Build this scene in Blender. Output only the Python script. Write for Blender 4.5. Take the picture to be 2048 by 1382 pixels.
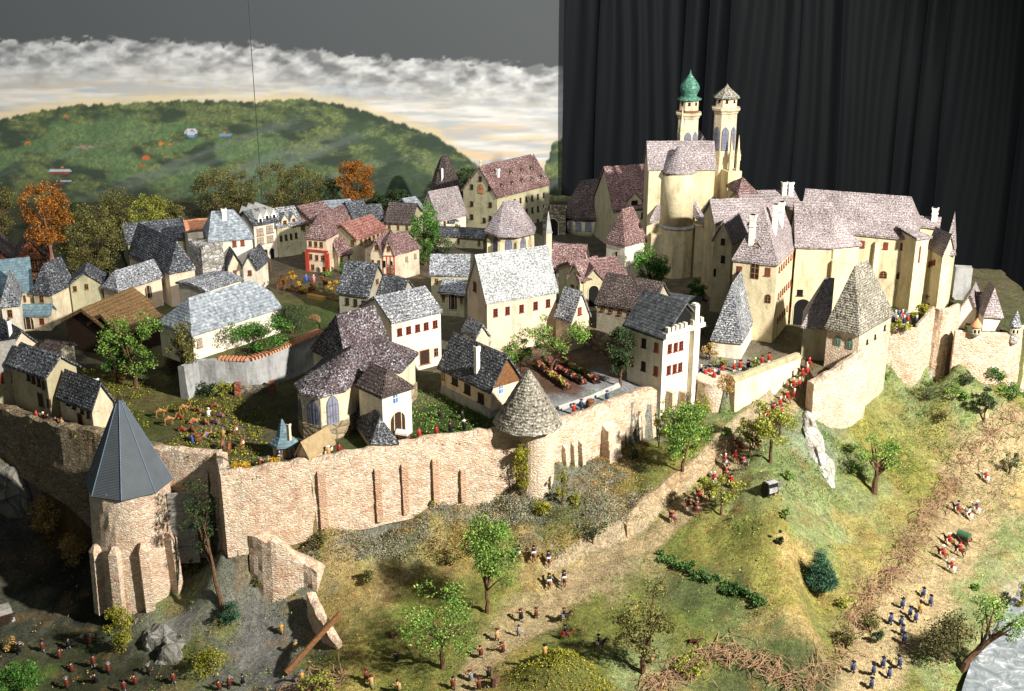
import bpy, bmesh, math, random
import numpy as np
from mathutils import Vector, Matrix
SC = bpy.context.scene
for o in list(bpy.data.objects): bpy.data.objects.remove(o)
COL = SC.collection
R = math.radians
rnd = random.Random(7)

# ------------------------------------------------------------------ camera, light, exposure
FPX, PITCH, CAMH = 2450.0, R(20.0), 10.0
cam_d = bpy.data.cameras.new('camera'); cam = bpy.data.objects.new('camera', cam_d); COL.objects.link(cam)
cam.location = (0, 0, CAMH); cam.rotation_euler = (R(90) - PITCH, 0, 0)
cam_d.sensor_width = 36.0; cam_d.lens = 36.0 * FPX / 2048.0; cam_d.clip_start = 0.1; cam_d.clip_end = 300
SC.camera = cam
world = bpy.data.worlds.new('World'); SC.world = world; world.use_nodes = True
bgn = world.node_tree.nodes['Background']; bgn.inputs[0].default_value = (0.80, 0.93, 1.0, 1); bgn.inputs[1].default_value = 0.17
def spot(name, loc, target, power, size, blend, radius, color):
    d = bpy.data.lights.new(name, 'SPOT'); d.energy = power; d.spot_size = R(size); d.spot_blend = blend
    d.shadow_soft_size = radius; d.color = color
    o = bpy.data.objects.new(name, d); COL.objects.link(o); o.location = loc
    o.rotation_euler = (Vector(target) - Vector(loc)).to_track_quat('-Z', 'Y').to_euler()
    return o
spot('key_spotlight', (22, 6, 18.5), (1.8, 28, 0), 131000, 78, 0.55, 0.6, (1.0, 0.955, 0.875))
spot('backdrop_spotlight', (-2, 14, 27), (-8, 44, 3), 27000, 62, 0.8, 1.2, (0.97, 0.98, 1.0))
SC.view_settings.view_transform = 'Standard'; SC.view_settings.look = 'None'
SC.view_settings.exposure = 0.0; SC.view_settings.gamma = 1.0; SC.view_settings.use_curve_mapping = False

# ------------------------------------------------------------------ measuring: photo pixel (2048 wide) <-> point
ST, CT = math.sin(PITCH), math.cos(PITCH)
def ray(px, py):
    u = (px - 1024) / FPX; v = -(py - 691) / FPX
    return Vector((u, CT + v * ST, -ST + v * CT))
def P(px, py, z):
    r = ray(px, py); t = (z - CAMH) / r.z
    return Vector((r.x * t, r.y * t, z))
def PY(px, py, y):
    r = ray(px, py); t = y / r.y
    return Vector((r.x * t, y, CAMH + r.z * t))
def z_at(Y, py):
    v = -(py - 691) / FPX
    return CAMH + (v * Y * CT - Y * ST) / (CT + v * ST)
def proj(p):
    x, y, z = p[0], p[1], p[2] - CAMH
    d = y * CT - z * ST
    return (1024 + FPX * x / d, 691 - FPX * (y * ST + z * CT) / d)
def depth(p): return p[1] * CT - (p[2] - CAMH) * ST

# ------------------------------------------------------------------ tagging and mesh building
def tag(o, label=None, cat=None, group=None, kind=None):
    if label: o['label'] = label
    if cat: o['category'] = cat
    if group: o['group'] = group
    if kind: o['kind'] = kind
    return o
def empty(name, loc, label=None, cat=None, group=None, rz=0):
    o = bpy.data.objects.new(name, None); COL.objects.link(o); o.location = loc; o.rotation_euler = (0, 0, rz)
    o.empty_display_size = .1
    return tag(o, label, cat, group)
class MB:
    def __init__(s): s.v = []; s.f = []; s.m = []
    def add(s, vs, fs, m=0):
        n = len(s.v); s.v += [tuple(v) for v in vs]
        s.f += [tuple(i + n for i in f) for f in fs]; s.m += [m] * len(fs)
    def box(s, c, sx, sy, sz, rz=0, m=0, taper=1.0):     # c = centre of the base
        ca, sa = math.cos(rz), math.sin(rz); vs = []
        for z, k in ((0, 1), (sz, taper)):
            for x, y in ((-1, -1), (1, -1), (1, 1), (-1, 1)):
                a, b = x * sx / 2 * k, y * sy / 2 * k
                vs.append((c[0] + a * ca - b * sa, c[1] + a * sa + b * ca, c[2] + z))
        s.add(vs, [(3, 2, 1, 0), (4, 5, 6, 7), (0, 1, 5, 4), (1, 2, 6, 5), (2, 3, 7, 6), (3, 0, 4, 7)], m)
    def tube(s, pts, rads, n=6, m=0, cap=True):
        rings = []; pts = [Vector(p) for p in pts]
        for i, p in enumerate(pts):
            d = (pts[min(i + 1, len(pts) - 1)] - pts[max(i - 1, 0)])
            d = d.normalized() if d.length > 1e-9 else Vector((0, 0, 1))
            a = d.orthogonal().normalized() if i == 0 else (rings[-1][1] - d * rings[-1][1].dot(d)).normalized()
            rings.append((p, a, d.cross(a)))
        vs = [p + (a * math.cos(6.28318 * k / n) + b * math.sin(6.28318 * k / n)) * rads[i] for i, (p, a, b) in enumerate(rings) for k in range(n)]
        fs = [(i * n + k, i * n + (k + 1) % n, (i + 1) * n + (k + 1) % n, (i + 1) * n + k) for i in range(len(pts) - 1) for k in range(n)]
        if cap: fs += [tuple(range(n - 1, -1, -1)), tuple((len(pts) - 1) * n + k for k in range(n))]
        s.add(vs, fs, m)
    def lathe(s, c, prof, n=24, m=0, a0=0, sx=1, sy=1):
        vs = [(c[0] + r * sx * math.cos(a0 + 6.283185 * k / n), c[1] + r * sy * math.sin(a0 + 6.283185 * k / n), c[2] + z) for r, z in prof for k in range(n)]
        fs = [(i * n + k, i * n + (k + 1) % n, (i + 1) * n + (k + 1) % n, (i + 1) * n + k) for i in range(len(prof) - 1) for k in range(n)]
        fs += [tuple(range(n - 1, -1, -1)), tuple((len(prof) - 1) * n + k for k in range(n))]
        s.add(vs, fs, m)
    def build(s, name, mats, parent=None, smooth=False):
        me = bpy.data.meshes.new(name)
        off = Vector((0, 0, 0)); p = parent
        while p is not None: off += p.location; p = p.parent
        me.from_pydata([(v[0] - off.x, v[1] - off.y, v[2] - off.z) for v in s.v], [], s.f)
        for mt in (mats if isinstance(mats, (list, tuple)) else [mats]): me.materials.append(mt)
        if any(s.m): me.polygons.foreach_set('material_index', s.m)
        if smooth: me.polygons.foreach_set('use_smooth', [True] * len(s.f))
        me.update()
        o = bpy.data.objects.new(name, me); COL.objects.link(o)
        if parent is not None: o.parent = parent
        return o
    def single(s, name, mats, label, cat, group=None, kind=None, smooth=False):
        """a thing that is one mesh: its origin goes to its base"""
        a = np.array(s.v); c = Vector(((a[:, 0].min() + a[:, 0].max()) / 2, (a[:, 1].min() + a[:, 1].max()) / 2, a[:, 2].min()))
        s.v = [(v[0] - c.x, v[1] - c.y, v[2] - c.z) for v in s.v]
        o = s.build(name, mats, None, smooth); o.location = c
        return tag(o, label, cat, group, kind)
def npmesh(name, v, f, mats, mi=None, smooth=False):
    me = bpy.data.meshes.new(name); nv, nf, k = len(v), len(f), f.shape[1]
    me.vertices.add(nv); me.vertices.foreach_set('co', np.asarray(v, np.float32).ravel())
    me.loops.add(nf * k); me.loops.foreach_set('vertex_index', np.asarray(f, np.int32).ravel())
    me.polygons.add(nf); me.polygons.foreach_set('loop_start', np.arange(0, nf * k, k, dtype=np.int32))
    me.update(calc_edges=True)
    for mt in mats: me.materials.append(mt)
    if mi is not None: me.polygons.foreach_set('material_index', np.asarray(mi, np.int32))
    if smooth: me.polygons.foreach_set('use_smooth', np.ones(nf, bool))
    return me
def link(name, me, parent=None, loc=None):
    o = bpy.data.objects.new(name, me); COL.objects.link(o)
    if parent is not None: o.parent = parent
    if loc is not None: o.location = loc
    return o

# ------------------------------------------------------------------ numpy value noise
_rng = np.random.RandomState(11); _T = _rng.rand(256, 256)
def vn(x, y):
    xi = np.floor(x).astype(int); yi = np.floor(y).astype(int); fx = x - xi; fy = y - yi
    fx = fx * fx * (3 - 2 * fx); fy = fy * fy * (3 - 2 * fy)
    g = lambda a, b: _T[a % 256, b % 256]
    return (g(xi, yi) * (1 - fx) + g(xi + 1, yi) * fx) * (1 - fy) + (g(xi, yi + 1) * (1 - fx) + g(xi + 1, yi + 1) * fx) * fy
def fbm(x, y, o=4, g=.5):
    s = 0; a = 1; t = 0
    for i in range(o): s = s + a * vn(x * 2 ** i + 17.3 * i, y * 2 ** i + 5.1 * i); t += a; a *= g
    return s / t
def sm(e0, e1, x):
    t = np.clip((x - e0) / (e1 - e0), 0, 1); return t * t * (3 - 2 * t)
def lin(c):
    c = np.asarray(c, float) / 255.0
    return np.where(c <= .04045, c / 12.92, ((c + .055) / 1.055) ** 2.4)

# ------------------------------------------------------------------ materials
MATS = {}
def nmat(name):
    m = bpy.data.materials.new(name); m.use_nodes = True; nt = m.node_tree
    b = nt.nodes['Principled BSDF']; b.inputs['Roughness'].default_value = .9
    b.inputs['Specular IOR Level'].default_value = .25
    MATS[name] = m
    return m, nt, b
def N(nt, t, **kw):
    n = nt.nodes.new(t)
    for k, v in kw.items():
        if k.startswith('i_'):
            key = k[2:].replace('_', ' '); n.inputs[int(key) if key.isdigit() else key].default_value = v
        else: setattr(n, k, v)
    return n
def ramp(nt, fac, stops):
    r = N(nt, 'ShaderNodeValToRGB'); e = r.color_ramp.elements
    while len(e) < len(stops): e.new(.5)
    for i, (p, c) in enumerate(stops):
        e[i].position = p; e[i].color = (*c, 1)
    nt.links.new(fac, r.inputs[0]); return r.outputs[0]
def C(r, g, b, k=1.0):
    l = lin((r, g, b)) * k; return (float(l[0]), float(l[1]), float(l[2]))
def coords(nt): return N(nt, 'ShaderNodeTexCoord').outputs['Object']
def mixc(nt, f, a, b, t='MIX'):
    n = N(nt, 'ShaderNodeMix', data_type='RGBA', blend_type=t)
    for i, v in ((0, f), (6, a), (7, b)):
        if hasattr(v, 'links'): nt.links.new(v, n.inputs[i])
        elif i == 0: n.inputs[0].default_value = v
        else: n.inputs[i].default_value = (*v, 1)
    return n.outputs[2]
def noisef(nt, co, scale, detail=4, rough=.6, dist=0):
    n = N(nt, 'ShaderNodeTexNoise', i_Scale=scale, i_Detail=detail, i_Roughness=rough, i_Distortion=dist)
    nt.links.new(co, n.inputs['Vector']); return n.outputs[0]
def bump(nt, b, h, strength=.6, dist=.03):
    n = N(nt, 'ShaderNodeBump', i_Strength=strength, i_Distance=dist)
    nt.links.new(h, n.inputs['Height']); nt.links.new(n.outputs[0], b.inputs['Normal']); return n
def plain(name, col, rough=.8, var=.25, scale=9):
    m, nt, b = nmat(name); b.inputs['Roughness'].default_value = rough
    f = noisef(nt, coords(nt), scale)
    c = ramp(nt, f, [(.3, tuple(x * (1 - var) for x in col)), (.7, tuple(min(1, x * (1 + var)) for x in col))])
    nt.links.new(c, b.inputs['Base Color']); return m
def plaster(name, col, stain=(.12, .10, .06), amt=.45):
    m, nt, b = nmat(name); co = coords(nt)
    mp = N(nt, 'ShaderNodeMapping'); mp.inputs['Scale'].default_value = (3.2, 3.2, 1.1); nt.links.new(co, mp.inputs[0])
    f1 = noisef(nt, mp.outputs[0], 1.3, 6, .7); f2 = noisef(nt, co, 22, 3, .6); f3 = noisef(nt, co, 5, 5, .7)
    base = ramp(nt, f3, [(.3, tuple(x * .86 for x in col)), (.6, col), (.8, tuple(min(1, x * 1.08) for x in col))])
    k = ramp(nt, f1, [(.46, (0, 0, 0)), (.72, (min(1, amt * 1.25),) * 3)])
    c = mixc(nt, k, base, stain)
    k2 = ramp(nt, f2, [(.62, (0, 0, 0)), (.75, (.22,) * 3)])
    c = mixc(nt, k2, c, tuple(x * .55 for x in col))
    wv = N(nt, 'ShaderNodeVectorMath', operation='MULTIPLY_ADD'); nt.links.new(noisef(nt, co, 4, 4), wv.inputs[0]); wv.inputs[1].default_value = (.5, .5, .5); nt.links.new(co, wv.inputs[2])
    cr = N(nt, 'ShaderNodeTexVoronoi', i_Scale=1.9, feature='DISTANCE_TO_EDGE'); nt.links.new(wv.outputs[0], cr.inputs['Vector'])
    km = mixc(nt, 1, ramp(nt, cr.outputs['Distance'], [(.006, (.7,) * 3), (.016, (0, 0, 0))]), ramp(nt, noisef(nt, co, 1.6, 3), [(.48, (0, 0, 0)), (.58, (1, 1, 1))]), 'MULTIPLY')
    c = mixc(nt, km, c, tuple(x * .35 for x in col))
    nt.links.new(c, b.inputs['Base Color']); bump(nt, b, noisef(nt, co, 14, 5, .7), .5, .03); return m
def roofm(name, dark, mid, light, scale=15, lo=.36, hi=.66, strength=.8, rows=0, second=None):
    scale *= 1.9; lo -= .06; hi += .07
    m, nt, b = nmat(name); co = coords(nt)
    f = noisef(nt, co, scale, 3, .65, .4)
    v = N(nt, 'ShaderNodeTexVoronoi', i_Scale=scale * 1.15); nt.links.new(co, v.inputs['Vector'])
    mx = N(nt, 'ShaderNodeMath', operation='MULTIPLY_ADD', i_1=-.28); nt.links.new(v.outputs['Distance'], mx.inputs[0]); nt.links.new(f, mx.inputs[2])
    ad = N(nt, 'ShaderNodeMath', operation='ADD', i_1=.11); nt.links.new(mx.outputs[0], ad.inputs[0])
    big = noisef(nt, co, 1.7, 4, .6)
    ad2 = N(nt, 'ShaderNodeMath', operation='MULTIPLY_ADD', i_1=.35); nt.links.new(big, ad2.inputs[0]); nt.links.new(ad.outputs[0], ad2.inputs[2])
    ad3 = N(nt, 'ShaderNodeMath', operation='SUBTRACT', i_1=.175); nt.links.new(ad2.outputs[0], ad3.inputs[0])
    c = ramp(nt, ad3.outputs[0], [(lo, dark), ((lo + hi) / 2, mid), (hi, light)])
    if second:
        k = ramp(nt, noisef(nt, co, 2.6, 4, .6), [(.42, (0, 0, 0)), (.62, (.75,) * 3)])
        c = mixc(nt, k, c, mixc(nt, .5, c, second))
    wz = N(nt, 'ShaderNodeTexWave', i_Scale=6.0, i_Distortion=2.2); wz.bands_direction = 'Z'; wz.inputs['Detail'].default_value = 2; wz.inputs['Detail Scale'].default_value = 3.0; nt.links.new(co, wz.inputs[0])
    c = mixc(nt, .8, c, ramp(nt, wz.outputs[1], [(.1, (.85,) * 3), (.5, (1.12,) * 3)]), 'MULTIPLY')
    nt.links.new(c, b.inputs['Base Color']); hx = N(nt, 'ShaderNodeMath', operation='MULTIPLY_ADD', i_1=.35); nt.links.new(wz.outputs[1], hx.inputs[0]); nt.links.new(ad.outputs[0], hx.inputs[2]); h = hx.outputs[0]
    if rows:
        w = N(nt, 'ShaderNodeTexWave', i_Scale=rows, i_Distortion=1.5); w.bands_direction = 'Z'; nt.links.new(co, w.inputs[0])
        a = N(nt, 'ShaderNodeMath', operation='MULTIPLY_ADD', i_1=.3); nt.links.new(w.outputs[1], a.inputs[0]); nt.links.new(h, a.inputs[2]); h = a.outputs[0]
    bump(nt, b, h, strength, .05); return m
def stone(name, cols, scale=7, mortar=(.2, .17, .13), strength=.9, sq=1.7, moss=0, grime=.45):
    m, nt, b = nmat(name); co = coords(nt)
    mp = N(nt, 'ShaderNodeMapping'); mp.inputs['Scale'].default_value = (1, 1, sq); nt.links.new(co, mp.inputs[0])
    wob = noisef(nt, co, scale * .6, 2); mxw = N(nt, 'ShaderNodeVectorMath', operation='MULTIPLY_ADD')
    nt.links.new(wob, mxw.inputs[0]); mxw.inputs[1].default_value = (.12, .12, .1); nt.links.new(mp.outputs[0], mxw.inputs[2])
    v = N(nt, 'ShaderNodeTexVoronoi', i_Scale=scale); nt.links.new(mxw.outputs[0], v.inputs['Vector'])
    e = N(nt, 'ShaderNodeTexVoronoi', i_Scale=scale, feature='DISTANCE_TO_EDGE'); nt.links.new(mxw.outputs[0], e.inputs['Vector'])
    sep = N(nt, 'ShaderNodeSeparateColor'); nt.links.new(v.outputs['Color'], sep.inputs[0])
    n = len(cols); c = ramp(nt, sep.outputs[0], [(i / max(1, n - 1) * .9 + .05, k) for i, k in enumerate(cols)])
    f = noisef(nt, co, scale * 5, 3, .7)
    c = mixc(nt, .55, c, ramp(nt, f, [(.3, (.6,) * 3), (.68, (1.3,) * 3)]), 'MULTIPLY')
    k = ramp(nt, e.outputs['Distance'], [(.015, (.75,) * 3), (.09, (0, 0, 0))])
    c = mixc(nt, k, c, mortar)
    c = mixc(nt, .8, c, ramp(nt, noisef(nt, co, 1.7, 5, .7), [(.34, (.80, .70, .62)), (.5, (1, 1, 1)), (.66, (1.1, 1.12, 1.08))]), 'MULTIPLY')
    bigf = noisef(nt, co, .9, 5, .65)
    c = mixc(nt, ramp(nt, bigf, [(.45, (0, 0, 0)), (.72, (grime,) * 3)]), c, (.30, .27, .2))
    if moss: c = mixc(nt, ramp(nt, noisef(nt, co, 1.6, 6, .7), [(.55, (0, 0, 0)), (.7, (moss,) * 3)]), c, (.10, .10, .03))
    nt.links.new(c, b.inputs['Base Color'])
    hh = N(nt, 'ShaderNodeMath', operation='MULTIPLY_ADD', i_1=1.6); nt.links.new(e.outputs['Distance'], hh.inputs[0]); nt.links.new(f, hh.inputs[2])
    bump(nt, b, hh.outputs[0], strength, .045); return m
def leafm(name, c1, c2, c3=None, scale=3.5):
    m, nt, b = nmat(name); b.inputs['Roughness'].default_value = .75
    g = N(nt, 'ShaderNodeNewGeometry'); co = coords(nt)
    f = noisef(nt, co, scale, 3, .6)
    a = N(nt, 'ShaderNodeMath', operation='MULTIPLY_ADD', i_1=.5); nt.links.new(g.outputs['Random Per Island'], a.inputs[0])
    s2 = N(nt, 'ShaderNodeMath', operation='SUBTRACT', i_1=.25); nt.links.new(f, s2.inputs[0]); nt.links.new(s2.outputs[0], a.inputs[2])
    st = [(.25, c1), (.72, c2)] if c3 is None else [(.2, c1), (.5, c2), (.78, c3)]
    nt.links.new(ramp(nt, a.outputs[0], st), b.inputs['Base Color'])
    return m
def vcol(name, rough=.95, n1=24, amt=.5, bs=.5, bd=.03):
    m, nt, b = nmat(name); b.inputs['Roughness'].default_value = rough; co = coords(nt)
    a = N(nt, 'ShaderNodeVertexColor', layer_name='paint')
    f = noisef(nt, co, n1, 4, .75)
    if amt > .6: a2 = N(nt, 'ShaderNodeMath', operation='MULTIPLY_ADD', i_1=.6); a3 = N(nt, 'ShaderNodeMath', operation='SUBTRACT', i_1=.3); nt.links.new(noisef(nt, co, n1 * .33, 4, .7), a2.inputs[0]); nt.links.new(f, a2.inputs[2]); nt.links.new(a2.outputs[0], a3.inputs[0]); f = a3.outputs[0]
    c = mixc(nt, amt, a.outputs[0], ramp(nt, f, [(.30, (.22,) * 3), (.5, (1.0,) * 3), (.70, (1.9,) * 3)]), 'MULTIPLY')
    nt.links.new(c, b.inputs['Base Color'])
    if bs: bump(nt, b, f, bs, bd)
    return m
def paint(me, rgb):
    a = me.color_attributes.new('paint', 'FLOAT_COLOR', 'POINT')
    c = np.ones((len(rgb), 4), np.float32); c[:, :3] = rgb; a.data.foreach_set('color', c.ravel())

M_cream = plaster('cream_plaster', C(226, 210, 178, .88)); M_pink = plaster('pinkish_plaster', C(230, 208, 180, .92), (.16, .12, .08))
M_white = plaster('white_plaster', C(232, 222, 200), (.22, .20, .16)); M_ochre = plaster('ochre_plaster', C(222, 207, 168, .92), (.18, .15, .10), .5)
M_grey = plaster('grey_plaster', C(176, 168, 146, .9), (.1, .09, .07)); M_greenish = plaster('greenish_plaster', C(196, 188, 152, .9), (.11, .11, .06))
M_yellow = plaster('yellow_plaster', C(196, 184, 148, .8)); M_bluegrey = plain('blue_grey_paint', C(110, 128, 148, .8), .7)
M_rgrey = roofm('grey_drybrushed_shingle', C(44, 46, 50), C(132, 134, 138), C(228, 228, 230), 12, .33, .64)
M_rdark = roofm('dark_slate_shingle', C(32, 33, 37), C(90, 92, 97), C(216, 218, 220), 12, .36, .70)
M_rlight = roofm('light_grey_hall_shingle', C(90, 92, 92), C(160, 162, 162), C(228, 228, 224), 12, .30, .66, .6)
M_rslate = roofm('smooth_grey_slate', C(96, 104, 112), C(142, 148, 154), C(205, 208, 208), 6, .30, .75, .35)
M_rpurple = roofm('purple_grey_shingle', C(84, 74, 74), C(154, 142, 142), C(220, 212, 212), 14, .30, .70, .7)
M_rred = roofm('weathered_red_shingle', C(62, 40, 40), C(132, 102, 98), C(216, 200, 196), 13, .32, .70, .8)
M_rredbright = roofm('bright_red_shingle', C(96, 50, 44), C(158, 108, 96), C(220, 200, 190), 13, .32, .74, .8)
M_rmix = roofm('black_and_plum_shingle', C(30, 28, 31), C(98, 90, 93), C(224, 218, 220), 12, .36, .66, .9, second=C(84, 56, 60))
M_rbrown = roofm('brown_black_shingle', C(34, 28, 26), C(88, 76, 72), C(186, 170, 164), 16, .34, .72, .9)
M_rcorr = roofm('ribbed_grey_card', C(46, 50, 52), C(76, 80, 82), C(104, 108, 110), 4, .3, .7, .5, rows=14)
M_rpebble = roofm('pebbled_grey_roof', C(58, 54, 46), C(138, 132, 118), C(205, 200, 186), 10, .30, .66, 1.0)
M_thatch = roofm('brown_thatch', C(70, 52, 32), C(134, 104, 68), C(186, 156, 112), 22, .3, .75, .9)
M_rblue = roofm('blue_grey_slate', C(80, 98, 106), C(104, 126, 134), C(140, 158, 162), 5, .3, .75, .3)
M_wallbrick = stone('pink_and_cream_stone', [C(208, 168, 146), C(226, 202, 172), C(232, 214, 188), C(214, 184, 158), C(238, 226, 206), C(218, 194, 172)], 13, C(186, 158, 130), .75)
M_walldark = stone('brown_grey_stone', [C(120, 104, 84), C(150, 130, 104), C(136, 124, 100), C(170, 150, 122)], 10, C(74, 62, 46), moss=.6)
M_wallpale = stone('pale_rough_stone', [C(226, 202, 176), C(240, 224, 202), C(232, 212, 186), C(218, 194, 168)], 14, C(200, 174, 148), .8, 1.3, grime=.15)
M_rubble = stone('grey_rubble_stone', [C(92, 86, 74), C(136, 126, 106), C(170, 160, 138), C(120, 108, 88)], 6, C(44, 38, 30), 1.0, 1.6)
M_whitestone = stone('white_grey_stone', [C(150, 146, 138), C(205, 202, 194), C(226, 224, 218), C(180, 176, 168)], 9, C(80, 76, 70), 1.0, 1.2)
M_brickred = stone('red_brick', [C(150, 86, 60), C(178, 110, 80), C(196, 132, 100)], 10, C(120, 84, 64))
M_plinth = stone('fieldstone_plinth', [C(150, 132, 104), C(178, 160, 128), C(164, 148, 120)], 4.5, C(36, 30, 24), .8, 1.8)
M_greywash = plaster('grey_washed_render', C(168, 168, 166, .95), (.12, .12, .12), .7)
M_wood = plain('brown_timber', C(112, 76, 46), .8, .4, 20); M_darkwood = plain('dark_timber', C(52, 36, 26), .8, .4, 20)
M_greywood = plain('grey_planks', C(150, 146, 138), .8, .3, 14)
M_pane = plain('dark_window_pane', C(40, 28, 24), .4, .3); M_frame = plain('brown_window_frame', C(150, 106, 70), .7)
M_redframe = plain('red_window_frame', C(140, 58, 46), .7); M_redbr = plain('red_brown_shutter', C(122, 62, 48), .7)
M_teal = plain('green_window', C(70, 120, 105), .6); M_goth = plain('grey_leaded_pane', C(120, 124, 140), .5); M_gothf = plain('grey_stone_tracery', C(96, 92, 100), .7)
M_blue = plain('blue_door_paint', C(70, 112, 158), .7); M_chim = plaster('white_chimney_plaster', C(236, 232, 222), (.3, .28, .25), .3)
M_copper = roofm('green_copper', C(38, 78, 66), C(72, 118, 100), C(140, 170, 152), 8, .3, .72, .3)
M_tile = plain('terracotta_tile', C(196, 134, 100), .8, .35, 16); M_redtim = plain('red_half_timber', C(168, 60, 44), .8)
M_black = plain('black', C(14, 14, 15), .8)
# ------------------------------------------------------------------ town wall line (x, y on the ground) from its top edge
def xy(px, py, z): p = P(px, py, z); return (p.x, p.y)
WZ = .12
TOWN = [xy(-330, 745, WZ), xy(0, 822, WZ), xy(115, 858, WZ), xy(200, 874, WZ), xy(305, 902, WZ), xy(430, 915, WZ), xy(441, 958, WZ),
        xy(620, 930, WZ), xy(860, 885, WZ), xy(1025, 862, WZ), xy(1112, 852, WZ), xy(1313, 785, WZ), xy(1344, 772, 0), xy(1395, 755, 0), xy(1420, 770, WZ),
        xy(1470, 776, WZ), xy(1604, 728, WZ), xy(1628, 772, 0), xy(1719, 722, .5), xy(1783, 619, 1.03), xy(1776, 658.5, .45), xy(1839, 661.5, .45), xy(1873, 619.5, .85),
        xy(1922, 612, .85), xy(1925, 666.5, .45), xy(2022, 672, .45), xy(2120, 644, .4)]
TOWNP = np.array(TOWN + [(13.5, 32.5), (9.6, 33.2), (9.2, 42.2), (-19, 42.2), (-19, 30)])
def inside(x, y, poly=TOWNP):
    r = np.zeros(np.shape(x), bool); n = len(poly)
    for i in range(n):
        x1, y1 = poly[i]; x2, y2 = poly[(i + 1) % n]
        c = ((y1 > y) != (y2 > y)); r ^= c & (x < (x2 - x1) * (y - y1) / (y2 - y1 + 1e-12) + x1)
    return r
def foot(px, pyt, pyf, z=WZ):      # foot of a wall right below its top
    p = P(px, pyt, z); return (p.x, p.y, z_at(p.y, pyf))
CTRL = [foot(-330, 745, 900), foot(0, 818, 905), foot(200, 868, 1060), foot(305, 898, 1075), foot(440, 950, 1088), foot(645, 925, 1045), foot(860, 881, 1000),
        foot(1030, 860, 965), foot(1112, 852, 930), foot(1290, 790, 885), foot(1435, 765, 840), foot(1545, 745, 800), foot(1640, 765, 838, .08), foot(1703, 729, 855, .42), foot(1740, 706, 825, .6),
        foot(1785, 658, 728, .45), foot(1812, 659, 758, .45), foot(1839, 660, 778, .45), foot(1873, 617, 715, .85), foot(1925, 668, 718, .45), foot(2022, 670, 752, .45), foot(2110, 655, 760, .4)]
for px, py, z in [(1612, 745, -.02), (1590, 775, -.25), (1520, 850, -.72), (1440, 940, -1.15), (1340, 1040, -1.6), (1240, 1100, -1.85), (1370, 940, -1.2), (1270, 960, -1.35), (1240, 1050, -1.75), (1150, 1060, -1.75),
                  (1300, 880, -1.12), (1420, 870, -.9), (1560, 880, -.8), (1480, 990, -1.25), (1560, 960, -1.0), (1545, 1080, -1.4), (1400, 1080, -1.7), (1480, 1180, -1.95), (1590, 1250, -2.1), (1600, 1060, -1.55),
                  (1640, 800, -.75), (1625, 860, -.75), (1660, 950, -1.5), (1700, 960, -1.75), (1660, 1080, -2.05), (1640, 1200, -2.35), (1800, 830, -1.4), (1760, 900, -1.65), (1750, 985, -1.95), (1850, 920, -1.9), (1880, 800, -1.4), (1960, 830, -1.75),
                  (1985, 770, -1.2), (2040, 860, -2.05), (1950, 960, -2.2), (1900, 1050, -2.35), (1850, 1130, -2.4), (1800, 1230, -2.5), (1740, 1340, -2.62), (1990, 1000, -2.35), (2030, 1120, -2.55), (1960, 1250, -2.65), (2000, 1380, -2.9), (2048, 1300, -2.95), (2200, 1000, -2.6), (2200, 1380, -3.1),
                  (1650, 1320, -2.5), (1500, 1340, -2.5), (1300, 1300, -2.35), (1320, 1150, -2.05), (1420, 1250, -2.2), (1130, 1160, -2.05), (1120, 1250, -2.3), (1000, 1230, -2.2), (960, 1130, -1.9), (870, 1320, -2.35), (780, 1180, -2.1), (900, 1060, -1.65), (760, 1080, -1.75), (1000, 1030, -1.6),
                  (640, 1060, -1.6), (560, 1080, -1.55), (640, 1140, -1.9), (520, 1190, -2.35), (700, 1300, -2.4), (600, 1300, -2.85), (520, 1270, -2.85), (480, 1350, -3.0), (400, 1120, -2.3), (380, 1200, -2.55), (290, 1225, -2.6), (330, 1290, -2.95), (230, 1200, -2.8), (150, 1130, -2.7), (60, 1000, -2.0), (120, 1000, -2.0), (20, 1190, -3.0),
                  (200, 1330, -3.2), (60, 1330, -3.2), (0, 1260, -3.2), (-300, 1200, -3.0), (-300, 1400, -3.2), (350, 1450, -3.3), (700, 1450, -2.7), (1000, 1450, -2.6), (1080, 1330, -2.0), (1180, 1350, -2.15), (1050, 1380, -2.1), (1300, 1450, -2.7), (1700, 1480, -2.9), (2300, 1500, -3.3), (0, 1600, -3.4), (1024, 1700, -3), (2100, 1700, -3.3)]:
    p = P(px, py, z); CTRL.append((p.x, p.y, z))
for px, yy, zz in ((1082, 21.95, -1.55), (1125, 22.1, -1.4), (1030, 21.8, -1.45)): CTRL.append((PY(px, 1010, yy).x, yy, zz))
CA = np.array(CTRL)
_D = np.sqrt(((CA[:, None, :2] - CA[None, :, :2]) ** 2).sum(-1) + .02); _Wt = np.linalg.solve(np.vstack([np.hstack([_D - np.eye(len(CA)) * .08, np.ones((len(CA), 1))]), np.append(np.ones(len(CA)), 0)[None]]), np.append(CA[:, 2], 0))
def out_z(x, y):
    x = np.asarray(x, float); y = np.asarray(y, float); s = np.full(x.shape, _Wt[-1])
    for (a, b, _), w in zip(CA, _Wt[:-1]): s = s + w * np.sqrt((x - a) ** 2 + (y - b) ** 2 + .02)
    return s
_inside0 = inside
def _wall_d(x, y):
    d = np.full(np.shape(x), 1e9)
    for a, b in zip(TOWN[:-1], TOWN[1:]):
        a = np.array(a); ab = np.array(b) - a; t = np.clip(((x - a[0]) * ab[0] + (y - a[1]) * ab[1]) / (ab @ ab), 0, 1)
        d = np.minimum(d, np.hypot(x - a[0] - t * ab[0], y - a[1] - t * ab[1]))
    return d
def inside(x, y, poly=None):
    if poly is not None: return _inside0(x, y, poly)
    return _inside0(x, y) & (_wall_d(x, y) > .115)
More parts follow.
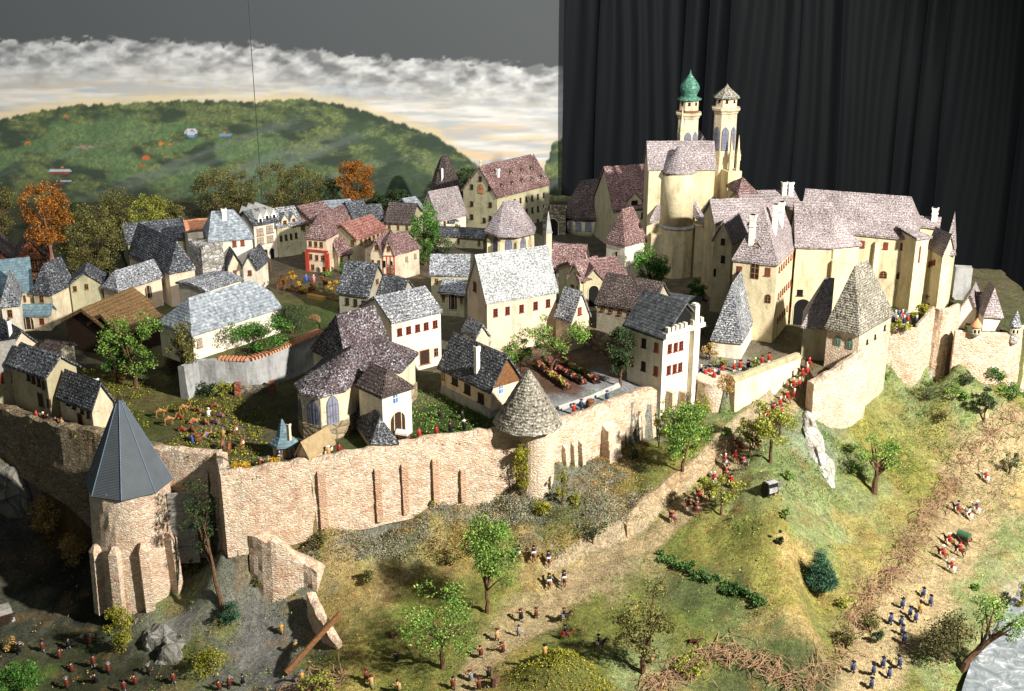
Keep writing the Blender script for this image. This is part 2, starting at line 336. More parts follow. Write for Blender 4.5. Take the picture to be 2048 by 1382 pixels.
TERR = np.array([(a_, b_ + .1) for a_, b_ in (xy(374, 733, .72), xy(394, 722, .72), xy(495, 722, .72), xy(530, 712, .74), xy(640, 668, .76))] + [ xy(640, 655, .5), xy(560, 640, .5), xy(430, 640, .5), xy(330, 690, .4)])
def dist_poly(x, y, poly):
    d = np.full(np.shape(x), 1e9)
    for i in range(len(poly)):
        a = poly[i]; b = poly[(i + 1) % len(poly)]; ab = b - a; t = np.clip(((x - a[0]) * ab[0] + (y - a[1]) * ab[1]) / (ab @ ab), 0, 1)
        d = np.minimum(d, np.hypot(x - a[0] - t * ab[0], y - a[1] - t * ab[1]))
    return d
def town_z(x, y):
    x = np.asarray(x, float); y = np.asarray(y, float)
    z = .42 * sm(8.2, 9.4, x) * sm(26.0, 27.5, y)
    z = z - .22 * sm(7.3, 5.6, np.abs(x - 6.4) * 0 + x) * 0
    z = np.where(inside(x, y, TERR), .68, z)
    return z
def gz(x, y, rough=True):
    x = np.asarray(x, float); y = np.asarray(y, float); ins = inside(x, y)
    z = np.where(ins, town_z(x, y), out_z(x, y))
    if rough:
        amp = np.where(ins, .03, .17 * (0.35 + fbm(x * .7 + 3, y * .7, 2)))
        z = z + (fbm(x * 1.7, y * 1.7, 5, .55) - .5) * amp * 1.3
    return z
def G(px, py, it=14):       # the ground point that shows at this place
    r = ray(px, py); o = Vector((0, 0, CAMH)); t0 = None
    for t in np.arange(12, 60, .12):
        q = o + r * t
        if q.z <= float(gz(q.x, q.y)):
            a, b = t - .12, t
            for _ in range(it):
                m = (a + b) / 2; q = o + r * m
                if q.z <= float(gz(q.x, q.y)): b = m
                else: a = m
            q = o + r * b; return Vector((q.x, q.y, float(gz(q.x, q.y))))
    return P(px, py, 0)

# ------------------------------------------------------------------ ground sheet
RES = .075
gx = np.arange(-19, 15.2, RES); gy = np.arange(10.5, 42.3, RES)
GX, GY = np.meshgrid(gx, gy); GZ = gz(GX, GY); INS = inside(GX, GY)
GZ = GZ + (fbm(GX * 5, GY * 5, 3) - .5) * np.where(INS, .02, .07)
# road, path, river masks along centre lines
def line_d(pts, x, y):
    d = np.full(x.shape, 1e9)
    for a, b in zip(pts[:-1], pts[1:]):
        a = np.array(a[:2]); b = np.array(b[:2]); ab = b - a
        t = np.clip(((x - a[0]) * ab[0] + (y - a[1]) * ab[1]) / (ab @ ab), 0, 1)
        d = np.minimum(d, np.hypot(x - a[0] - t * ab[0], y - a[1] - t * ab[1]))
    return d
def zs(pts): return [P(a, b, c) for a, b, c in pts]
wob = (fbm(GX * 1.3, GY * 1.3, 4) - .5) * .55 + (fbm(GX * 6, GY * 6, 3) - .5) * .22
ROAD = zs([(1612, 745, 0), (1560, 820, -.5), (1490, 900, -1.0), (1400, 1000, -1.45), (1300, 1075, -1.75), (1200, 1120, -1.95), (1130, 1160, -2.05), (1100, 1230, -2.2), (1020, 1290, -2.35), (950, 1360, -2.5), (900, 1440, -2.6)])
PATH = zs([(2060, 880, -2.05), (1975, 950, -2.2), (1930, 1040, -2.32), (1890, 1130, -2.42), (1800, 1230, -2.5), (1740, 1340, -2.62), (1690, 1440, -2.7)])
RIV = zs([(2120, 1120, -2.7), (2060, 1240, -2.85), (2005, 1330, -2.95), (1985, 1400, -3.0), (1970, 1480, -3.1)])
_ry = np.array([p.y for p in ROAD]); _rx = np.array([p.x for p in ROAD]); left_of = GX < np.interp(GY, _ry[::-1], _rx[::-1])
d0 = line_d(ROAD, GX, GY) + wob * .25; bankm = left_of & ~INS & (GY > 20.4)
GZ = GZ + np.where(bankm, .30 * sm(.36, .46, d0) * sm(2.6, .7, d0) * sm(20.4, 21.4, GY), 0)
CREST = zs([(1550, 985, -1.1), (1560, 1080, -1.5), (1580, 1180, -1.9), (1600, 1290, -2.3)]); dc = line_d(CREST, GX, GY) + wob * .3; cx_ = np.interp(GY, [p.y for p in CREST][::-1], [p.x for p in CREST][::-1])
GZ = GZ + np.where(~INS, np.where(GX < cx_, .26 * sm(1.1, 0, dc), .26 * sm(.5, 0, dc)), 0)
lump = (fbm(GX * 2.3 + 30, GY * 2.3, 4) - .5); GZ = GZ + np.where(~INS, lump * .22, 0) * sm(.1, .8, _wall_d(GX, GY)) * np.where((GX > cx_) | (GY > 21.5), 1, .5)
dr = line_d(ROAD, GX, GY) + wob * .5; dp = line_d(PATH, GX, GY) + wob; dv = line_d(RIV, GX, GY) + wob * .4
RX = np.array([p.x for p in RIV]); RYY = np.array([p.y for p in RIV])
right_of = GX > np.interp(GY, RYY[::-1], RX[::-1])
dv = np.where(right_of & (dv < 1.6), np.minimum(dv, .1), dv)
road = (dr < .30) & ~INS & ~(bankm & (d0 > .28)); path = (dp < .52) & ~INS & ~road; river = (dv < .30) & ~INS
GZ = np.where(river, np.minimum(GZ, -2.75), GZ) - np.where(~INS, .10 * sm(.62, .3, dv), 0)
GZ = GZ - np.where(~INS, .05 * sm(.5, .2, dr), 0)
def gz(x, y):       # bilinear look-up in the finished relief
    fx = np.clip((np.asarray(x, float) - gx[0]) / RES, 0, len(gx) - 2.001); fy = np.clip((np.asarray(y, float) - gy[0]) / RES, 0, len(gy) - 2.001); i = fx.astype(int); j = fy.astype(int); a = fx - i; b_ = fy - j
    return (GZ[j, i] * (1 - a) + GZ[j, i + 1] * a) * (1 - b_) + (GZ[j + 1, i] * (1 - a) + GZ[j + 1, i + 1] * a) * b_
# colours of the scenic material: olive flock, straw flock, gravel, grey rubble, bare clay ...
OL = (124, 128, 58); YG = (150, 146, 70); TAN = (196, 168, 110); GR = (134, 138, 118); PG = (142, 152, 98); STR = (178, 158, 84); BE = (186, 164, 124); GG = (128, 126, 122); DK = (64, 66, 42); RK = (150, 148, 142); DKM = (46, 48, 36)
PC = [(620, 1060, TAN), (560, 1090, STR), (700, 1140, TAN), (680, 1200, STR), (760, 1060, GR), (830, 1040, GR), (900, 1000, GR), (960, 1000, GR), (850, 1080, TAN), (930, 1090, STR), (720, 1050, RK), (1000, 1060, GR), (1150, 980, GR), (1190, 950, RK), (1200, 1030, GR), (1130, 1050, OL), (1080, 1040, GR), (1050, 1110, TAN), (1120, 1120, STR), (1180, 1080, (84, 88, 78)),
      (830, 1180, OL), (950, 1180, OL), (800, 1280, OL), (900, 1260, OL), (720, 1320, STR), (820, 1350, OL), (1000, 1190, YG), (1040, 1210, BE), (1150, 1160, BE), (1230, 1110, BE), (1280, 1090, BE), (1180, 1250, OL), (1250, 1220, OL), (1330, 1240, OL), (1400, 1290, OL), (1300, 1320, PG), (1250, 1340, PG), (1150, 1320, (120, 128, 62)), (1100, 1350, OL), (1040, 1320, STR),
      (1290, 950, OL), (1260, 1000, OL), (1340, 920, YG), (1400, 880, OL), (1280, 870, GR), (1230, 930, GR), (1330, 860, GR), (1470, 860, PG), (1400, 1100, YG), (1480, 1080, OL), (1530, 1060, YG), (1500, 1150, YG), (1570, 1180, STR), (1350, 1100, OL), (1580, 1240, TAN), (1380, 1170, (92, 104, 62)), (1450, 1220, (108, 120, 68)), (1520, 1270, (104, 118, 72)), (1350, 1200, (98, 110, 62)), (1560, 1310, (94, 108, 64)),
      (1560, 920, PG), (1580, 1000, PG), (1600, 1050, PG), (1620, 1100, PG), (1590, 1120, TAN), (1640, 1200, STR), (1620, 890, (140, 152, 120)), (1680, 1000, PG), (1660, 1060, (150, 160, 110)), (1700, 1100, STR), (1760, 1080, (172, 158, 92)), (1720, 1180, (160, 148, 84)), (1790, 1010, (160, 152, 86)), (1740, 860, YG), (1720, 930, PG), (1820, 850, (150, 150, 84)), (1800, 930, YG), (1870, 880, (162, 152, 88)), (1800, 760, PG), (1870, 740, PG), (1900, 780, PG), (1960, 800, PG), (1850, 970, YG), (2010, 770, YG),
      (1930, 960, BE), (2000, 900, (206, 184, 140)), (2030, 960, TAN), (1980, 1020, BE), (2000, 1060, PG), (1970, 1150, PG), (1940, 1220, PG), (1900, 1100, BE), (2030, 1200, (190, 180, 150)), (1880, 1350, PG), (1930, 1370, PG), (1800, 1370, OL), (1680, 1290, OL), (1620, 1330, (84, 92, 56)), (1500, 1360, (92, 100, 58)), (1770, 1290, BE), (1820, 1190, BE), (1740, 1340, BE),
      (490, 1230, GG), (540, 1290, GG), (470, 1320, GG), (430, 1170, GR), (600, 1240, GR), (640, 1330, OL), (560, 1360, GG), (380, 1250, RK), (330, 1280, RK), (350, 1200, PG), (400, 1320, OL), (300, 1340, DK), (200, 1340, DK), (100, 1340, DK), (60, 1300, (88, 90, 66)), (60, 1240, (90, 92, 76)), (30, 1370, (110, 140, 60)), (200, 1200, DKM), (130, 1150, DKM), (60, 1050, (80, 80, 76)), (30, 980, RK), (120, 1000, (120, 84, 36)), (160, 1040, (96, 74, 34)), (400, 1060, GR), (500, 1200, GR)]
PCI = [(300, 790, (128, 120, 70)), (380, 820, (120, 116, 62)), (340, 850, (104, 110, 54)), (450, 870, (142, 132, 104)), (500, 820, (112, 104, 72)), (420, 890, (110, 112, 60)), (240, 770, (150, 138, 84)), (330, 760, (146, 136, 92)), (520, 880, (108, 104, 72)), (850, 860, (78, 96, 42)), (850, 780, (126, 122, 90)), (880, 840, (72, 90, 40)), (870, 720, (128, 120, 96)), (560, 690, (92, 104, 52)), (600, 640, (92, 110, 52)), (640, 600, (120, 116, 66)),
       (580, 560, (120, 104, 80)), (700, 555, (122, 108, 84)), (560, 530, (108, 96, 80)), (1150, 740, (134, 96, 74)), (1100, 770, (120, 84, 64)), (1200, 770, (176, 176, 178)), (1130, 800, (180, 180, 182)), (1200, 720, (150, 130, 112)), (1230, 660, (110, 100, 80)), (1380, 640, (150, 138, 120)), (1400, 610, (170, 156, 132)), (1600, 680, (128, 118, 100)), (1620, 730, (140, 124, 96)), (1440, 740, (170, 164, 150)), (1810, 640, (80, 96, 48)), (1900, 600, (120, 112, 80)), (60, 760, (70, 70, 58)), (100, 680, (60, 58, 48)), (200, 500, (60, 66, 40)), (700, 480, (90, 80, 66)), (1000, 440, (80, 78, 60)), (1300, 500, (96, 88, 72)), (1700, 450, (60, 56, 50))]
def colfield(pts, x, y, zf):
    q = []
    for px, py, c in pts:
        p = zf(px, py); q.append((p.x, p.y, lin(c)))
    wx = x + (fbm(x * 2.1 + 9, y * 2.1, 4) - .5) * 1.5; wy = y + (fbm(x * 2.1, y * 2.1 + 40, 4) - .5) * 1.5
    num = np.zeros(x.shape + (3,)); den = np.zeros(x.shape)
    for a, b, c in q:
        w = 1 / (((wx - a) ** 2 + (wy - b) ** 2) ** 2 + .012); num += w[..., None] * c; den += w
    return num / den[..., None]
CO = colfield(PC, GX, GY, lambda a, b: G(a, b)); CI = colfield(PCI, GX, GY, lambda a, b: P(a, b, 0))
COLR = np.where(INS[..., None], CI, CO)
mot = fbm(GX * 4.5, GY * 4.5, 4, .6); mot2 = fbm(GX * 2.2 + 50, GY * 2.2, 4, .6); mot3 = fbm(GX * 9 + 20, GY * 9, 3)
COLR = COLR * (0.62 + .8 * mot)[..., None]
COLR = COLR * (1 + (mot3 - .5)[..., None] * .55)
g2 = sm(.56, .68, mot2)[..., None] * .6; COLR = COLR * (1 - g2) + g2 * COLR * np.array([.74, .92, .62])
g3 = sm(.60, .70, fbm(GX * 3.1, GY * 3.1 + 70, 4, .6))[..., None] * .38 * (~INS)[..., None]; COLR = COLR * (1 - g3) + g3 * lin((170, 132, 78)) * .9
beige = lin((196, 172, 128)); grav = (0.75 + .5 * mot3)[..., None] * beige
k = (sm(.34, .18, dr) * np.where(bankm & (GY < 24.2), sm(.30, .22, d0), 1))[..., None] * (~INS)[..., None] * .9; COLR = COLR * (1 - k) + grav * k
k = sm(.62, .25, dp)[..., None] * (~INS)[..., None] * .85; COLR = COLR * (1 - k) + grav * k
lum = COLR.mean(-1, keepdims=True); bk = (sm(.30, .36, d0) * sm(.58, .48, d0))[..., None] * bankm[..., None] * .85; COLR = COLR * (1 - bk) + lin((206, 184, 150)) * (.7 + .6 * mot3)[..., None] * bk
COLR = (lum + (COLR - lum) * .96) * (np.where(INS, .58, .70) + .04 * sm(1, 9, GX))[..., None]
M_ground = vcol('scenic_flock_ground', .98, 42, .92, 1.0, .05)
nyy, nxx = GX.shape
idx = np.arange(nyy * nxx).reshape(nyy, nxx); quads = np.stack([idx[:-1, :-1], idx[:-1, 1:], idx[1:, 1:], idx[1:, :-1]], -1).reshape(-1, 4)
lab = np.where(INS, 1, np.where(river, 4, np.where(road, 2, np.where(path, 3, 0))))[:-1, :-1].reshape(-1)
off_table = ((GX > 9.3) & (GY > 33.0) | (GX > 13.6) & (GY > 30))[:-1, :-1].reshape(-1)
V3 = np.stack([GX, GY, GZ], -1).reshape(-1, 3); C3 = COLR.reshape(-1, 3)
def sub_sheet(name, sel, mat, kind='structure'):
    f = quads[sel]; u, inv = np.unique(f, return_inverse=True)
    me = npmesh(name, V3[u], inv.reshape(-1, 4), [mat], smooth=True); paint(me, C3[u]); o = link(name, me); tag(o, kind=kind); return o
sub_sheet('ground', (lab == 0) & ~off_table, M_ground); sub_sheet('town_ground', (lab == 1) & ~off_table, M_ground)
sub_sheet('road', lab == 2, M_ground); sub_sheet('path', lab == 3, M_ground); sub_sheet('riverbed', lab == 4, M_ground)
m, nt, b = nmat('river_water'); b.inputs['Roughness'].default_value = .3; b.inputs['Base Color'].default_value = (.42, .46, .46, 1); b.inputs['Specular IOR Level'].default_value = .6
fw = noisef(nt, coords(nt), 3.5, 5, .65, 1.5); nt.links.new(ramp(nt, fw, [(.4, (.12, .14, .15)), (.56, (.22, .24, .25)), (.70, (.55, .57, .58))]), b.inputs['Base Color']); bump(nt, b, fw, .5, .05)
w = MB(); ys = np.linspace(10.6, 22.5, 60); xs0 = np.interp(ys, RYY[::-1], RX[::-1])
for a, bq, x0, x1 in zip(ys[:-1], ys[1:], xs0[:-1], xs0[1:]): w.add([(x0 - .55, a, -2.735), (x0 + 4, a, -2.735), (x1 + 4, bq, -2.735), (x1 - .55, bq, -2.735)], [(0, 1, 2, 3)])
tag(w.build('river', m), kind='structure')
f = MB(); f.add([(-40, 5, -6), (40, 5, -6), (40, 60, -6), (-40, 60, -6)], [(0, 1, 2, 3)]); tag(f.build('floor', plain('dark_room_floor', (.012, .012, .013), .9)), kind='structure')

# ------------------------------------------------------------------ painted backdrop: two flat panels and a curtain
BY = 44.0
def backdrop_color(px, py, X):
    n1 = fbm(px / 60, py / 28, 5, .6); n2 = fbm(px / 22 + 9, py / 12, 4, .6); n3 = fbm(px / 180, py / 60, 4)
    # charcoal paint above, then grey-white cloud bank, white-cream sky
    ctop = np.interp(px, [-400, 0, 300, 520, 700, 900, 1130], [60, 78, 76, 88, 108, 118, 132]) + (n2 - .5) * 40
    col = np.ones(px.shape + (3,)) * lin((86, 90, 92))
    t = (py - ctop)
    cl = sm(0, 10, t)[..., None]
    puff = fbm(px / 34 + 1.5 * n1, py / 20, 3, .6); shade = np.clip(.40 + 1.9 * (puff - .5) + .9 * (n2 - .5) + .5 * (n1 - .5) + .0016 * t, 0, 1)[..., None]
    cloud = (1 - shade) * lin((122, 124, 126)) + shade * lin((222, 222, 220))
    band = sm(.35, .75, fbm(px / 130 + 3, py / 13, 4, .6))[..., None]
    tt = sm(30, 110, t)[..., None]
    sky = lin((224, 222, 216)) * (.72 + .38 * band) ; warm = sm(.5, .66, fbm(px / 110 + 60, py / 11 + 4, 4))[..., None] * np.maximum(sm(60, 150, t) * .55, sm(760, 980, px) * sm(110, 170, t) * .9)[..., None]
    sky = sky * (1 - warm) + warm * lin((238, 206, 160)); bl = sm(.60, .68, fbm(px / 90, py / 9 + 33, 4))[..., None] * .3; sky = sky * (1 - bl) + bl * lin((160, 186, 214))
    cloud = cloud * (1 - tt) + sky * tt
    col = col * (1 - cl) + cloud * cl
    # the wooded hill
    hx = [-500, -200, 0, 130, 300, 380, 500, 620, 690, 800, 880, 940, 1000, 1060, 1130]; hy = [270, 255, 238, 212, 203, 200, 203, 197, 210, 246, 275, 318, 370, 420, 470]
    ht = np.interp(px, hx, hy) + (fbm(px / 7, px * 0 + 3, 3) - .5) * 11
    h2 = np.interp(px, [1040, 1085, 1110, 1200], [420, 350, 280, 210]) + (fbm(px / 6, px * 0 + 8, 3) - .5) * 26
    ht = np.minimum(ht, np.where(px > 1060, h2, 9999))
    glow = sm(26, 2, ht - py)[..., None] * (1 - sm(880, 960, px))[..., None] * .6; col = col * (1 - glow) + glow * lin((236, 214, 158))
    hm = sm(-1.5, 2.5, py - ht)[..., None]
    w = fbm((px + py * .9) / 55, (py - px * .25) / 20, 5, .62); d = fbm(px / 7, py / 6, 3); w2 = fbm((px - py) / 120 + 5, (py + px * .3) / 45, 4)
    g = np.clip((w - .5) * 4.0 + .46 - .16 * sm(480, 760, px) + (d - .5) * .28, 0, 1)[..., None]
    hill = (1 - g) * lin((44, 60, 44)) + g * lin((112, 124, 72))
    mea = sm(.47, .56, w2)[..., None] * sm(8, 40, py - ht)[..., None] * (1 - sm(560, 700, px) * .75)[..., None] * .85; hill = hill * (1 - mea) + mea * (lin((104, 134, 84)) * (.75 + .5 * d[..., None]))
    fleck = sm(.58, .72, fbm(px / 3.5, py / 3.2, 2))[..., None] * sm(.46, .6, w)[..., None] * .38; shd = sm(.56, .40, fbm(px / 5 + 40, py / 4.5, 3))[..., None] * .32; hill = hill * (1 - shd) + shd * lin((34, 48, 38)); hill = hill * (1 - fleck) + fleck * lin((176, 180, 110))
    mist = sm(.50, .74, fbm(px / 120 + 20 + py / 60, (py + px * .30 + 24 * n3) / 30, 5, .62))[..., None] * sm(20, 70, py - ht)[..., None] * .42; hill = hill * (1 - mist) + mist * lin((128, 138, 134))
    hill = hill * .82 + .18 * lin((120, 132, 116))
    low = sm(330, 430, py)[..., None] * .55; hill = hill * (1 - low) + low * lin((34, 44, 36))
    col = col * (1 - hm) + hill * hm
    # small painted hamlets on the hill
    for cx, cy, a, bq, c in [(382, 264, 16, 10, (206, 206, 214)), (385, 272, 15, 4, (120, 150, 196)), (132, 232, 8, 3, (212, 120, 60)), (55, 287, 7, 5, (214, 120, 54)), (170, 294, 24, 4, (170, 140, 128)), (450, 270, 17, 4, (120, 150, 190)), (292, 315, 10, 6, (206, 104, 56)), (322, 287, 9, 4, (222, 130, 60)), (338, 289, 6, 4, (222, 130, 60)), (120, 341, 30, 4, (196, 196, 206)), (120, 346, 27, 3, (150, 72, 56)), (126, 362, 21, 3, (196, 196, 206)), (126, 367, 19, 3, (150, 72, 56)), (284, 330, 7, 4, (190, 92, 54)), (450, 265, 5, 2, (214, 120, 54)), (122, 335, 5, 3, (230, 150, 60))]:
        k = ((((px - cx) / a / .8) ** 2 + ((py - cy) / bq / .75) ** 2) < .6 + .6 * d) & (d > .36); col[k] = lin(c) * (.75 + .5 * d[k][..., None])
    return col * .80
M_mural = vcol('painted_mural', .95, 60, .12, .25, .01)
def panel(x0, x1, name, label):
    xs = np.arange(x0, x1 + .001, .046); zz = np.arange(-3.5, 8.6, .046); X, Z = np.meshgrid(xs, zz)
    d = BY * CT - (Z - CAMH) * ST; px = 1024 + FPX * X / d; py = 691 - FPX * (BY * ST + (Z - CAMH) * CT) / d
    c = backdrop_color(px, py, X); ny, nx = X.shape; i = np.arange(ny * nx).reshape(ny, nx)
    q = np.stack([i[:-1, :-1], i[:-1, 1:], i[1:, 1:], i[1:, :-1]], -1).reshape(-1, 4)
    v = np.stack([X - (x0 + x1) / 2, X * 0, Z + 3.5], -1).reshape(-1, 3); nv = len(v)
    # a real board: back sheet and edges
    bk = np.array([(x0, .05, -3.5), (x1, .05, -3.5), (x1, .05, 8.57), (x0, .05, 8.57)]) - np.array([(x0 + x1) / 2, 0, -3.5])
    v = np.vstack([v, bk]); q = np.vstack([q, [[nv + 1, nv, nv + 3, nv + 2]], [[i[0, 0], i[-1, 0], nv + 3, nv]], [[i[-1, -1], i[0, -1], nv + 1, nv + 2]], [[i[0, -1], i[0, 0], nv, nv + 1]], [[i[-1, 0], i[-1, -1], nv + 2, nv + 3]]])
    me = npmesh(name, v, q, [M_mural]); paint(me, np.vstack([c.reshape(-1, 3), np.full((4, 3), .2)]))
    o = link(name, me, loc=((x0 + x1) / 2, BY, -3.5)); return tag(o, label, 'backdrop')
panel(-25.0, -9.16, 'painted_backdrop', 'painted backdrop panel with the broad green hill and scattered tiny hamlets under grey clouds')
panel(-9.15, 3.6, 'painted_backdrop', 'painted backdrop panel where the wooded hill slopes down to a cream sunset sky beside the curtain')
m, nt, b = nmat('black_curtain_cloth'); b.inputs['Base Color'].default_value = (.0068, .0076, .0088, 1); b.inputs['Roughness'].default_value = .62; b.inputs['Specular IOR Level'].default_value = .06
xs = np.arange(1.80, 25, .02); zz = np.linspace(-5.9, 9.2, 40); X, Z = np.meshgrid(xs, zz)
ph = X * 3.1 + 1.9 * np.sin(X * .9) + 1.6 * np.sin(X * 1.7 + 1) + .5 * np.sin(Z * .25 + X * .4)
Yc = 43.62 + .30 * (np.abs(np.sin(ph * .62)) ** .6 - .5) * (.6 + .7 * fbm(X * .9, Z * .05 + 3, 2)) + .04 * np.sin(X * 9.7 + 2 * np.sin(Z * .3 + X)) + .08 * (fbm(X * 1.6, Z * .22, 4) - .5)
i = np.arange(X.size).reshape(X.shape); q = np.stack([i[:-1, :-1], i[:-1, 1:], i[1:, 1:], i[1:, :-1]], -1).reshape(-1, 4)
me = npmesh('curtain', np.stack([X - 12, Yc - 43.62, Z + 5.9], -1).reshape(-1, 3), q, [m], smooth=True)
tag(link('curtain', me, loc=(12, 43.62, -5.9)), 'black pleated curtain hanging behind the castle and twin church towers', 'curtain')

# ------------------------------------------------------------------ town walls
M_butt = stone('salmon_buttress_stone', [C(214, 172, 144), C(226, 190, 160), C(218, 180, 152)], 14, C(176, 142, 114), .8)
def wall_run(name, pts, label, th=.28, mat=None, topz=WZ, jag=.05, group=None, cat='wall', bumpy=.03, extra=.25, cap=None, inner_drop=None):
    """pts: (px, py_top, py_foot[, ztop]) along the outer top edge; one thing, closed, with an uneven crest"""
    W = []
    for t in pts:
        z = t[3] if len(t) > 3 else topz; p = P(t[0], t[1], z); W.append((p.x, p.y, z, z_at(p.y, t[2]) - extra))
    W = np.array(W); seg = np.hypot(*(W[1:, :2] - W[:-1, :2]).T); s = np.append(0, np.cumsum(seg)); n = max(4, int(s[-1] / .09)); t = np.linspace(0, s[-1], n)
    A = np.stack([np.interp(t, s, W[:, k]) for k in range(4)], 1); T = np.gradient(A[:, :2], axis=0); T /= np.linalg.norm(T, axis=1)[:, None] + 1e-9
    Nn = np.stack([T[:, 1], -T[:, 0]], 1); o = -Nn * th; rows = 12; v = []
    jj = (vn(t * 5.5 + 3, t * 0 + len(pts)) - .5) * jag * 2
    for k in range(rows):
        f = k / (rows - 1); z = A[:, 3] + (A[:, 2] + jj - A[:, 3]) * f; bq = (fbm(t * 5 + 7, z * 5, 3) - .5) * bumpy * 2 + .05 * (1 - f)
        v.append(np.stack([A[:, 0] + Nn[:, 0] * bq, A[:, 1] + Nn[:, 1] * bq, z], 1))
    zi = A[:, 2] + jj * .6
    v.append(np.stack([A[:, 0] + o[:, 0] * .5, A[:, 1] + o[:, 1] * .5, zi + .03 + (vn(t * 9, t * 0 + 5) - .5) * jag], 1))
    v.append(np.stack([A[:, 0] + o[:, 0], A[:, 1] + o[:, 1], zi - .01], 1))
    v.append(np.stack([A[:, 0] + o[:, 0], A[:, 1] + o[:, 1], np.where(A[:, 2] > 0, np.maximum(A[:, 3], -.5), A[:, 3]) if inner_drop is None else A[:, 2] - inner_drop], 1))
    v = np.array(v); ny = len(v); i = np.arange(ny * n).reshape(ny, n)
    f = np.stack([i[:-1, :-1], i[:-1, 1:], i[1:, 1:], i[1:, :-1]], -1).reshape(-1, 4).tolist()
    f += [tuple(i[::-1, 0]), tuple(i[:, -1])]
    mb = MB(); mb.add(v.reshape(-1, 3).tolist(), f)
    return mb.single(name, mat or M_wallbrick, label, cat, group)
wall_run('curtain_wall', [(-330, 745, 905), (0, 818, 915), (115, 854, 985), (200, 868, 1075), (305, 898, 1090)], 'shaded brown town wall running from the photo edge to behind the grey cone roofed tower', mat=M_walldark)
wall_run('curtain_wall', [(300, 897, 1085), (370, 904, 1090), (434, 909, 1092)], 'short recessed pink stone wall between the grey cone roofed tower and the long front wall', th=.25)
wall_run('curtain_wall', [(433, 909, 1090), (436, 930, 1092), (441, 952, 1096)], 'narrow return wall closing the recess at the end of the long front wall', th=.2)
front = wall_run('curtain_wall', [(441, 953, 1090), (530, 940, 1075), (620, 925, 1052), (740, 904, 1030), (860, 881, 1002), (960, 868, 985), (1048, 856, 970)], 'long buttressed pink stone town wall below the chapel, ending at the thatch-like cone tower')
wallE = wall_run('curtain_wall', [(1098, 852, 940), (1160, 836, 930), (1215, 812, 915), (1313, 778, 888)], 'pale stone town wall between the pebbled cone tower and the battlemented keep')
front_ref = [front]
FL = [(441, 953), (530, 940), (620, 925), (740, 904), (860, 881), (960, 868), (1048, 856), (1098, 852), (1160, 836), (1215, 812), (1313, 778)]
def buttress(px, pyt, pyf, wpx, wall, dep=.1, zt=-.05, mat=None):
    p = P(px - .02 * (px - 1024) * 0, np.interp(px, [q[0] for q in FL], [q[1] for q in FL]), WZ); zt = z_at(p.y, pyt); p.z = zt; zf = z_at(p.y - dep, pyf) - .15; ww = wpx * depth(p) / FPX
    mb = MB(); n = 5; an = .37 if wall is front_ref[0] else .5
    an = .37 if wall is front_ref[0] else .78; nv = Vector((math.sin(an), -math.cos(an), 0)); tv = Vector((math.cos(an), math.sin(an), 0)); q0 = Vector((p.x, p.y, 0))
    for k in range(n):
        a = k / n; z0 = zf + (zt - zf) * a; d0 = dep * (1.25 - .45 * a) + .02 * rnd.random() * (dep > .15); c = q0 + nv * (d0 / 2 - .06)
        mb.box((c.x, c.y, z0), ww * rnd.uniform(.93, 1.05), d0 + .12, (zt - zf) / n, an)
    f0 = q0 + nv * (dep * .72); b0 = q0 - nv * .1; up = Vector((0, 0, 1)); h = tv * (ww * .48)
    vs = [b0 - h + up * zt, b0 + h + up * zt, f0 + h + up * zt, f0 - h + up * zt, b0 - h * .85 + up * (zt + .16), b0 + h * .85 + up * (zt + .16)]
    mb.add(vs, [(0, 3, 4), (1, 5, 2), (3, 2, 5, 4), (0, 4, 5, 1)])
    return mb.build('buttress', mat or M_wallbrick, wall)
for a, bq, c, d, z in [(640, 943, 1048, 17, -.05), (752, 938, 1030, 13, -.12), (806, 930, 1015, 13, -.12), (868, 918, 1004, 13, -.1), (923, 938, 990, 11, -.35)]: buttress(a, bq, c, d, front, .085, z, M_butt)
for a, bq, c, d, z in [(1127, 893, 925, 9, -.5), (1144, 888, 922, 9, -.5), (1160, 884, 918, 9, -.5)]: buttress(a, bq, c, d, wallE, .12, z, M_wallpale)
buttress(1213, 852, 940, 36, wallE, .26, -.25, M_wallpale)
wall_run('gate_wall', [(1470, 766, 842), (1530, 745, 812), (1603, 716, 772)], 'smooth pinkish wall with tiled coping lining the ramp up to the gate', th=.2, mat=M_pink, jag=.01, bumpy=.008, topz=.2)
mb = MB(); pa = P(1470, 766, .2); pb = P(1603, 716, .2); dv2 = (pb - pa); L = Vector((dv2.x, dv2.y, 0)).length; ang = math.atan2(dv2.y, dv2.x); mid = (pa + pb) / 2
nn = Vector((dv2.y, -dv2.x, 0)).normalized()
for k in range(3): mb.box(mid - nn * .10 + Vector((0, 0, .004 + k * .034)), L * .995, .22 - .06 * k, .033, ang)
mb.single('wall_coping', M_yellow, 'stepped yellow coping lying along the top of the pinkish gate wall', 'coping')
wall_run('gate_wall', [(1627, 774, 845, 0), (1655, 756, 850, .18), (1688, 738, 857, .35), (1719, 718, 856, .52), (1738, 706, 830, .6)], 'thick pale wall sweeping up to the pyramid roofed gatehouse', th=.3, mat=M_wallpale, jag=.06)
wall_run('terrace_wall', [(1770, 656, 722, .45), (1839, 660, 772, .45), (1858, 637, 745, .65), (1873, 617, 722, .85)], 'angular brown brick terrace wall in front of the long castle wing', th=.18, mat=M_brickred if False else M_wallbrick, jag=.01, extra=.5)
wall_run('terrace_wall', [(1872, 618, 722, .85), (1884, 621, 726, .86), (1900, 621, 728, .87), (1914, 616, 724, .86), (1923, 610, 716, .85)], 'rounded pink bastion wall stepping forward beyond the castle terrace', th=.18, jag=.02, extra=.5)
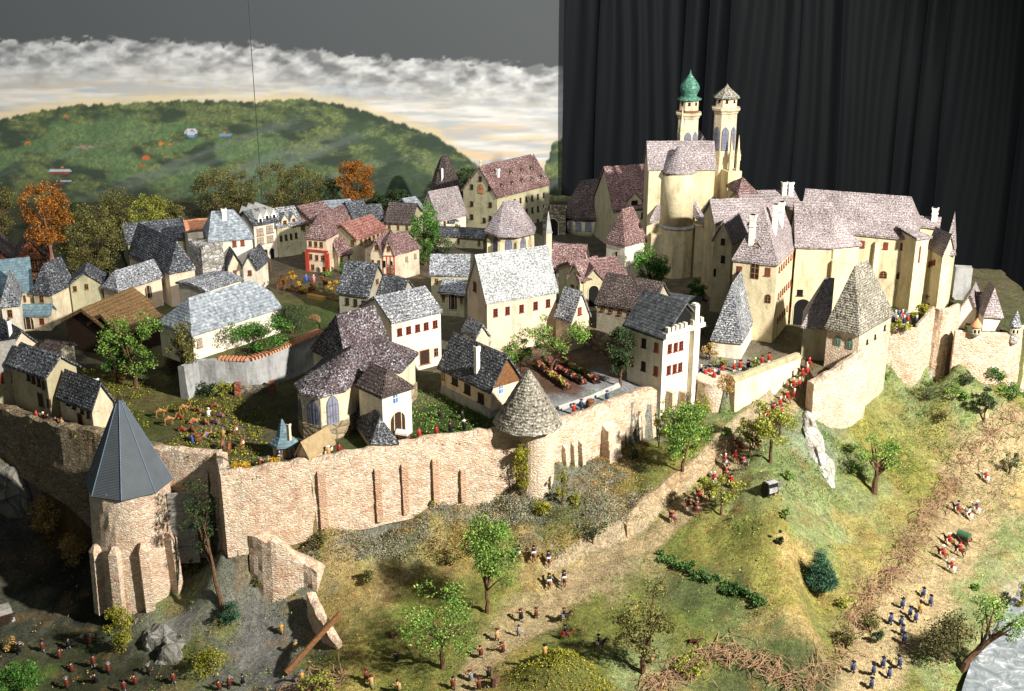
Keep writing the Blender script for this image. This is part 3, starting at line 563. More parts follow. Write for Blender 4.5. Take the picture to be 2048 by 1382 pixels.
wall_run('terrace_wall', [(1911, 664, 715, .46), (1960, 668, 730, .45), (2022, 670, 760, .45), (2050, 655, 745, .45), (2120, 640, 740, .45)], 'low brick wall with little corner turrets at the far end of the town', th=.18, jag=.01, extra=.5)
def earth_bank(line, hgt, label):
    pts = []
    for px, py in line: g = G(px, py); q = proj((g.x, g.y, g.z + hgt)); pts.append((q[0], q[1], py, g.z + hgt))
    return wall_run('earth_bank', pts, label, th=.22, mat=M_bank, jag=.05, cat='bank', bumpy=.06, extra=.12)
M_bank = stone('sandy_bank', [C(190, 166, 130), C(206, 184, 148), C(174, 150, 116), C(198, 178, 146)], 9, C(150, 126, 96), 1.0, 1.0)
earth_bank([(1252, 1068), (1290, 1032), (1336, 992), (1386, 954), (1430, 920), (1470, 888)], .24, 'sandy vertical earth bank along the uphill side of the ramp road')
# round bastion beside the keep
p = P(1436, 765, .12); mb = MB(); prof = []
zf = z_at(p.y, 850) - .3
mb.lathe((p.x, p.y + .34, 0), [(.52, zf), (.47, zf + (.1 - zf) * .5), (.43, .02), (.44, .1), (.40, .13), (.05, .05)], 28)
mb.single('round_bastion', M_wallpale, 'squat round bastion of rough pale stone between the keep and the gate wall', 'bastion')
# broken outwork wall in front of the long wall
wall_run('ruined_wall', [(496, 1062, 1175, -1.05), (520, 1078, 1195, -1.15), (545, 1092, 1196, -1.25), (575, 1104, 1192, -1.4), (605, 1120, 1186, -1.6), (634, 1150, 1176, -1.85)], 'crumbling wedge of pink stone outwork below the long town wall', th=.3, jag=.1, cat='wall')
wall_run('ruined_wall', [(615, 1192, 1215, -2.12), (632, 1225, 1250, -2.22), (652, 1262, 1285, -2.36), (676, 1300, 1322, -2.50), (690, 1335, 1352, -2.64)], 'low broken stone wall running down beside the leaning wooden beam', th=.16, jag=.08)
# retaining walls inside the town
rt = wall_run('retaining_wall', [(368, 735, 780, .72), (392, 722, 788, .72), (495, 722, 790, .72), (530, 712, 783, .74), (640, 668, 742, .76)], 'grey washed retaining wall with a tiled coping above the camel field', th=.16, mat=M_greywash, jag=.02, topz=.72)
mb = MB()
pts = [P(436, 719, .73), P(497, 721, .73), P(531, 710, .75), P(640, 664, .78)]
for a, bq in zip(pts[:-1], pts[1:]):
    nseg = max(2, int((bq - a).length / .075))
    for k in range(nseg):
        c = a.lerp(bq, (k + .5) / nseg); mb.box(c + Vector((0, .06, .0)), .05, .24, .045, math.atan2(bq.y - a.y, bq.x - a.x), taper=.8)
mb.build('tiled_coping', M_tile, rt)
# ruined stone pad in front of the retaining wall
mb = MB(); a = P(478, 786, 0); bq = P(546, 783, 0)
mb.box((a + bq) / 2 + Vector((0, -.04, 0)), (bq - a).length, .16, .16, 0.05)
o = mb.single('brick_trough', M_rubble, 'low stone trough with red brick ends against the grey retaining wall', 'trough')
for q in (a, bq):
    e = MB(); e.box(q + Vector((0, -.05, -.01)), .13, .2, .26, .05); e.build('brick_end', M_brickred, o)
# ------------------------------------------------------------------ windows and doors: real frames and panes standing a little proud of their wall
def outline(w, h, kind):
    if kind == 'rect': return [(-w / 2, -h / 2), (w / 2, -h / 2), (w / 2, h / 2), (-w / 2, h / 2)]
    o = [(-w / 2, -h / 2), (w / 2, -h / 2)]
    if kind == 'arch':
        c = h / 2 - w / 2; o += [(w / 2 * math.cos(a), c + w / 2 * math.sin(a)) for a in np.linspace(0, math.pi, 9)]
    else:
        c = h / 2 - w * .8; o += [(w / 2, c), (w * .44, c + w * .3), (w * .28, c + w * .58), (0, h / 2), (-w * .28, c + w * .58), (-w * .44, c + w * .3), (-w / 2, c)]
    return o
STY = {'dk': ('rect', M_frame, M_pane, .010, 1), 'rd': ('rect', M_redframe, M_pane, .012, 3), 'rs': ('rect', M_redbr, M_redbr, .008, 2), 'hole': ('rect', M_darkwood, M_black, .005, 0), 'te': ('arch', M_grey, M_teal, .02, 1),
       'ar': ('arch', M_frame, M_pane, .012, 3), 'go': ('goth', M_gothf, M_goth, .022, 4), 'wb': ('rect', M_chim, M_blue, .02, 1), 'door': ('rect', M_frame, M_darkwood, .015, 0), 'wdoor': ('rect', M_darkwood, M_wood, .012, 2), 'ad': ('arch', M_cream, M_darkwood, .02, 2), 'adk': ('arch', M_cream, M_black, .02, 0), 'gw': ('rect', M_frame, M_greywood, .015, 1), 'ds': ('rect', M_darkwood, M_darkwood, .006, 2), 'slit': ('rect', M_pane, M_black, .003, 0), 'bl': ('rect', M_darkwood, M_pane, .015, 3), 'bd': ('rect', M_frame, M_blue, .015, 1), 'ot': ('arch', M_redbr, M_tile, .015, 1)}
def add_window(parent, c, ax, nrm, w, h, sty, name=None):
    kind, mf, mp, fr, bars = STY[sty]; up = Vector((0, 0, 1)); mb = MB()
    def plate(w, h, z0, z1, m, off=(0, 0), kd=kind):
        o = outline(w, h, kd); n = len(o)
        vs = [c + ax * (x + off[0]) + up * (y + off[1]) + nrm * z for z in (z0, z1) for x, y in o]
        mb.add(vs, [tuple(range(n, 2 * n))] + [(k, (k + 1) % n, (k + 1) % n + n, k + n) for k in range(n)], m)
    plate(w + 2 * fr, h + 2 * fr, -.03, .012, 0); plate(w, h, -.02, .0155, 1)
    bw = max(.006, w * .08)
    if bars in (1, 3, 4): plate(bw, h * (.96 if kind == 'rect' else .9), .0, .021, 0, kd='rect')
    if bars == 2:
        for k in (-.25, .25): plate(bw * .6, h * .9, .0, .019, 0, (w * k, 0), 'rect')
    if bars in (1,): plate(w * .96, bw, .0, .019, 0, (0, h * .12), 'rect')
    if bars in (3, 4):
        for k in (-.18, .18): plate(w * .96, bw * .8, .0, .019, 0, (0, h * k), 'rect')
    if bars == 4:
        for k in (-.27, .27): plate(bw * .6, h * .72, .0, .019, 0, (w * k, -h * .1), 'rect')
    if kind == 'rect' and h < .5: plate(w * 1.35, .018, -.01, .03, 0, (0, -h / 2 - .012), 'rect')
    nm = name or ('door' if sty in ('door', 'wdoor', 'ad', 'adk', 'bd') else 'window')
    return mb.build(nm, [mf, mp], parent)
class Face:
    def __init__(s, o, ax, n): s.o = o; s.ax = ax; s.n = n
    def hit(s, px, py):
        r = ray(px, py); d = r.dot(s.n)
        return Vector((0, 0, CAMH)) + r * ((s.o - Vector((0, 0, CAMH))).dot(s.n) / d)
    def win(s, root, px, py, wp, hp, sty, name=None):
        c = s.hit(px, py); q0 = proj(c); q1 = proj(c + s.ax * .05); k = max(math.hypot(q1[0] - q0[0], q1[1] - q0[1]) / .05, 18)
        q2 = proj(c + Vector((0, 0, .05))); kv = abs(q2[1] - q0[1]) / .05
        return add_window(root, c, s.ax, s.n, min(wp / k, .6), hp / kv, sty, name)
    def row(s, root, a, b, n, wp, hp, sty):
        for i in range(n):
            t = i / max(1, n - 1); s.win(root, a[0] + (b[0] - a[0]) * t, a[1] + (b[1] - a[1]) * t, wp, hp, sty)
def roof_solid(polys, th, sub=4, jit=.018, seed=0):
    bm = bmesh.new(); cache = {}
    def V(p):
        k = tuple(round(c, 4) for c in p)
        if k not in cache: cache[k] = bm.verts.new(p)
        return cache[k]
    for p in polys:
        q = [V(v) for v in p]; q2 = [v for i, v in enumerate(q) if v is not q[i - 1]]
        if len(q2) >= 3:
            try: bm.faces.new(q2)
            except ValueError: pass
    bm.normal_update()
    bmesh.ops.triangulate(bm, faces=bm.faces[:]); bmesh.ops.subdivide_edges(bm, edges=bm.edges[:], cuts=sub, use_grid_fill=True)
    from mathutils import noise as _n
    for v in bm.verts:
        q = Vector((v.co.x * 3.1 + seed, v.co.y * 3.1, v.co.z * 3.1)); v.co.z += (_n.noise(q) * 1.0 + _n.noise(q * 3) * .45) * jit
    bm.normal_update(); bm.verts.index_update(); th = abs(th); n = len(bm.verts)
    vs = [v.co[:] for v in bm.verts] + [(v.co.x, v.co.y, v.co.z - th * 1.25) for v in bm.verts]; fs = []
    for f in bm.faces:
        q = [v.index for v in f.verts]; q = q if f.normal.z >= 0 else q[::-1]; fs.append(q); fs.append([a + n for a in q[::-1]])
    for e in bm.edges:
        if len(e.link_faces) == 1: a, b = e.verts[0].index, e.verts[1].index; l = e.link_loops[0]; a, b = l.vert.index, l.link_loop_next.vert.index; fs.append([b, a, a + n, b + n])
    vs = [(x, y, z + th * .9) for x, y, z in vs]
    mb = MB(); mb.add(vs, fs); bm.free()
    return mb
ROOTN = 0
class House: pass
def house(name, label, cat, A, B, Cc=None, dep=None, ze=None, foot=None, zg=0.0, ridge='AB', ry=None, rh=None, rend=0, hip=(0, 0), hh=(1, 1), wall=None, roof=None, ov=.07, th=.045, rectify=True, group=None, drop=.15, jit=.018, flat=False, rsub=4, shift=.5, into=None):
    """A shared front corner of the eaves, B other end of one wall, Cc other end of the other wall (photo pixels); heights from foot or ze"""
    global ROOTN; ROOTN += 1
    wall = wall or M_cream; roof = roof or M_rgrey
    if ze is None:
        g = P(A[0], foot, zg); ze = z_at(g.y, A[1]); a = Vector((g.x, g.y, ze))
        a = P(A[0], A[1], ze)
    else: a = P(A[0], A[1], ze)
    b = P(B[0], B[1], ze); u = b - a; L = u.length; u /= L
    w = Vector((-u.y, u.x, 0))
    if Cc is not None:
        c = P(Cc[0], Cc[1], ze) - a
        if rectify:       # share the error of both walls, keep where each ends across the picture
            def fit(d, px, t0):
                lo_, hi_ = t0 * .45, t0 * 1.9; best = min(np.linspace(lo_, hi_, 60), key=lambda t: abs(proj(a + d * t)[0] - px)); return float(best)
            a1 = math.atan2(u.y, u.x); a2 = math.atan2(c.y, c.x); sg = 1 if u.x * c.y - u.y * c.x > 0 else -1
            er = ((a2 - a1) * sg) % 6.28318 - math.pi / 2; a1 += sg * er * .5; u = Vector((math.cos(a1), math.sin(a1), 0)); w = Vector((-u.y, u.x, 0)) * sg
            L = fit(u, B[0], L); D = fit(w, Cc[0], c.length)
        else: D = c.length; w = c / D
    else:
        D = abs(dep); w = w if w.y * (1 if dep > 0 else -1) > 0 else -w
    H = House(); H.a, H.u, H.w, H.L, H.D, H.ze, H.zg = a, u, w, L, D, ze, zg
    if ridge == 'AB': r, cx, Lr, Lc = u, w, L, D
    else: r, cx, Lr, Lc = w, u, D, L
    H.r, H.c, H.Lr, H.Lc = r, cx, Lr, Lc
    up = Vector((0, 0, 1))
    if flat: rh = 0
    if rh is None:
        e = a + cx * (Lc * shift) + r * (Lr if rend else 0) + r * ((hip[0] if not rend else -hip[1]) * Lc * .5 if not hh[rend] == 1 else 0); rh = z_at(e.y, ry) - ze
    H.rh = rh
    ctr = a + u * (L / 2) + w * (D / 2); root = into or empty(name, (ctr.x, ctr.y, zg), label, cat, group); H.root = root
    Q = lambda s, t, z: a + r * s + cx * t + up * z
    zb = zg - ze - drop
    mb = MB()
    # walls (a closed shell with gables)
    def gab(s, t):      # profile at an end, from c=0 to c=Lc
        if flat: return [Q(s, 0, 0), Q(s, Lc, 0)]
        if t >= 1: return [Q(s, 0, 0), Q(s, Lc * shift, rh - .012), Q(s, Lc, 0)]
        if t <= 0: return [Q(s, 0, 0), Q(s, Lc, 0)]
        return [Q(s, 0, 0), Q(s, Lc * shift * t, rh * t - .012), Q(s, Lc - Lc * (1 - shift) * t, rh * t - .012), Q(s, Lc, 0)]
    g0, g1 = gab(0, hh[0]), gab(Lr, hh[1])
    e0 = [Q(0, 0, zb)] + g0 + [Q(0, Lc, zb)]; e1 = [Q(Lr, 0, zb)] + g1 + [Q(Lr, Lc, zb)]
    mb.add(e0, [tuple(range(len(e0)))]); mb.add(e1, [tuple(range(len(e1) - 1, -1, -1))])
    mb.add([Q(0, 0, zb), Q(Lr, 0, zb), Q(Lr, 0, 0), Q(0, 0, 0)], [(0, 1, 2, 3)]); mb.add([Q(0, Lc, zb), Q(Lr, Lc, zb), Q(Lr, Lc, 0), Q(0, Lc, 0)], [(3, 2, 1, 0)])
    if flat: mb.add([Q(0, 0, 0), Q(Lr, 0, 0), Q(Lr, Lc, 0), Q(0, Lc, 0)], [(0, 1, 2, 3)])
    wm = mb.build('wall', wall, root)
    bm = bmesh.new(); bm.from_mesh(wm.data); bmesh.ops.remove_doubles(bm, verts=bm.verts, dist=.0005); bmesh.ops.recalc_face_normals(bm, faces=bm.faces); bm.to_mesh(wm.data); bm.free()
    H.wall = wm
    if flat: pass
    else:
        # roof faces with eaves
        k0 = rh / (Lc * shift); k1 = rh / (Lc * (1 - shift)); oc = ov / math.sqrt(1 + k0 * k0)
        lift = .02
        i0 = hip[0] * Lc * .5 if hh[0] < 1 else -ov * .7; i1 = hip[1] * Lc * .5 if hh[1] < 1 else -ov * .7
        if i0 > 0 and i1 > 0 and i0 + i1 > Lr * .96: q_ = Lr * .96 / (i0 + i1); i0 *= q_; i1 *= q_
        def end(s0, t, inset, sgn):
            se = s0 - sgn * (ov * .7)
            if t >= 1:
                return dict(Ea=Q(se, -oc, -oc * k0 + lift), Eb=Q(se, Lc + oc, -oc * k1 + lift), R=Q(se, Lc * shift, rh + lift), H=None)
            if t <= 0:
                return dict(Ea=Q(se, -oc, -oc * k0 + lift), Eb=Q(se, Lc + oc, -oc * k1 + lift), R=Q(s0 + sgn * inset, Lc * shift, rh + lift), H=0)
            return dict(Ea=Q(se, -oc, -oc * k0 + lift), Eb=Q(se, Lc + oc, -oc * k1 + lift), Ha=Q(se, Lc * shift * t, rh * t + lift), Hb=Q(se, Lc - Lc * (1 - shift) * t, rh * t + lift), R=Q(s0 + sgn * inset, Lc * shift, rh + lift), H=1)
        E0, E1 = end(0, hh[0], i0, 1), end(Lr, hh[1], i1, -1)
        def slope(side):
            p = [E0['E' + side], E1['E' + side]]
            if E1['H'] == 1: p.append(E1['H' + side])
            p += [E1['R'], E0['R']]
            if E0['H'] == 1: p.append(E0['H' + side])
            return p
        polys = [slope('a'), slope('b')[::-1]]
        for E, fl in ((E0, 1), (E1, 0)):
            if E['H'] == 0: p = [E['Eb'], E['Ea'], E['R']]; polys.append(p if fl else p[::-1])
            if E['H'] == 1: p = [E['Hb'], E['Ha'], E['R']]; polys.append(p if fl else p[::-1])
        nn = (polys[0][1] - polys[0][0]).cross(polys[0][2] - polys[0][1])
        if nn.z < 0: polys = [p[::-1] for p in polys]
        H.roof = roof_solid(polys, -th, rsub, jit, ROOTN * 1.7).build('roof', roof, root)
        na = (Q(1, 0, 0) - Q(0, 0, 0)).cross(Q(0, Lc * shift, rh) - Q(0, 0, 0)); na = na if na.z > 0 else -na
        nb = (Q(1, Lc, 0) - Q(0, Lc, 0)).cross(Q(0, Lc * shift, rh) - Q(0, Lc, 0)); nb = nb if nb.z > 0 else -nb
        H.sa = Face(Q(0, 0, lift), r, na.normalized()); H.sb = Face(Q(0, Lc, lift), r, nb.normalized())
        ne = (Q(0, Lc, 0) - Q(0, 0, 0)).cross(Q(max(i0, .01), Lc * shift, rh) - Q(0, 0, 0)); ne = ne if ne.z > 0 else -ne
        H.s0 = Face(Q(0, 0, lift), cx, ne.normalized())
        ne = (Q(Lr, Lc, 0) - Q(Lr, 0, 0)).cross(Q(Lr - max(i1, .01), Lc * shift, rh) - Q(Lr, 0, 0)); ne = ne if ne.z > 0 else -ne
        H.s1 = Face(Q(Lr, 0, lift), cx, ne.normalized())
    H.f = Face(a.copy(), u, -w); H.s = Face(a.copy(), w, -u); H.b = Face(a + u * L, w, u)
    return H
def chimney(H, px, pyb, pyt, wp, mat=None, slope='sa', flare=True, root=None, double=False):
    f = getattr(H, slope); c = f.hit(px, pyb); dd = depth(c); w = wp * dd / FPX; zt = z_at(c.y, pyt); mb = MB(); an = math.atan2(H.u.y, H.u.x); h = zt - c.z
    mb.box((c.x, c.y, c.z - .12), w * .8, w * .8, h * .80 + .12, an)
    if flare:
        mb.box((c.x, c.y, c.z + h * .58), w * 1.0, w * 1.0, h * .05, an); mb.box((c.x, c.y, c.z + h * .80 + .001), w * .86, w * .86, h * .2 - .001, an, taper=1.25)
        mb.box((c.x, c.y, c.z + h + .001), w * .6, w * .6, .02, an, 1)
    else: mb.box((c.x, c.y, c.z + h * .80 + .001), w * 1.0, w * 1.0, h * .2, an); mb.box((c.x, c.y, c.z + h + .002), w * .5, w * .5, .02, an, 1)
    return mb.build('chimney', [mat or M_chim, M_black], H.roof if getattr(H, 'roof', None) else H.root)
def dormer(H, px, py, wp, hp, slope='sa', mat=None, roof=None, sty='dk', lean=True):
    """little gabled dormer standing on a roof slope; px, py = middle of its front"""
    f = getattr(H, slope); c = f.hit(px, py); n = Vector((f.n.x, f.n.y, 0)).normalized(); s = Vector((-n.y, n.x, 0)); k = depth(c) / FPX; w, h = wp * k, hp * k * 1.05
    tan = f.n.z / math.hypot(f.n.x, f.n.y)       # run per rise
    o = c + n * (h * .2 * tan); z0 = -h * .55; z1 = h * .15; z2 = h * .62; d = (z2 + h) * tan + .12; up = Vector((0, 0, 1)); mb = MB(); pf = []
    for q in (0, -d):
        pf += [o + n * q + s * (-w / 2) + up * z0, o + n * q + s * (w / 2) + up * z0, o + n * q + s * (w / 2) + up * z1, o + n * q + up * z2, o + n * q - s * (w / 2) + up * z1]
    mb.add(pf, [(0, 1, 2, 3, 4), (9, 8, 7, 6, 5), (0, 5, 6, 1), (1, 6, 7, 2), (4, 9, 5, 0), (2, 7, 8, 3), (3, 8, 9, 4)])
    dm = mb.build('dormer', mat or M_cream, H.root)
    t = .02; e = .02
    r1 = [o + n * e + s * (w / 2 + .025) + up * (z1 - .02), o + n * e + up * (z2 + t), o - n * d + up * (z2 + t), o - n * d + s * (w / 2 + .025) + up * (z1 - .02)]
    r2 = [o + n * e - s * (w / 2 + .025) + up * (z1 - .02), o + n * e + up * (z2 + t), o - n * d + up * (z2 + t), o - n * d - s * (w / 2 + .025) + up * (z1 - .02)]
    mr = MB()
    for r_ in (r1, r2): mr.add([v + up * .022 for v in r_] + [v + up * .002 for v in r_], [(0, 1, 2, 3), (7, 6, 5, 4), (0, 4, 5, 1), (3, 2, 6, 7), (0, 3, 7, 4)])
    mr.build('dormer_roof', roof or H.roof.data.materials[0], dm)
    add_window(dm, o + up * ((z0 + z1) / 2 + h * .16), s, n, w * .42, h * .4, sty)
    return dm
def lathe_tower(root, px, py, z, prof, mat, name='wall', n=28, c=None, smooth=True, a0=0, sx=1, sy=1):
    p = c if c is not None else P(px, py, z); mb = MB(); mb.lathe((p.x, p.y, 0), prof, n, 0, a0, sx, sy); return mb.build(name, mat, root, smooth)
def rough_cone(c, prof, n, mat, name, root, amp=.02, a0=0, th=0):
    vs = []; fs = []; m = len(prof)
    for i, (r, z) in enumerate(prof):
        for k in range(n):
            a = a0 + 6.283185 * k / n; q = 1 + amp * (rnd.random() - .5) * 2
            vs.append((c[0] + r * q * math.cos(a), c[1] + r * q * math.sin(a), z + amp * (rnd.random() - .5)))
    fs = [(i * n + k, i * n + (k + 1) % n, (i + 1) * n + (k + 1) % n, (i + 1) * n + k) for i in range(m - 1) for k in range(n)] + [tuple(range(n - 1, -1, -1)), tuple((m - 1) * n + k for k in range(n))]
    mb = MB(); mb.add(vs, fs); return mb.build(name, mat, root)
# ------------------------------------------------------------------ houses, west side
HB = 'house'
h = house('slate_house', 'pale house under a long smooth blue slate roof behind an arched gateway', HB, (-70, 594), (64, 580), dep=1.3, ze=.85, ry=531, roof=M_rblue, jit=.008)
h.f.win(h.root, 48, 597, 6, 12, 'dk')
h = house('slate_house', 'narrow house wing with a hipped dark slate end beside the long blue roof', HB, (66, 583), (103, 586), dep=.9, ze=.85, ridge='AC', ry=532, hh=(0, 1), hip=(.7, 0), roof=M_rdark)
h.f.win(h.root, 84, 598, 6, 12, 'dk')
h = house('gateway', 'low white gateway with a round arched door under a lean slate roof', 'gateway', (38, 630), (98, 629), dep=.35, ze=.42, rh=.2, roof=M_rblue, wall=M_cream, jig=0) if False else house('gateway', 'low white gateway with a round arched door under a lean slate roof', 'gateway', (38, 630), (98, 629), dep=.4, ze=.42, rh=.16, roof=M_rblue, jit=.006)
h.f.win(h.root, 57, 645, 20, 26, 'ad'); h.f.win(h.root, 84, 642, 7, 10, 'rd')
h = house('gabled_house', 'white house with a steep light grey hipped roof cut by the photo edge', HB, (2, 610), (37, 607), dep=1.2, ze=.9, ridge='AC', hh=(0, 1), hip=(.8, 0), ry=563, roof=M_rgrey, wall=M_white)
h.f.win(h.root, 20, 627, 8, 14, 'dk')
def timber(H, face, x0, x1, y0, y1, n, mat=None):
    mb = MB(); f = getattr(H, face); up = Vector((0, 0, 1))
    a = f.hit(x0, y0); bq = f.hit(x1, y0); zb = f.hit(x0, y1).z; zt = a.z
    def bar(p, q, w):
        d = (q - p).normalized(); s = d.cross(f.n).normalized() * w / 2; o = f.n * .012
        mb.add([p - s - f.n * .01, p + s - f.n * .01, q + s - f.n * .01, q - s - f.n * .01, p - s + o, p + s + o, q + s + o, q - s + o], [(4, 5, 6, 7), (0, 1, 5, 4), (1, 2, 6, 5), (2, 3, 7, 6), (3, 0, 4, 7)])
    for k in range(n + 1):
        p = a.lerp(bq, k / n); bar(Vector((p.x, p.y, zb)), Vector((p.x, p.y, zt)), .03)
    for t in (0, .5, 1): z = zb + (zt - zb) * t; bar(Vector((a.x, a.y, z)) - f.n * .001, Vector((bq.x, bq.y, z)) - f.n * .001, .03)
    return mb.build('timber_frame', mat or M_darkwood, H.root)
M_bricky = stone('orange_brick', [C(150, 84, 56), C(170, 100, 66), C(140, 76, 52)], 12, C(90, 60, 44), .5)
for A, B_, ry, lab in (((-50, 526), (24, 520), 489, 'dark half timbered brick house cut by the photo edge below the orange tree'), ((30, 520), (93, 515), 477, 'dark half timbered brick house whose gable stands left of the orange tree')):
    h = house('timbered_house', lab, HB, A, B_, dep=1.6, ze=.62, ridge='AC', ry=ry, roof=M_rbrown, wall=M_bricky)
    timber(h, 'f', A[0] + 1, B_[0] - 1, A[1] + 3, A[1] + 26, 6); m_ = (A[0] + B_[0]) / 2; h.f.win(h.root, m_, ry + 24, 9, 9, 'dk')
    for k in (-18, 4, 20): h.f.win(h.root, m_ + k, ry + 54, 7, 10, 'dk')
h = house('cottage', 'small gabled cottage with a white chimney on its dark roof beside the row houses', HB, (22, 697), (72, 685), dep=1.35, ze=.6, ridge='AC', ry=663, roof=M_rdark, wall=M_pink)
chimney(h, 21, 672, 641, 9, flare=False)
h = house('row_house', 'tall row house with a black slate roof and four narrow brown windows', HB, (92, 752), (20, 731), (152, 733), ze=.95, ry=714, roof=M_rdark, wall=M_yellow, ov=.1)
for p in ((57, 752), (67, 758), (78, 764), (88, 770)): h.f.win(h.root, *p, 6, 15, 'ds')
h.f.win(h.root, 82, 800, 10, 26, 'door'); h.f.win(h.root, 97, 806, 5, 15, 'ds')
h = house('row_house', 'lower row house with a smooth dark roof nearest the grey cone roofed tower', HB, (183, 817), (118, 783), (224, 799), ze=.5, ry=767, roof=M_rdark, wall=M_cream, ov=.09)
for p in ((136, 802), (148, 809), (164, 818), (177, 828)): h.f.win(h.root, *p, 6, 15, 'ds')
h.f.win(h.root, 161, 840, 9, 24, 'door'); chimney(h, 194, 772, 757, 8, flare=False, slope='sb')
h = house('row_house', 'yellow walled wing with a grey plank roof joining the tall row house', HB, (-60, 748), (36, 734), dep=1.0, ze=.82, ry=697, roof=M_greywood, wall=M_yellow)
h.f.win(h.root, 29, 753, 12, 17, 'ds'); h.f.win(h.root, 0, 757, 12, 17, 'rs')
h = house('shed', 'small brown roofed shed half hidden behind the tall row house', 'shed', (78, 703), (112, 708), dep=.6, ze=.55, ridge='AB', ry=684, roof=M_rbrown, wall=M_grey)
h = house('cottage', 'white cottage with pale drybrushed roof and white shutters under the olive trees', HB, (236, 580), (322, 560), (206, 576), ze=.78, ry=545, hh=(0, 1), hip=(.7, 0), roof=M_rgrey, wall=M_pink)
h.f.win(h.root, 245, 592, 8, 12, 'dk'); h.f.win(h.root, 268, 586, 8, 12, 'dk'); h.f.win(h.root, 296, 583, 13, 24, 'ad')
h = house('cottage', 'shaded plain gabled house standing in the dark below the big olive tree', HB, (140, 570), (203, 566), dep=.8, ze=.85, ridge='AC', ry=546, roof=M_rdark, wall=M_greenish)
h.f.win(h.root, 150, 577, 6, 9, 'dk'); h.f.win(h.root, 173, 573, 6, 9, 'dk')
h = house('barn', 'big barn with a black speckled roof slope and a pale hipped end', 'barn', (338, 546), (389, 540), (258, 526), ze=.92, ridge='AC', hh=(0, 1), hip=(.28, 0), ry=484, roof=M_rdark, wall=M_pink, ov=.05)
h = house('shed', 'small shed painted blue grey all over between the barns', 'shed', (366, 560), (382, 555), (316, 553), ze=.55, ridge='AC', ry=546, roof=M_bluegrey, wall=M_bluegrey, jit=.003)
mb = MB(); c = P(349, 592, .0); mb.box((c.x, c.y, -.02), .32, .3, .38, .3); mb.build('annex', M_bluegrey, h.root)
h = house('ruined_tower', 'roofless ruined tower of pale grey rubble with a ragged top', 'tower', (402, 497), (446, 493), (375, 492), ze=1.3, flat=True, wall=M_whitestone)
mb = MB()
for k in range(26):
    t = k / 25; c = h.a + h.u * (h.L * t) if k % 2 else h.a + h.w * (h.D * t)
    c = c + (h.w if k % 2 else h.u) * .06; mb.box((c.x, c.y, h.ze - .01), rnd.uniform(.05, .09), rnd.uniform(.05, .09), rnd.uniform(.03, .1), rnd.random())
mb.build('ragged_crest', M_whitestone, h.root); h.f.row(h.root, (418, 556), (412, 575), 2, 3, 6, 'hole')
h = house('merchant_house', 'tall white house with a broad grey hipped roof and a white ridge chimney', HB, (419, 481), (504, 474), dep=1.35, ze=1.35, ry=426, hh=(0, 0), hip=(.25, .55), roof=M_rslate, wall=M_white)
h.f.win(h.root, 469, 487, 7, 11, 'rs'); h.f.win(h.root, 485, 485, 7, 11, 'rs'); chimney(h, 449, 440, 417, 11, flare=False)
h = house('annex_house', 'white annex with a flat brown tiled top against the tall hipped house', HB, (374, 459), (420, 455), dep=.8, ze=1.35, rh=.12, roof=M_tile, wall=M_white)
h.f.win(h.root, 403, 484, 16, 14, 'gw')
for A, B_, ry, lab in (((456, 534), (483, 531), 505, 'little gabled house front beside the ragged ruined tower'), ((486, 534), (514, 535), 509, 'little gabled house front with steep dark roof facing the market street')):
    h = house('cottage', lab, HB, A, B_, dep=.9, ze=.72, ridge='AC', ry=ry, roof=M_rdark, wall=M_white if A[0] > 480 else M_pink, ov=.09)
    h.f.win(h.root, (A[0] + B_[0]) / 2, 545, 6, 8, 'rs')
h = house('storehouse', 'long dark roof half hidden behind the black speckled barn', HB, (256, 486), (376, 474), dep=1.6, ze=.85, ry=450, roof=M_rdark, wall=M_greenish)
h = house('cottage', 'dark roofed cottage wedged behind the big light grey barn', HB, (482, 560), (410, 582), dep=1.0, ze=.95, ry=548, roof=M_rgrey, wall=M_white)
h = house('great_barn', 'great white barn with a broad light grey half hipped roof above the retaining wall', 'barn', (384, 669), (559, 614), (318, 646), foot=722, zg=.68, ry=601, hh=(0, .45), hip=(.7, .45), roof=M_rslate, wall=M_white, ov=.06)
h.f.win(h.root, 399, 686, 9, 16, 'gw')
h = house('thatched_barn', 'brown thatched barn with dark plank walls, the nearer of the pair', 'barn', (241, 668), (320, 641), (176, 655), ze=.62, ry=633, roof=M_thatch, wall=M_darkwood, ov=.1, th=.07)
h = house('thatched_barn', 'brown thatched barn with a straw ridge, behind the nearer thatched one', 'barn', (206, 652), (300, 613), (132, 642), ze=.72, ry=622, roof=M_thatch, wall=M_darkwood, ov=.1, th=.07)

# ------------------------------------------------------------------ houses, market and middle
h = house('market_house', 'tall white market house crowned by three pointed white gables', HB, (507, 450), (552, 442), dep=1.0, ze=1.1, rh=.28, roof=M_rdark, wall=M_white)
for p in ((517, 440), (530, 434), (544, 432)): dormer(h, p[0], p[1], 11, 22, mat=M_chim, roof=M_chim, sty='hole')
h.f.win(h.root, 520, 464, 12, 13, 'gw'); h.f.win(h.root, 539, 459, 12, 13, 'gw'); h.f.win(h.root, 521, 482, 12, 12, 'gw'); h.f.win(h.root, 540, 478, 12, 12, 'gw'); h.f.row(h.root, (518, 512), (544, 507), 3, 8, 22, 'adk')
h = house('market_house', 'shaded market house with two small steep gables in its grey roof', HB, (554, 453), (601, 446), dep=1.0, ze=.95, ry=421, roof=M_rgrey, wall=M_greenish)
dormer(h, 567, 444, 15, 24, mat=M_cream); dormer(h, 585, 440, 13, 20, mat=M_cream); h.f.row(h.root, (562, 476), (592, 470), 4, 4, 9, 'ds')
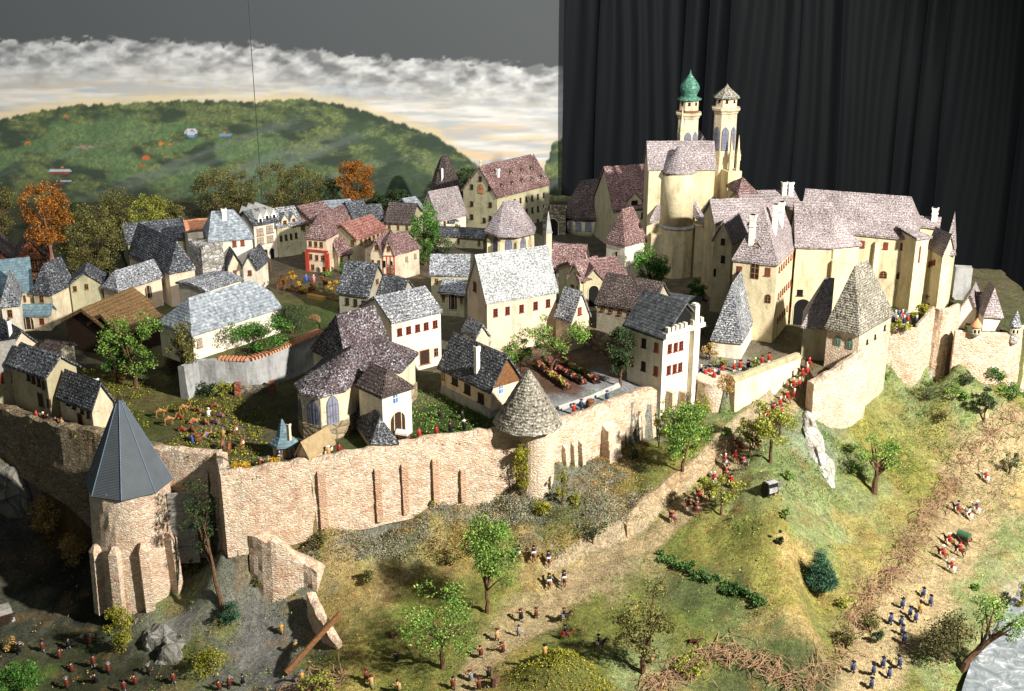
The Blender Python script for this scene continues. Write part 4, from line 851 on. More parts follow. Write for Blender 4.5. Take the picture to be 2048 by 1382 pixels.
h = house('corner_inn', 'three storey inn with red pilasters and a plum hipped roof on the market square', 'inn', (652, 476), (704, 446), (613, 472), foot=546, ry=436, hh=(0, 1), hip=(.55, 0), roof=M_rred, wall=M_pink)
for q in ((621, 487), (632, 488), (643, 489), (622, 513), (634, 515), (646, 516), (626, 534), (649, 539)): h.s.win(h.root, *q, 5, 9, 'dk')
h.s.win(h.root, 637, 540, 8, 12, 'ad')
for base in (h.a, h.a + h.w * h.D): mb = MB(); mb.box((base.x, base.y, -.05), .10, .10, .62, math.atan2(h.w.y, h.w.x)); mb.build('pilaster', M_redtim, h.root)
mb = MB(); c = h.a + h.w * (h.D / 2); mb.box((c.x, c.y, .60), h.D + .06, .06, .06, math.atan2(h.w.y, h.w.x)); mb.build('cornice', M_redtim, h.root)
h = house('town_house', 'town house with a bright red tiled roof beside the corner inn', HB, (712, 478), (770, 459), dep=1.05, ze=.9, ry=450, roof=M_rredbright, wall=M_yellow)
h.f.row(h.root, (722, 482), (764, 467), 6, 4, 8, 'dk'); h.s.win(h.root, 706, 485, 5, 8, 'dk')
h = house('lean_to', 'low red roofed lean-to against the side of the corner inn', 'lean-to', (676, 508), (703, 503), dep=.6, ze=.5, ry=480, roof=M_rred, wall=M_greenish)
h.f.row(h.root, (682, 516), (697, 512), 2, 4, 9, 'dk')
h = house('arcade_house', 'red roofed house with a red half timbered arcade and twin gables facing the square', HB, (789, 509), (838, 495), dep=1.2, ze=.78, ry=478, roof=M_rred, wall=M_pink)
h.f.row(h.root, (813, 518), (830, 512), 2, 4, 8, 'gw')
for A, B_, ry in (((741, 508), (765, 510), 480), ((765.5, 510), (788, 510), 482)):
    g = house('x', None, None, A, B_, dep=1.0, ze=.78, ridge='AC', ry=ry, roof=M_rred, wall=M_cream, into=h.root); g.f.win(h.root, (A[0] + B_[0]) / 2, ry + 15, 5, 9, 'dk')
    if A[0] > 750: timber(g, 'f', A[0] + 0, B_[0] - 0, 512, 548, 3, M_redtim); g.f.row(h.root, (769, 528), (783, 529), 2, 5, 14, 'adk')
    else: g.f.row(h.root, (746, 526), (758, 527), 2, 4, 12, 'dk')
mb = MB(); c = g.f.hit(785, 530); mb.box((c.x, c.y - .08, 0), .09, .09, .5); mb.build('pillar', M_brickred, h.root)
h = house('cottage', 'shaded cottage with a coarse black and grey roof on the market edge', HB, (736, 591), (774, 556), (677, 577), ze=.62, ridge='AC', ry=531, roof=M_rdark, wall=M_grey)
h.s.row(h.root, (695, 602), (728, 607), 3, 6, 12, 'ds'); h.f.win(h.root, 754, 563, 5, 9, 'dk'); h.f.win(h.root, 745, 607, 6, 12, 'ds')
h = house('cottage', 'small dark roofed cottage huddled against the coarse black roofed one', HB, (800, 596), (830, 583), (757, 588), ze=.55, ridge='AC', ry=561, roof=M_rdark, wall=M_grey)
h = house('town_house', 'cream house with five brown windows below a speckled grey roof', HB, (783, 645), (881, 623), dep=1.35, foot=753, ry=597, roof=M_rgrey, wall=M_white, ov=.05)
for q in ((799, 664), (817, 660), (835, 656), (852, 652), (870, 648)): h.f.win(h.root, *q, 8, 13, 'rd')
h.f.win(h.root, 819, 721, 14, 25, 'wdoor'); h.f.win(h.root, 849, 714, 18, 27, 'door'); h.f.win(h.root, 799, 728, 7, 14, 'dk'); h.f.win(h.root, 872, 704, 7, 14, 'dk')
h = house('chapter_house', 'hipped house with one black and one plum coloured roof slope behind the chapel', HB, (694, 728), (783, 701), (625, 696), ze=.85, ry=634, hh=(0, 1), hip=(.35, 0), roof=M_rmix, wall=M_cream)
# chapel with a rounded apse
root = empty('chapel', (-2.9, 22.9, 0), 'cream chapel with a rounded apse, tall pointed windows and a plum black roof', 'chapel')
ez = 1.0; E = [P(*q, ez) for q in ((594, 768), (604, 784), (640, 791), (690, 778), (719, 755), (797, 743))]
E = [Vector(e) for e in E] + [Vector((-2.05, 24.2, ez)), Vector((-3.9, 23.9, ez))]
ct = sum(E, Vector()) / len(E); pz = z_at(22.0, 848)
def ring(k, z): return [Vector((ct.x + (e.x - ct.x) * k, ct.y + (e.y - ct.y) * k, z)) for e in E]
for nm, z0, z1, mt, k in (('wall', pz, ez, M_cream, 1.0), ('plinth', -.2, pz, M_plinth, 1.025)):
    mb = MB(); a = ring(k, z0); bq = ring(k, z1); n = len(a); mb.add(a + bq, [(i, (i + 1) % n, (i + 1) % n + n, i + n) for i in range(n)] + [tuple(range(n - 1, -1, -1)), tuple(range(n, 2 * n))]); mb.build(nm, mt, root)
ra = Vector((ct.x + .12, 23.05, z_at(23.05, 697))); rb = Vector((ct.x + .55, 23.75, ra.z)); ev = ring(1.06, ez - .03)
polys = [[ev[i], ev[i + 1], ra] for i in range(0, 4)] + [[ev[4], ev[5], rb, ra], [ev[5], ev[6], rb], [ev[6], ev[7], ra, rb], [ev[7], ev[0], ra]]
H_ch = roof_solid(polys, -.05, 5, .02, 3).build('roof', M_rmix, root)
def seg_face(i): u = (E[i + 1] - E[i]).normalized(); return Face(E[i], u, Vector((u.y, -u.x, 0)))
seg_face(0).win(root, 601, 824, 10, 50, 'go'); seg_face(1).win(root, 628, 828, 22, 54, 'go'); seg_face(2).win(root, 665, 820, 21, 56, 'go')
g = house('x', None, None, (764, 792), (822, 773), dep=.75, ze=1.0, ridge='AC', hh=(0, 1), hip=(.75, 0), ry=744, roof=M_rbrown, wall=M_white, into=root)
g.f.win(root, 790, 797, 10, 17, 'wb'); g.f.win(root, 795, 846, 30, 44, 'ad')
g = house('x', None, None, (744, 884), (793, 883), (699, 822), ze=.2, ridge='AC', hh=(0, 1), hip=(1.0, 0), ry=838, roof=M_rdark, wall=M_cream, into=root, rectify=False)
# hexagonal kiosk and hut
root = empty('garden_pavilion', (P(563, 925, 0).x, 21.35, 0), 'tiny hexagonal pavilion with a pointed blue roof and a blue door', 'pavilion'); c = Vector((P(563, 900, .2).x, 21.35, 0))
lathe_tower(root, 0, 0, 0, [(.205, -.1), (.205, .26)], M_cream, c=c, n=6, smooth=False, a0=.25); lathe_tower(root, 0, 0, 0, [(.29, .24), (.28, .27), (.13, .42), (.05, .66), (.015, .74)], M_rblue, 'roof', c=c, n=6, smooth=False, a0=.25)
for a, sty, nm in ((-math.pi / 2 - .26, 'bd', 'door'), (-math.pi / 2 + .78, 'gw', 'window')):
    nr = Vector((math.cos(a), math.sin(a), 0)); add_window(root, Vector((c.x, c.y, .1)) + nr * .18, Vector((-nr.y, nr.x, 0)), nr, .10, .2, sty, nm)
M_tancard = plain('tan_card', C(150, 130, 96), .85, .2)
h = house('garden_hut', 'beige roofed hut attached behind the hexagonal blue pavilion', 'hut', (594, 908), (618, 914), dep=.75, ze=.16, ridge='AC', ry=888, roof=M_tancard, wall=M_cream, jit=.004); chimney(h, 578, 868, 848, 8, M_pink, flare=False)
h = house('gardener_house', 'long house with a sagging black grey roof, white chimney and boarded gable', HB, (981, 778), (1041, 752), (881, 707), foot=836, ridge='AC', ry=713, roof=M_rdark, wall=M_pink, ov=.11)
for q in ((910, 760), (935, 778), (962, 796)): h.s.win(h.root, *q, 11, 17, 'bl')
h.s.win(h.root, 886, 744, 6, 28, 'gw'); h.f.win(h.root, 1001, 779, 8, 15, 'wb'); chimney(h, 954, 744, 692, 11, flare=False)
mb = MB(); pts = [h.a + h.u * .04 - h.w * .015, h.a + h.u * (h.L - .04) - h.w * .015, h.a + h.u * (h.L / 2) - h.w * .015 + Vector((0, 0, h.rh - .05))]
mb.add(pts + [p + h.w * .02 for p in pts], [(0, 1, 2), (0, 3, 4, 1), (1, 4, 5, 2), (2, 5, 3, 0)]); mb.build('gable_boards', M_wood, h.root)
mb = MB(); ax = h.w; c = h.a + ax * (h.D / 2) + h.u * .12; mb.box((c.x, c.y, -.1), h.D + .06, .3, .30, math.atan2(ax.y, ax.x), taper=.96); mb.build('plinth', M_greywash, h.root)
h = house('outhouse', 'small grey roofed outhouse between the long gardener house and the white hall', 'outhouse', (952, 676), (977, 669), (927, 652), ze=.78, ridge='AC', ry=652, roof=M_rgrey, wall=M_pink)
h = house('great_hall', 'great white hall with a steep pale shingle roof and five brown windows', 'hall', (974, 603), (1112, 578), (935, 574), ze=1.3, ry=514, roof=M_rlight, wall=M_pink, ov=.07)
for q in ((991, 625), (1015, 621), (1043, 617), (1071, 611), (1096, 606)): h.f.win(h.root, *q, 7, 14, 'rd')
h.s.win(h.root, 950, 573, 6, 17, 'rd')
h = house('cottage', 'white gabled cottage with a pale roof against the end of the great hall', HB, (1142, 642), (1178, 628), (1112, 632), ze=.75, ridge='AC', ry=586, roof=M_rgrey, wall=M_pink)
h.f.win(h.root, 1159, 622, 7, 14, 'rs')
root = empty('obelisk_chimney', (P(1096, 500, .5).x, 29.4, 0), 'slender square pillar with a pointed grey spire rising behind the great hall', 'pillar'); x = PY(1096, 490, 29.4).x; z1 = z_at(29.4, 465); mb = MB(); mb.box((x, 29.4, 0), .145, .145, z1, .3); mb.build('shaft', M_pink, root)
mb = MB(); mb.box((x, 29.4, z1), .17, .17, .03, .3); mb.box((x, 29.4, z1 + .031), .15, .15, z_at(29.4, 423) - z1 - .03, .3, taper=.08); mb.build('spire', M_greywash, root)
h = house('town_house', 'greenish house with a pale grey roof standing left of the great hall', HB, (862, 549), (936, 549), dep=1.2, ze=.9, ry=512, roof=M_rgrey, wall=M_greenish)
h.f.win(h.root, 873, 561, 5, 7, 'dk')
g = house('x', None, None, (880, 584), (928, 588), dep=.9, ze=.62, ry=561, roof=M_rgrey, wall=M_greenish, into=h.root); g.f.win(h.root, 906, 603, 16, 30, 'ad'); g.f.win(h.root, 887, 595, 5, 9, 'dk'); g.f.win(h.root, 923, 598, 5, 10, 'dk')

# ------------------------------------------------------------------ houses, back
h = house('monastery', 'tall barracks-like monastery with a plum brown roof full of little yellow dormers', 'monastery', (994, 394), (1098, 375), (926, 384), ze=1.2, ry=335, roof=M_rred, wall=M_greenish, ov=.06, jit=.006)
for q in ((961, 357), (944, 373), (979, 376), (944, 407), (981, 409), (944, 433), (981, 436), (969, 440), (945, 459)): h.s.win(h.root, *q, 5, 8, 'ds')
h.s.win(h.root, 961, 378, 9, 17, 'ot')
h.f.row(h.root, (1006, 408), (1087, 390), 8, 3, 9, 'ds'); h.f.row(h.root, (1053, 422), (1087, 414), 4, 3, 9, 'ds'); h.f.row(h.root, (1064, 446), (1087, 440), 3, 3, 9, 'ds')
for q in ((1003, 375), (1024, 370), (1044, 365), (1063, 362), (1083, 358), (1021, 349), (1043, 344), (1062, 340)): dormer(h, *q, 7, 9, mat=M_yellow, roof=M_rbrown)
chimney(h, 996, 354, 337, 7, flare=False)
for px, t in ((962, 319), (1066, 306)):
    q = h.a + h.w * (h.D / 2) + h.u * (.05 if px < 1000 else h.L - .05); zz = z_at(q.y, t); mb = MB(); mb.lathe((q.x, q.y, 0), [(.03, h.ze + h.rh - .02), (.028, zz - .1), (.045, zz - .07), (.01, zz)], 8); mb.build('finial', M_ochre, h.root)
h = house('town_house', 'white house with a pale rosy shingle roof left of the monastery', HB, (877, 440), (931, 423), (842, 424), ze=.5, ry=386, roof=M_rpurple, wall=M_white)
h.f.win(h.root, 889, 447, 4, 9, 'dk'); mb = MB(); c = h.f.hit(904, 441); mb.box((c.x + .03, c.y - .1, c.z), .34, .26, .03, .4); mb.build('awning', M_rdark, h.root)
root = empty('back_tower', (0, 0, 0), 'dark pyramid roofed tower with a white chimney in front of the painted hill', 'tower'); c = PY(891, 380, 41.2); root.location = (c.x, 41.2, 0)
lathe_tower(root, 0, 0, 0, [(.40, -.1), (.40, z_at(41.2, 374))], M_greenish, c=Vector((c.x, 41.2, 0)), n=4, smooth=False, a0=.5)
rf = rough_cone(Vector((c.x, 41.2, 0)), [(.52, z_at(41.2, 378)), (.36, z_at(41.2, 345)), (.17, z_at(41.2, 316)), (.1, z_at(41.2, 312))], 8, M_rbrown, 'roof', root, .03)
mb = MB(); mb.box((c.x - .08, 40.85, z_at(40.85, 366)), .07, .07, .5, .2); mb.build('chimney', M_chim, rf)
root = empty('round_chapel', (PY(1021, 480, 35.2).x, 35.2, 0), 'small hexagonal chapel with yellow buttresses and a tall plum roof', 'chapel'); c = Vector((PY(1021, 480, 35.2).x, 35.2, 0)); ez = z_at(34.5, 472)
lathe_tower(root, 0, 0, 0, [(.62, -.1), (.62, ez)], M_cream, c=c, n=8, smooth=False, a0=.3)
tz = z_at(35.2, 404); rv = [c + Vector((.80 * math.cos(.3 + k * math.pi / 4), .80 * math.sin(.3 + k * math.pi / 4), ez - .02)) for k in range(8)]; r0 = c + Vector((-.2, -.05, tz)); r1 = c + Vector((.22, .08, tz))
polys = []
for k in range(8):
    a, bq = rv[k], rv[(k + 1) % 8]; ma = r0 if a.x < c.x else r1; mbb = r0 if bq.x < c.x else r1; polys.append([a, bq, mbb, ma] if ma is not mbb else [a, bq, ma])
roof_solid(polys, -.05, 4, .012, 8).build('roof', M_rpurple, root)
for k in range(8):
    a = .3 + k * math.pi / 4; mb = MB(); mb.box((c.x + .66 * math.cos(a), c.y + .66 * math.sin(a), -.05), .16, .09, ez * .8, a, taper=.8); mb.build('buttress', M_ochre, root)
for k in (4, 5, 6, 7):
    a = .3 + (k + .5) * math.pi / 4; nr = Vector((math.cos(a), math.sin(a), 0)); add_window(root, c + nr * .575 + Vector((0, 0, ez * .55)), Vector((-nr.y, nr.x, 0)), nr, .16, ez * .62, 'go')
root = empty('apse_house', (PY(1173, 440, 38.2).x, 38.2, 0), 'shadowed apse shaped house with rounded dark roof in front of the curtain', 'chapel'); c = Vector((PY(1173, 440, 38.2).x, 38.2, 0)); ez = z_at(37.5, 437)
lathe_tower(root, 0, 0, 0, [(.66, -.1), (.66, ez)], M_greenish, c=c, n=16)
rv = [c + Vector((.76 * math.cos(k * math.pi / 6), .76 * math.sin(k * math.pi / 6), ez - .02)) for k in range(12)]; tz = z_at(38.2, 362); r0 = c + Vector((-.22, 0, tz - .03)); r1 = c + Vector((.32, .1, tz + .03)); polys = []
for k in range(12):
    a, bq = rv[k], rv[(k + 1) % 12]; ma = r0 if a.x < c.x + .05 else r1; mbb = r0 if bq.x < c.x + .05 else r1; polys.append([a, bq, mbb, ma] if ma is not mbb else [a, bq, ma])
roof_solid(polys, -.05, 3, .012, 8).build('roof', M_rbrown, root)
for k in range(5):
    a = -2.5 + k * .48; nr = Vector((math.cos(a), math.sin(a), 0)); add_window(root, c + nr * .655 + Vector((0, 0, ez * .6)), Vector((-nr.y, nr.x, 0)), nr, .15, ez * .6, 'go')
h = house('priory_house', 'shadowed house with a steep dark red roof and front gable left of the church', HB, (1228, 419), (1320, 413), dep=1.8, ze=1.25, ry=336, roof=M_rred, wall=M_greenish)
dormer(h, 1267, 405, 30, 30, mat=M_greenish, sty='hole'); h.f.win(h.root, 1287, 430, 9, 11, 'hole'); h.f.win(h.root, 1250, 436, 7, 11, 'hole'); h.f.win(h.root, 1245, 462, 7, 11, 'hole')
h = house('gate_lodge', 'dark flat topped gate lodge with a battlemented edge near the curtain', 'gatehouse', (1086, 418), (1132, 419), dep=.6, ze=.85, flat=True, wall=M_rubble)
mb = MB()
for k in range(6): c = h.a + h.u * (h.L * (k + .5) / 6) + h.w * .05; mb.box((c.x, c.y, h.ze), h.L / 12, .09, .11, math.atan2(h.u.y, h.u.x))
mb.build('battlement', M_rubble, h.root); h.f.win(h.root, 1105, 455, 22, 36, 'adk')
h = house('stair_tower', 'white tower with a tall pink pyramid roof and green arched window below the church', 'tower', (1250, 491), (1293, 484), (1213, 484), ze=1.0, hh=(0, 0), hip=(.62, .62), ry=421, roof=M_rred, wall=M_white, ov=.05)
h.f.win(h.root, 1272, 511, 8, 15, 'te'); h.s.win(h.root, 1233, 507, 3, 7, 'slit')
h = house('town_house', 'low white house with a pale red roof just right of the slender spired pillar', HB, (1103, 537), (1166, 540), dep=1.1, ze=.7, ry=490, roof=M_rred, wall=M_white)
h.f.win(h.root, 1109, 548, 6, 9, 'ds'); h.f.win(h.root, 1128, 549, 6, 9, 'ds')
h = house('twin_gabled_house', 'pink roofed house with two pointed gables and a dark archway', HB, (1160, 560), (1250, 549), dep=1.3, ze=.85, ry=526, roof=M_rred, wall=M_greenish)
for A, B_, ry in (((1133, 553), (1167, 561), 530), ((1168, 561), (1206, 559), 538)):
    g = house('x', None, None, A, B_, dep=.9, ze=.83, ridge='AC', ry=ry, roof=M_rred, wall=M_greenish, into=h.root)
    if A[0] > 1160: g.f.win(h.root, 1187, 592, 20, 42, 'adk')
    else: g.f.win(h.root, 1145, 575, 6, 11, 'dk'); g.f.win(h.root, 1157, 578, 6, 11, 'dk')
h = house('town_house', 'long house with a dark brown white flecked roof behind the battlemented keep', HB, (1302, 624), (1193, 598), (1342, 590), ze=.8, ry=568, roof=M_rbrown, wall=M_grey)
for q in ((1207, 614), (1223, 618), (1241, 622), (1259, 627)): h.f.win(h.root, *q, 6, 13, 'dk')
h = house('shed', 'ribbed grey roofed shed directly behind the battlemented keep', 'shed', (1390, 622), (1320, 612), dep=.8, ze=.72, ry=598, roof=M_rcorr, wall=M_cream)
h = house('ruined_tower', 'spare grey upright wall block far behind the castle end tower', 'wall block', (1912, 536), (1946, 538), dep=.3, ze=1.25, zg=.3, flat=True, wall=M_greywash)
# second line of roofs behind the market
for lab, A, B_, ze, ry, mt, dp in (('flat red roof in the back row behind the corner inn', (600, 447), (650, 441), .9, 428, M_rred, 1.2), ('low plum roof behind the shaded gabled market house', (622, 440), (668, 430), 1.0, 415, M_rred, 1.2), ('grey roof in the back row under the rusty round tree', (648, 428), (705, 424), 1.0, 405, M_rslate, 1.1),
        ('dark grey roof behind the bright red tiled town house', (707, 436), (738, 432), .9, 406, M_rdark, 1.1), ('black roof in the back row beside the lime green bush', (733, 440), (768, 437), .8, 413, M_rdark, 1.1), ('broad dark roof between the back row and the white rosy roofed house', (771, 445), (822, 447), .75, 408, M_rbrown, 1.4), ('small grey roof tucked beside the white rosy roofed house', (823, 420), (845, 416), .9, 400, M_rslate, .9), ('low shaded roof below the white rosy roofed house', (868, 470), (966, 476), .35, 458, M_rdark, .9)):
    h = house('back_row_house', lab, HB, A, B_, dep=dp, ze=ze, ry=ry, roof=mt, wall=M_greenish); h.f.row(h.root, (A[0] + 8, A[1] + 9), (B_[0] - 8, B_[1] + 9), 3, 4, 8, 'dk')
# ------------------------------------------------------------------ cone tower at the corner
c = P(258, 962, -.33); zt, zf = -.33, -2.75
root = empty('corner_tower', (c.x, c.y, zf), 'round pink stone corner tower under a tall smooth grey octagonal cone roof', 'tower')
prof = [(.86 - .14 * t, zf + (zt + .06 - zf) * t) for t in np.linspace(0, 1, 14)]
w_ = rough_cone(c, prof, 44, M_wallbrick, 'wall', root, .012)
M_slate8 = plain('smooth_slate_card', C(92, 98, 104, .85), .55, .12, 3)
nt = M_slate8.node_tree; wv = N(nt, 'ShaderNodeTexWave', i_Scale=12, i_Distortion=.2); wv.bands_direction = 'Z'; nt.links.new(coords(nt), wv.inputs[0]); bump(nt, nt.nodes['Principled BSDF'], wv.outputs[1], .35, .03)
zc = z_at(c.y, 797); rfo = lathe_tower(root, 0, 0, 0, [(.80, zt - .02), (.81, zt + .0), (.045, zc - .02), (.01, zc)], M_slate8, 'roof', c=c, n=8, smooth=False, a0=.12)
mb = MB(); mb.box((c.x, c.y, zc - .06), .12, .1, .1, .4, taper=.5); mb.build('cap', M_darkwood, rfo)
for k in range(8):
    a = .12 + k * math.pi / 4; e = Vector((math.cos(a), math.sin(a), 0)); mb = MB(); mb.tube([c + e * .812 + Vector((0, 0, zt + .005 - c.z)), c + e * .05 + Vector((0, 0, zc - .02 - c.z))], [.011, .008], 5); mb.build('ridge_strip', M_bluegrey, rfo)
for a, zt2, wd in ((-2.25, -1.45, .15), (-1.72, -1.40, .17), (-1.12, -1.35, .17), (-.45, -1.35, .16)):
    e = Vector((math.cos(a), math.sin(a), 0)); mb = MB(); n = 7
    for k in range(n):
        t = k / n; mb.box(c + e * (.86 - .02 * t + .0) + Vector((0, 0, zf + (zt2 - zf) * t - c.z)), .30 - .07 * t, wd, (zt2 - zf) / n, a)
    q = c + e * (.86) ; mb.box(q + Vector((0, 0, zt2 - c.z)), .22, wd, .13, a, taper=.35); mb.build('buttress', M_wallbrick, root)
# ------------------------------------------------------------------ pebbled cone tower
c = P(1056, 838, .27); c.y = 22.45; c.x = PY(1056, 838, 22.45).x; zf = z_at(22.1, 1015) - .2
root = empty('cone_tower', (c.x, c.y, zf), 'slim round tower of pale stone with a wide pebbled grey cone roof', 'tower')
rough_cone(c + Vector((.17, -.06, 0)), [(.40 - .07 * t, zf - .2 + (.30 - zf + .2) * t) for t in np.linspace(0, 1, 10)], 30, M_wallpale, 'wall', root, .012)
za = z_at(22.45, 739); rough_cone(c, [(.62, .17)] + [(.685 * (1 - t) ** .92 + .012, .20 + (za - .20) * t) for t in np.linspace(0, 1, 16)], 40, M_rpebble, 'roof', root, .03)
# ------------------------------------------------------------------ battlemented keep
h = house('keep', 'tall cream keep with battlements, red windows and a ribbed grey gable roof', 'keep', (1327, 670), (1402, 654), (1257, 652), foot=787, ridge='AC', ry=607, roof=M_rcorr, wall=M_white, ov=.14, drop=1.0, jit=.006, rsub=3)
for q in ((1339, 697), (1351, 694), (1362, 691), (1337, 740), (1349, 737), (1360, 734)): h.f.win(h.root, *q, 7, 16, 'rd')
for q in ((1263, 677), (1288, 686), (1313, 695), (1263, 722), (1287, 732), (1312, 742)): h.s.win(h.root, *q, 8, 17, 'rs' if q[0] != 1287 and q[0] != 1288 else 'ds')
an = math.atan2(h.u.y, h.u.x)
mb = MB(); c = h.a + h.u * (h.L / 2) - h.w * .05; mb.box((c.x, c.y, h.ze - .05), h.L + .06, .12, .10, an)
for k in range(9):
    if k in (5,): continue
    c = h.a + h.u * (h.L * (k + .5) / 9) - h.w * .06; mb.box((c.x, c.y, h.ze + .051), h.L / 15, .09, .12, an)
mb.build('battlement', M_white, h.root)
pts = [h.a + h.u * .06 - h.w * .012, h.a + h.u * (h.L - .06) - h.w * .012, h.a + h.u * (h.L / 2) - h.w * .012 + Vector((0, 0, h.rh - .06))]
mb = MB(); mb.add(pts + [p + h.w * .02 for p in pts], [(0, 1, 2), (0, 3, 4, 1), (1, 4, 5, 2), (2, 5, 3, 0)]); mb.build('open_gable', M_black, h.root)
c = h.f.hit(1382, 700) - h.w * .05; zt = z_at(c.y, 609); zb = z_at(c.y, 850); mb = MB(); mb.box((c.x, c.y, zb), .13, .16, zt - zb, an); mb.box((c.x, c.y, zt + .001), .10, .12, .03, an); mb.build('chimney', M_white, h.root)
for px in (1336, 1361, 1387):
    c = h.f.hit(px, 780) - h.w * .08; z1 = z_at(c.y, 782); z0 = z_at(c.y, 850) - .2; mb = MB(); mb.box((c.x, c.y, z0), .17, .3, z1 - z0, an, taper=.75); mb.build('buttress', M_wallpale, h.root)
# ------------------------------------------------------------------ little hip roofed house below the castle
h = house('guard_house', 'white guard house with a very steep silvery grey hipped roof before the castle', HB, (1484, 683), (1538, 641), (1423, 680), foot=719, hh=(0, 0), hip=(.5, .75), ry=574, roof=M_rgrey, wall=M_white, ov=.06)
for q in ((1508, 683), (1517, 675), (1526, 666)): h.f.win(h.root, *q, 4, 13, 'rs')
# ------------------------------------------------------------------ gatehouse
h = house('gatehouse', 'gatehouse tower with a tall pebbled pyramid roof and two green arched windows', 'gatehouse', (1720, 662), (1783, 619), (1655, 646), foot=749, hh=(0, 0), hip=(.66, 2.0), ry=536, roof=M_rpebble, wall=M_wallpale, ov=.11, drop=1.6)
h.s.win(h.root, 1676, 680, 11, 17, 'te'); h.s.win(h.root, 1700, 687, 11, 17, 'te'); h.f.win(h.root, 1734, 683, 3, 8, 'slit'); h.f.win(h.root, 1750, 673, 3, 8, 'slit'); h.f.win(h.root, 1769, 655, 3, 9, 'slit')
g = house('x', None, None, (1656, 656), (1607, 652), dep=1.1, ze=.8, hh=(1, 0), hip=(0, .7), ry=560, roof=M_rpurple, wall=M_greenish, into=h.root)
# ------------------------------------------------------------------ castle
h = house('castle', 'sprawling yellow castle with purple grey roofs, white chimneys and rows of slit windows', 'castle', (1555, 528), (1592, 490), (1466, 517), foot=686, hh=(0, 1), hip=(.85, 0), ry=420, roof=M_rpurple, wall=M_ochre, ov=.06); CR = h.root; hf = h
h.s.win(CR, 1479, 540, 9, 14, 'rs'); h.s.win(CR, 1510, 541, 15, 31, 'ar'); h.s.win(CR, 1536, 543, 9, 14, 'rs'); h.s.win(CR, 1536, 597, 10, 16, 'ar')
h.f.row(CR, (1558, 539), (1586, 509), 7, 2.2, 10, 'rs'); h.f.row(CR, (1556, 592), (1585, 560), 8, 2.2, 10, 'rs'); h.f.row(CR, (1555, 640), (1583, 605), 7, 2.2, 10, 'rs')
dormer(h, 1515, 496, 15, 15, 's0', M_yellow); chimney(h, 1503, 484, 430, 13, slope='s0'); chimney(h, 1548, 464, 409, 11); chimney(h, 1561, 450, 404, 11)
kw = dict(wall=M_ochre, roof=M_rpurple, into=CR)
g = house('x', None, None, (1593, 492), (1664, 494), dep=1.5, ze=2.03, ry=408, hh=(1, 1), **kw); g.f.win(CR, 1604, 628, 34, 60, 'adk'); g.f.win(CR, 1600, 585, 11, 11, 'hole')
mb = MB(); c = g.f.hit(1664, 560); mb.box((c.x, c.y - .03, .0), .13, .2, 1.7, 0, taper=.9); mb.build('buttress', M_ochre, CR)
g = house('x', None, None, (1668, 493), (1719, 488), dep=1.0, ze=1.98, ry=448, hh=(1, 0), hip=(0, .6), **kw)
g = house('x', None, None, (1832, 477), (1600, 457), dep=1.75, foot=617, zg=.42, ry=398, hh=(0, 1), hip=(.28, 0), **kw)
for q in ((1725, 488), (1772, 491), (1805, 493)): g.f.win(CR, *q, 8, 12, 'rs')
for q in ((1767, 549), (1800, 551)): g.f.win(CR, *q, 13, 13, 'ar')
for px in (1748,): c = g.f.hit(px, 540); mb = MB(); mb.box((c.x, c.y, .3), .16, .2, 1.75, 0.1, taper=.8); mb.build('buttress', M_cream, CR)
g = house('x', None, None, (1833, 478), (1858, 475), dep=1.2, ze=2.30, zg=.42, ry=458, hh=(1, 0), hip=(0, .8), **kw); g.f.win(CR, 1839, 508, 2, 30, 'rs')
g = house('x', None, None, (1886, 508), (1857, 494), dep=.3, ze=2.0, zg=.42, ry=472, hh=(1, 1), **kw)
for q in ((1859, 528), (1864, 526), (1869, 524)): g.f.win(CR, *q, 3, 9, 'rs')
g = house('x', None, None, (1888, 505), (1909, 507), dep=.7, ze=2.0, zg=.42, ridge='AC', hh=(0, 0), hip=(1.4, 1.4), ry=434, **kw); g.f.win(CR, 1896, 519, 7, 10, 'rs'); g.f.win(CR, 1890, 580, 6, 8, 'hole')
chimney(g, 1876, 452, 417, 12, slope='sa') if False else None
g2 = house('x', None, None, (1840, 452), (1876, 455), dep=.7, ze=2.2, zg=.42, ry=436, **kw); chimney(g2, 1868, 444, 416, 13)
g = house('x', None, None, (1431, 445), (1545, 442), dep=1.1, ze=2.1, ry=402, **kw); g = house('x', None, None, (1489, 415), (1598, 412), dep=1.2, ze=2.35, ry=386, **kw)
chimney(g, 1567, 392, 364, 11); chimney(g, 1580, 392, 364, 11)
g = house('x', None, None, (1427, 479), (1464, 485), dep=1.0, ze=1.9, ridge='AC', ry=444, **kw); g.f.win(CR, 1446, 483, 7, 11, 'ds'); g.f.win(CR, 1446, 518, 7, 13, 'ds'); g.f.win(CR, 1430, 545, 5, 16, 'adk')
g = house('x', None, None, (1478, 388), (1512, 387), dep=1.0, ze=2.6, ry=358, hh=(0, 0), hip=(.7, .7), wall=M_ochre, roof=M_rred, into=CR)
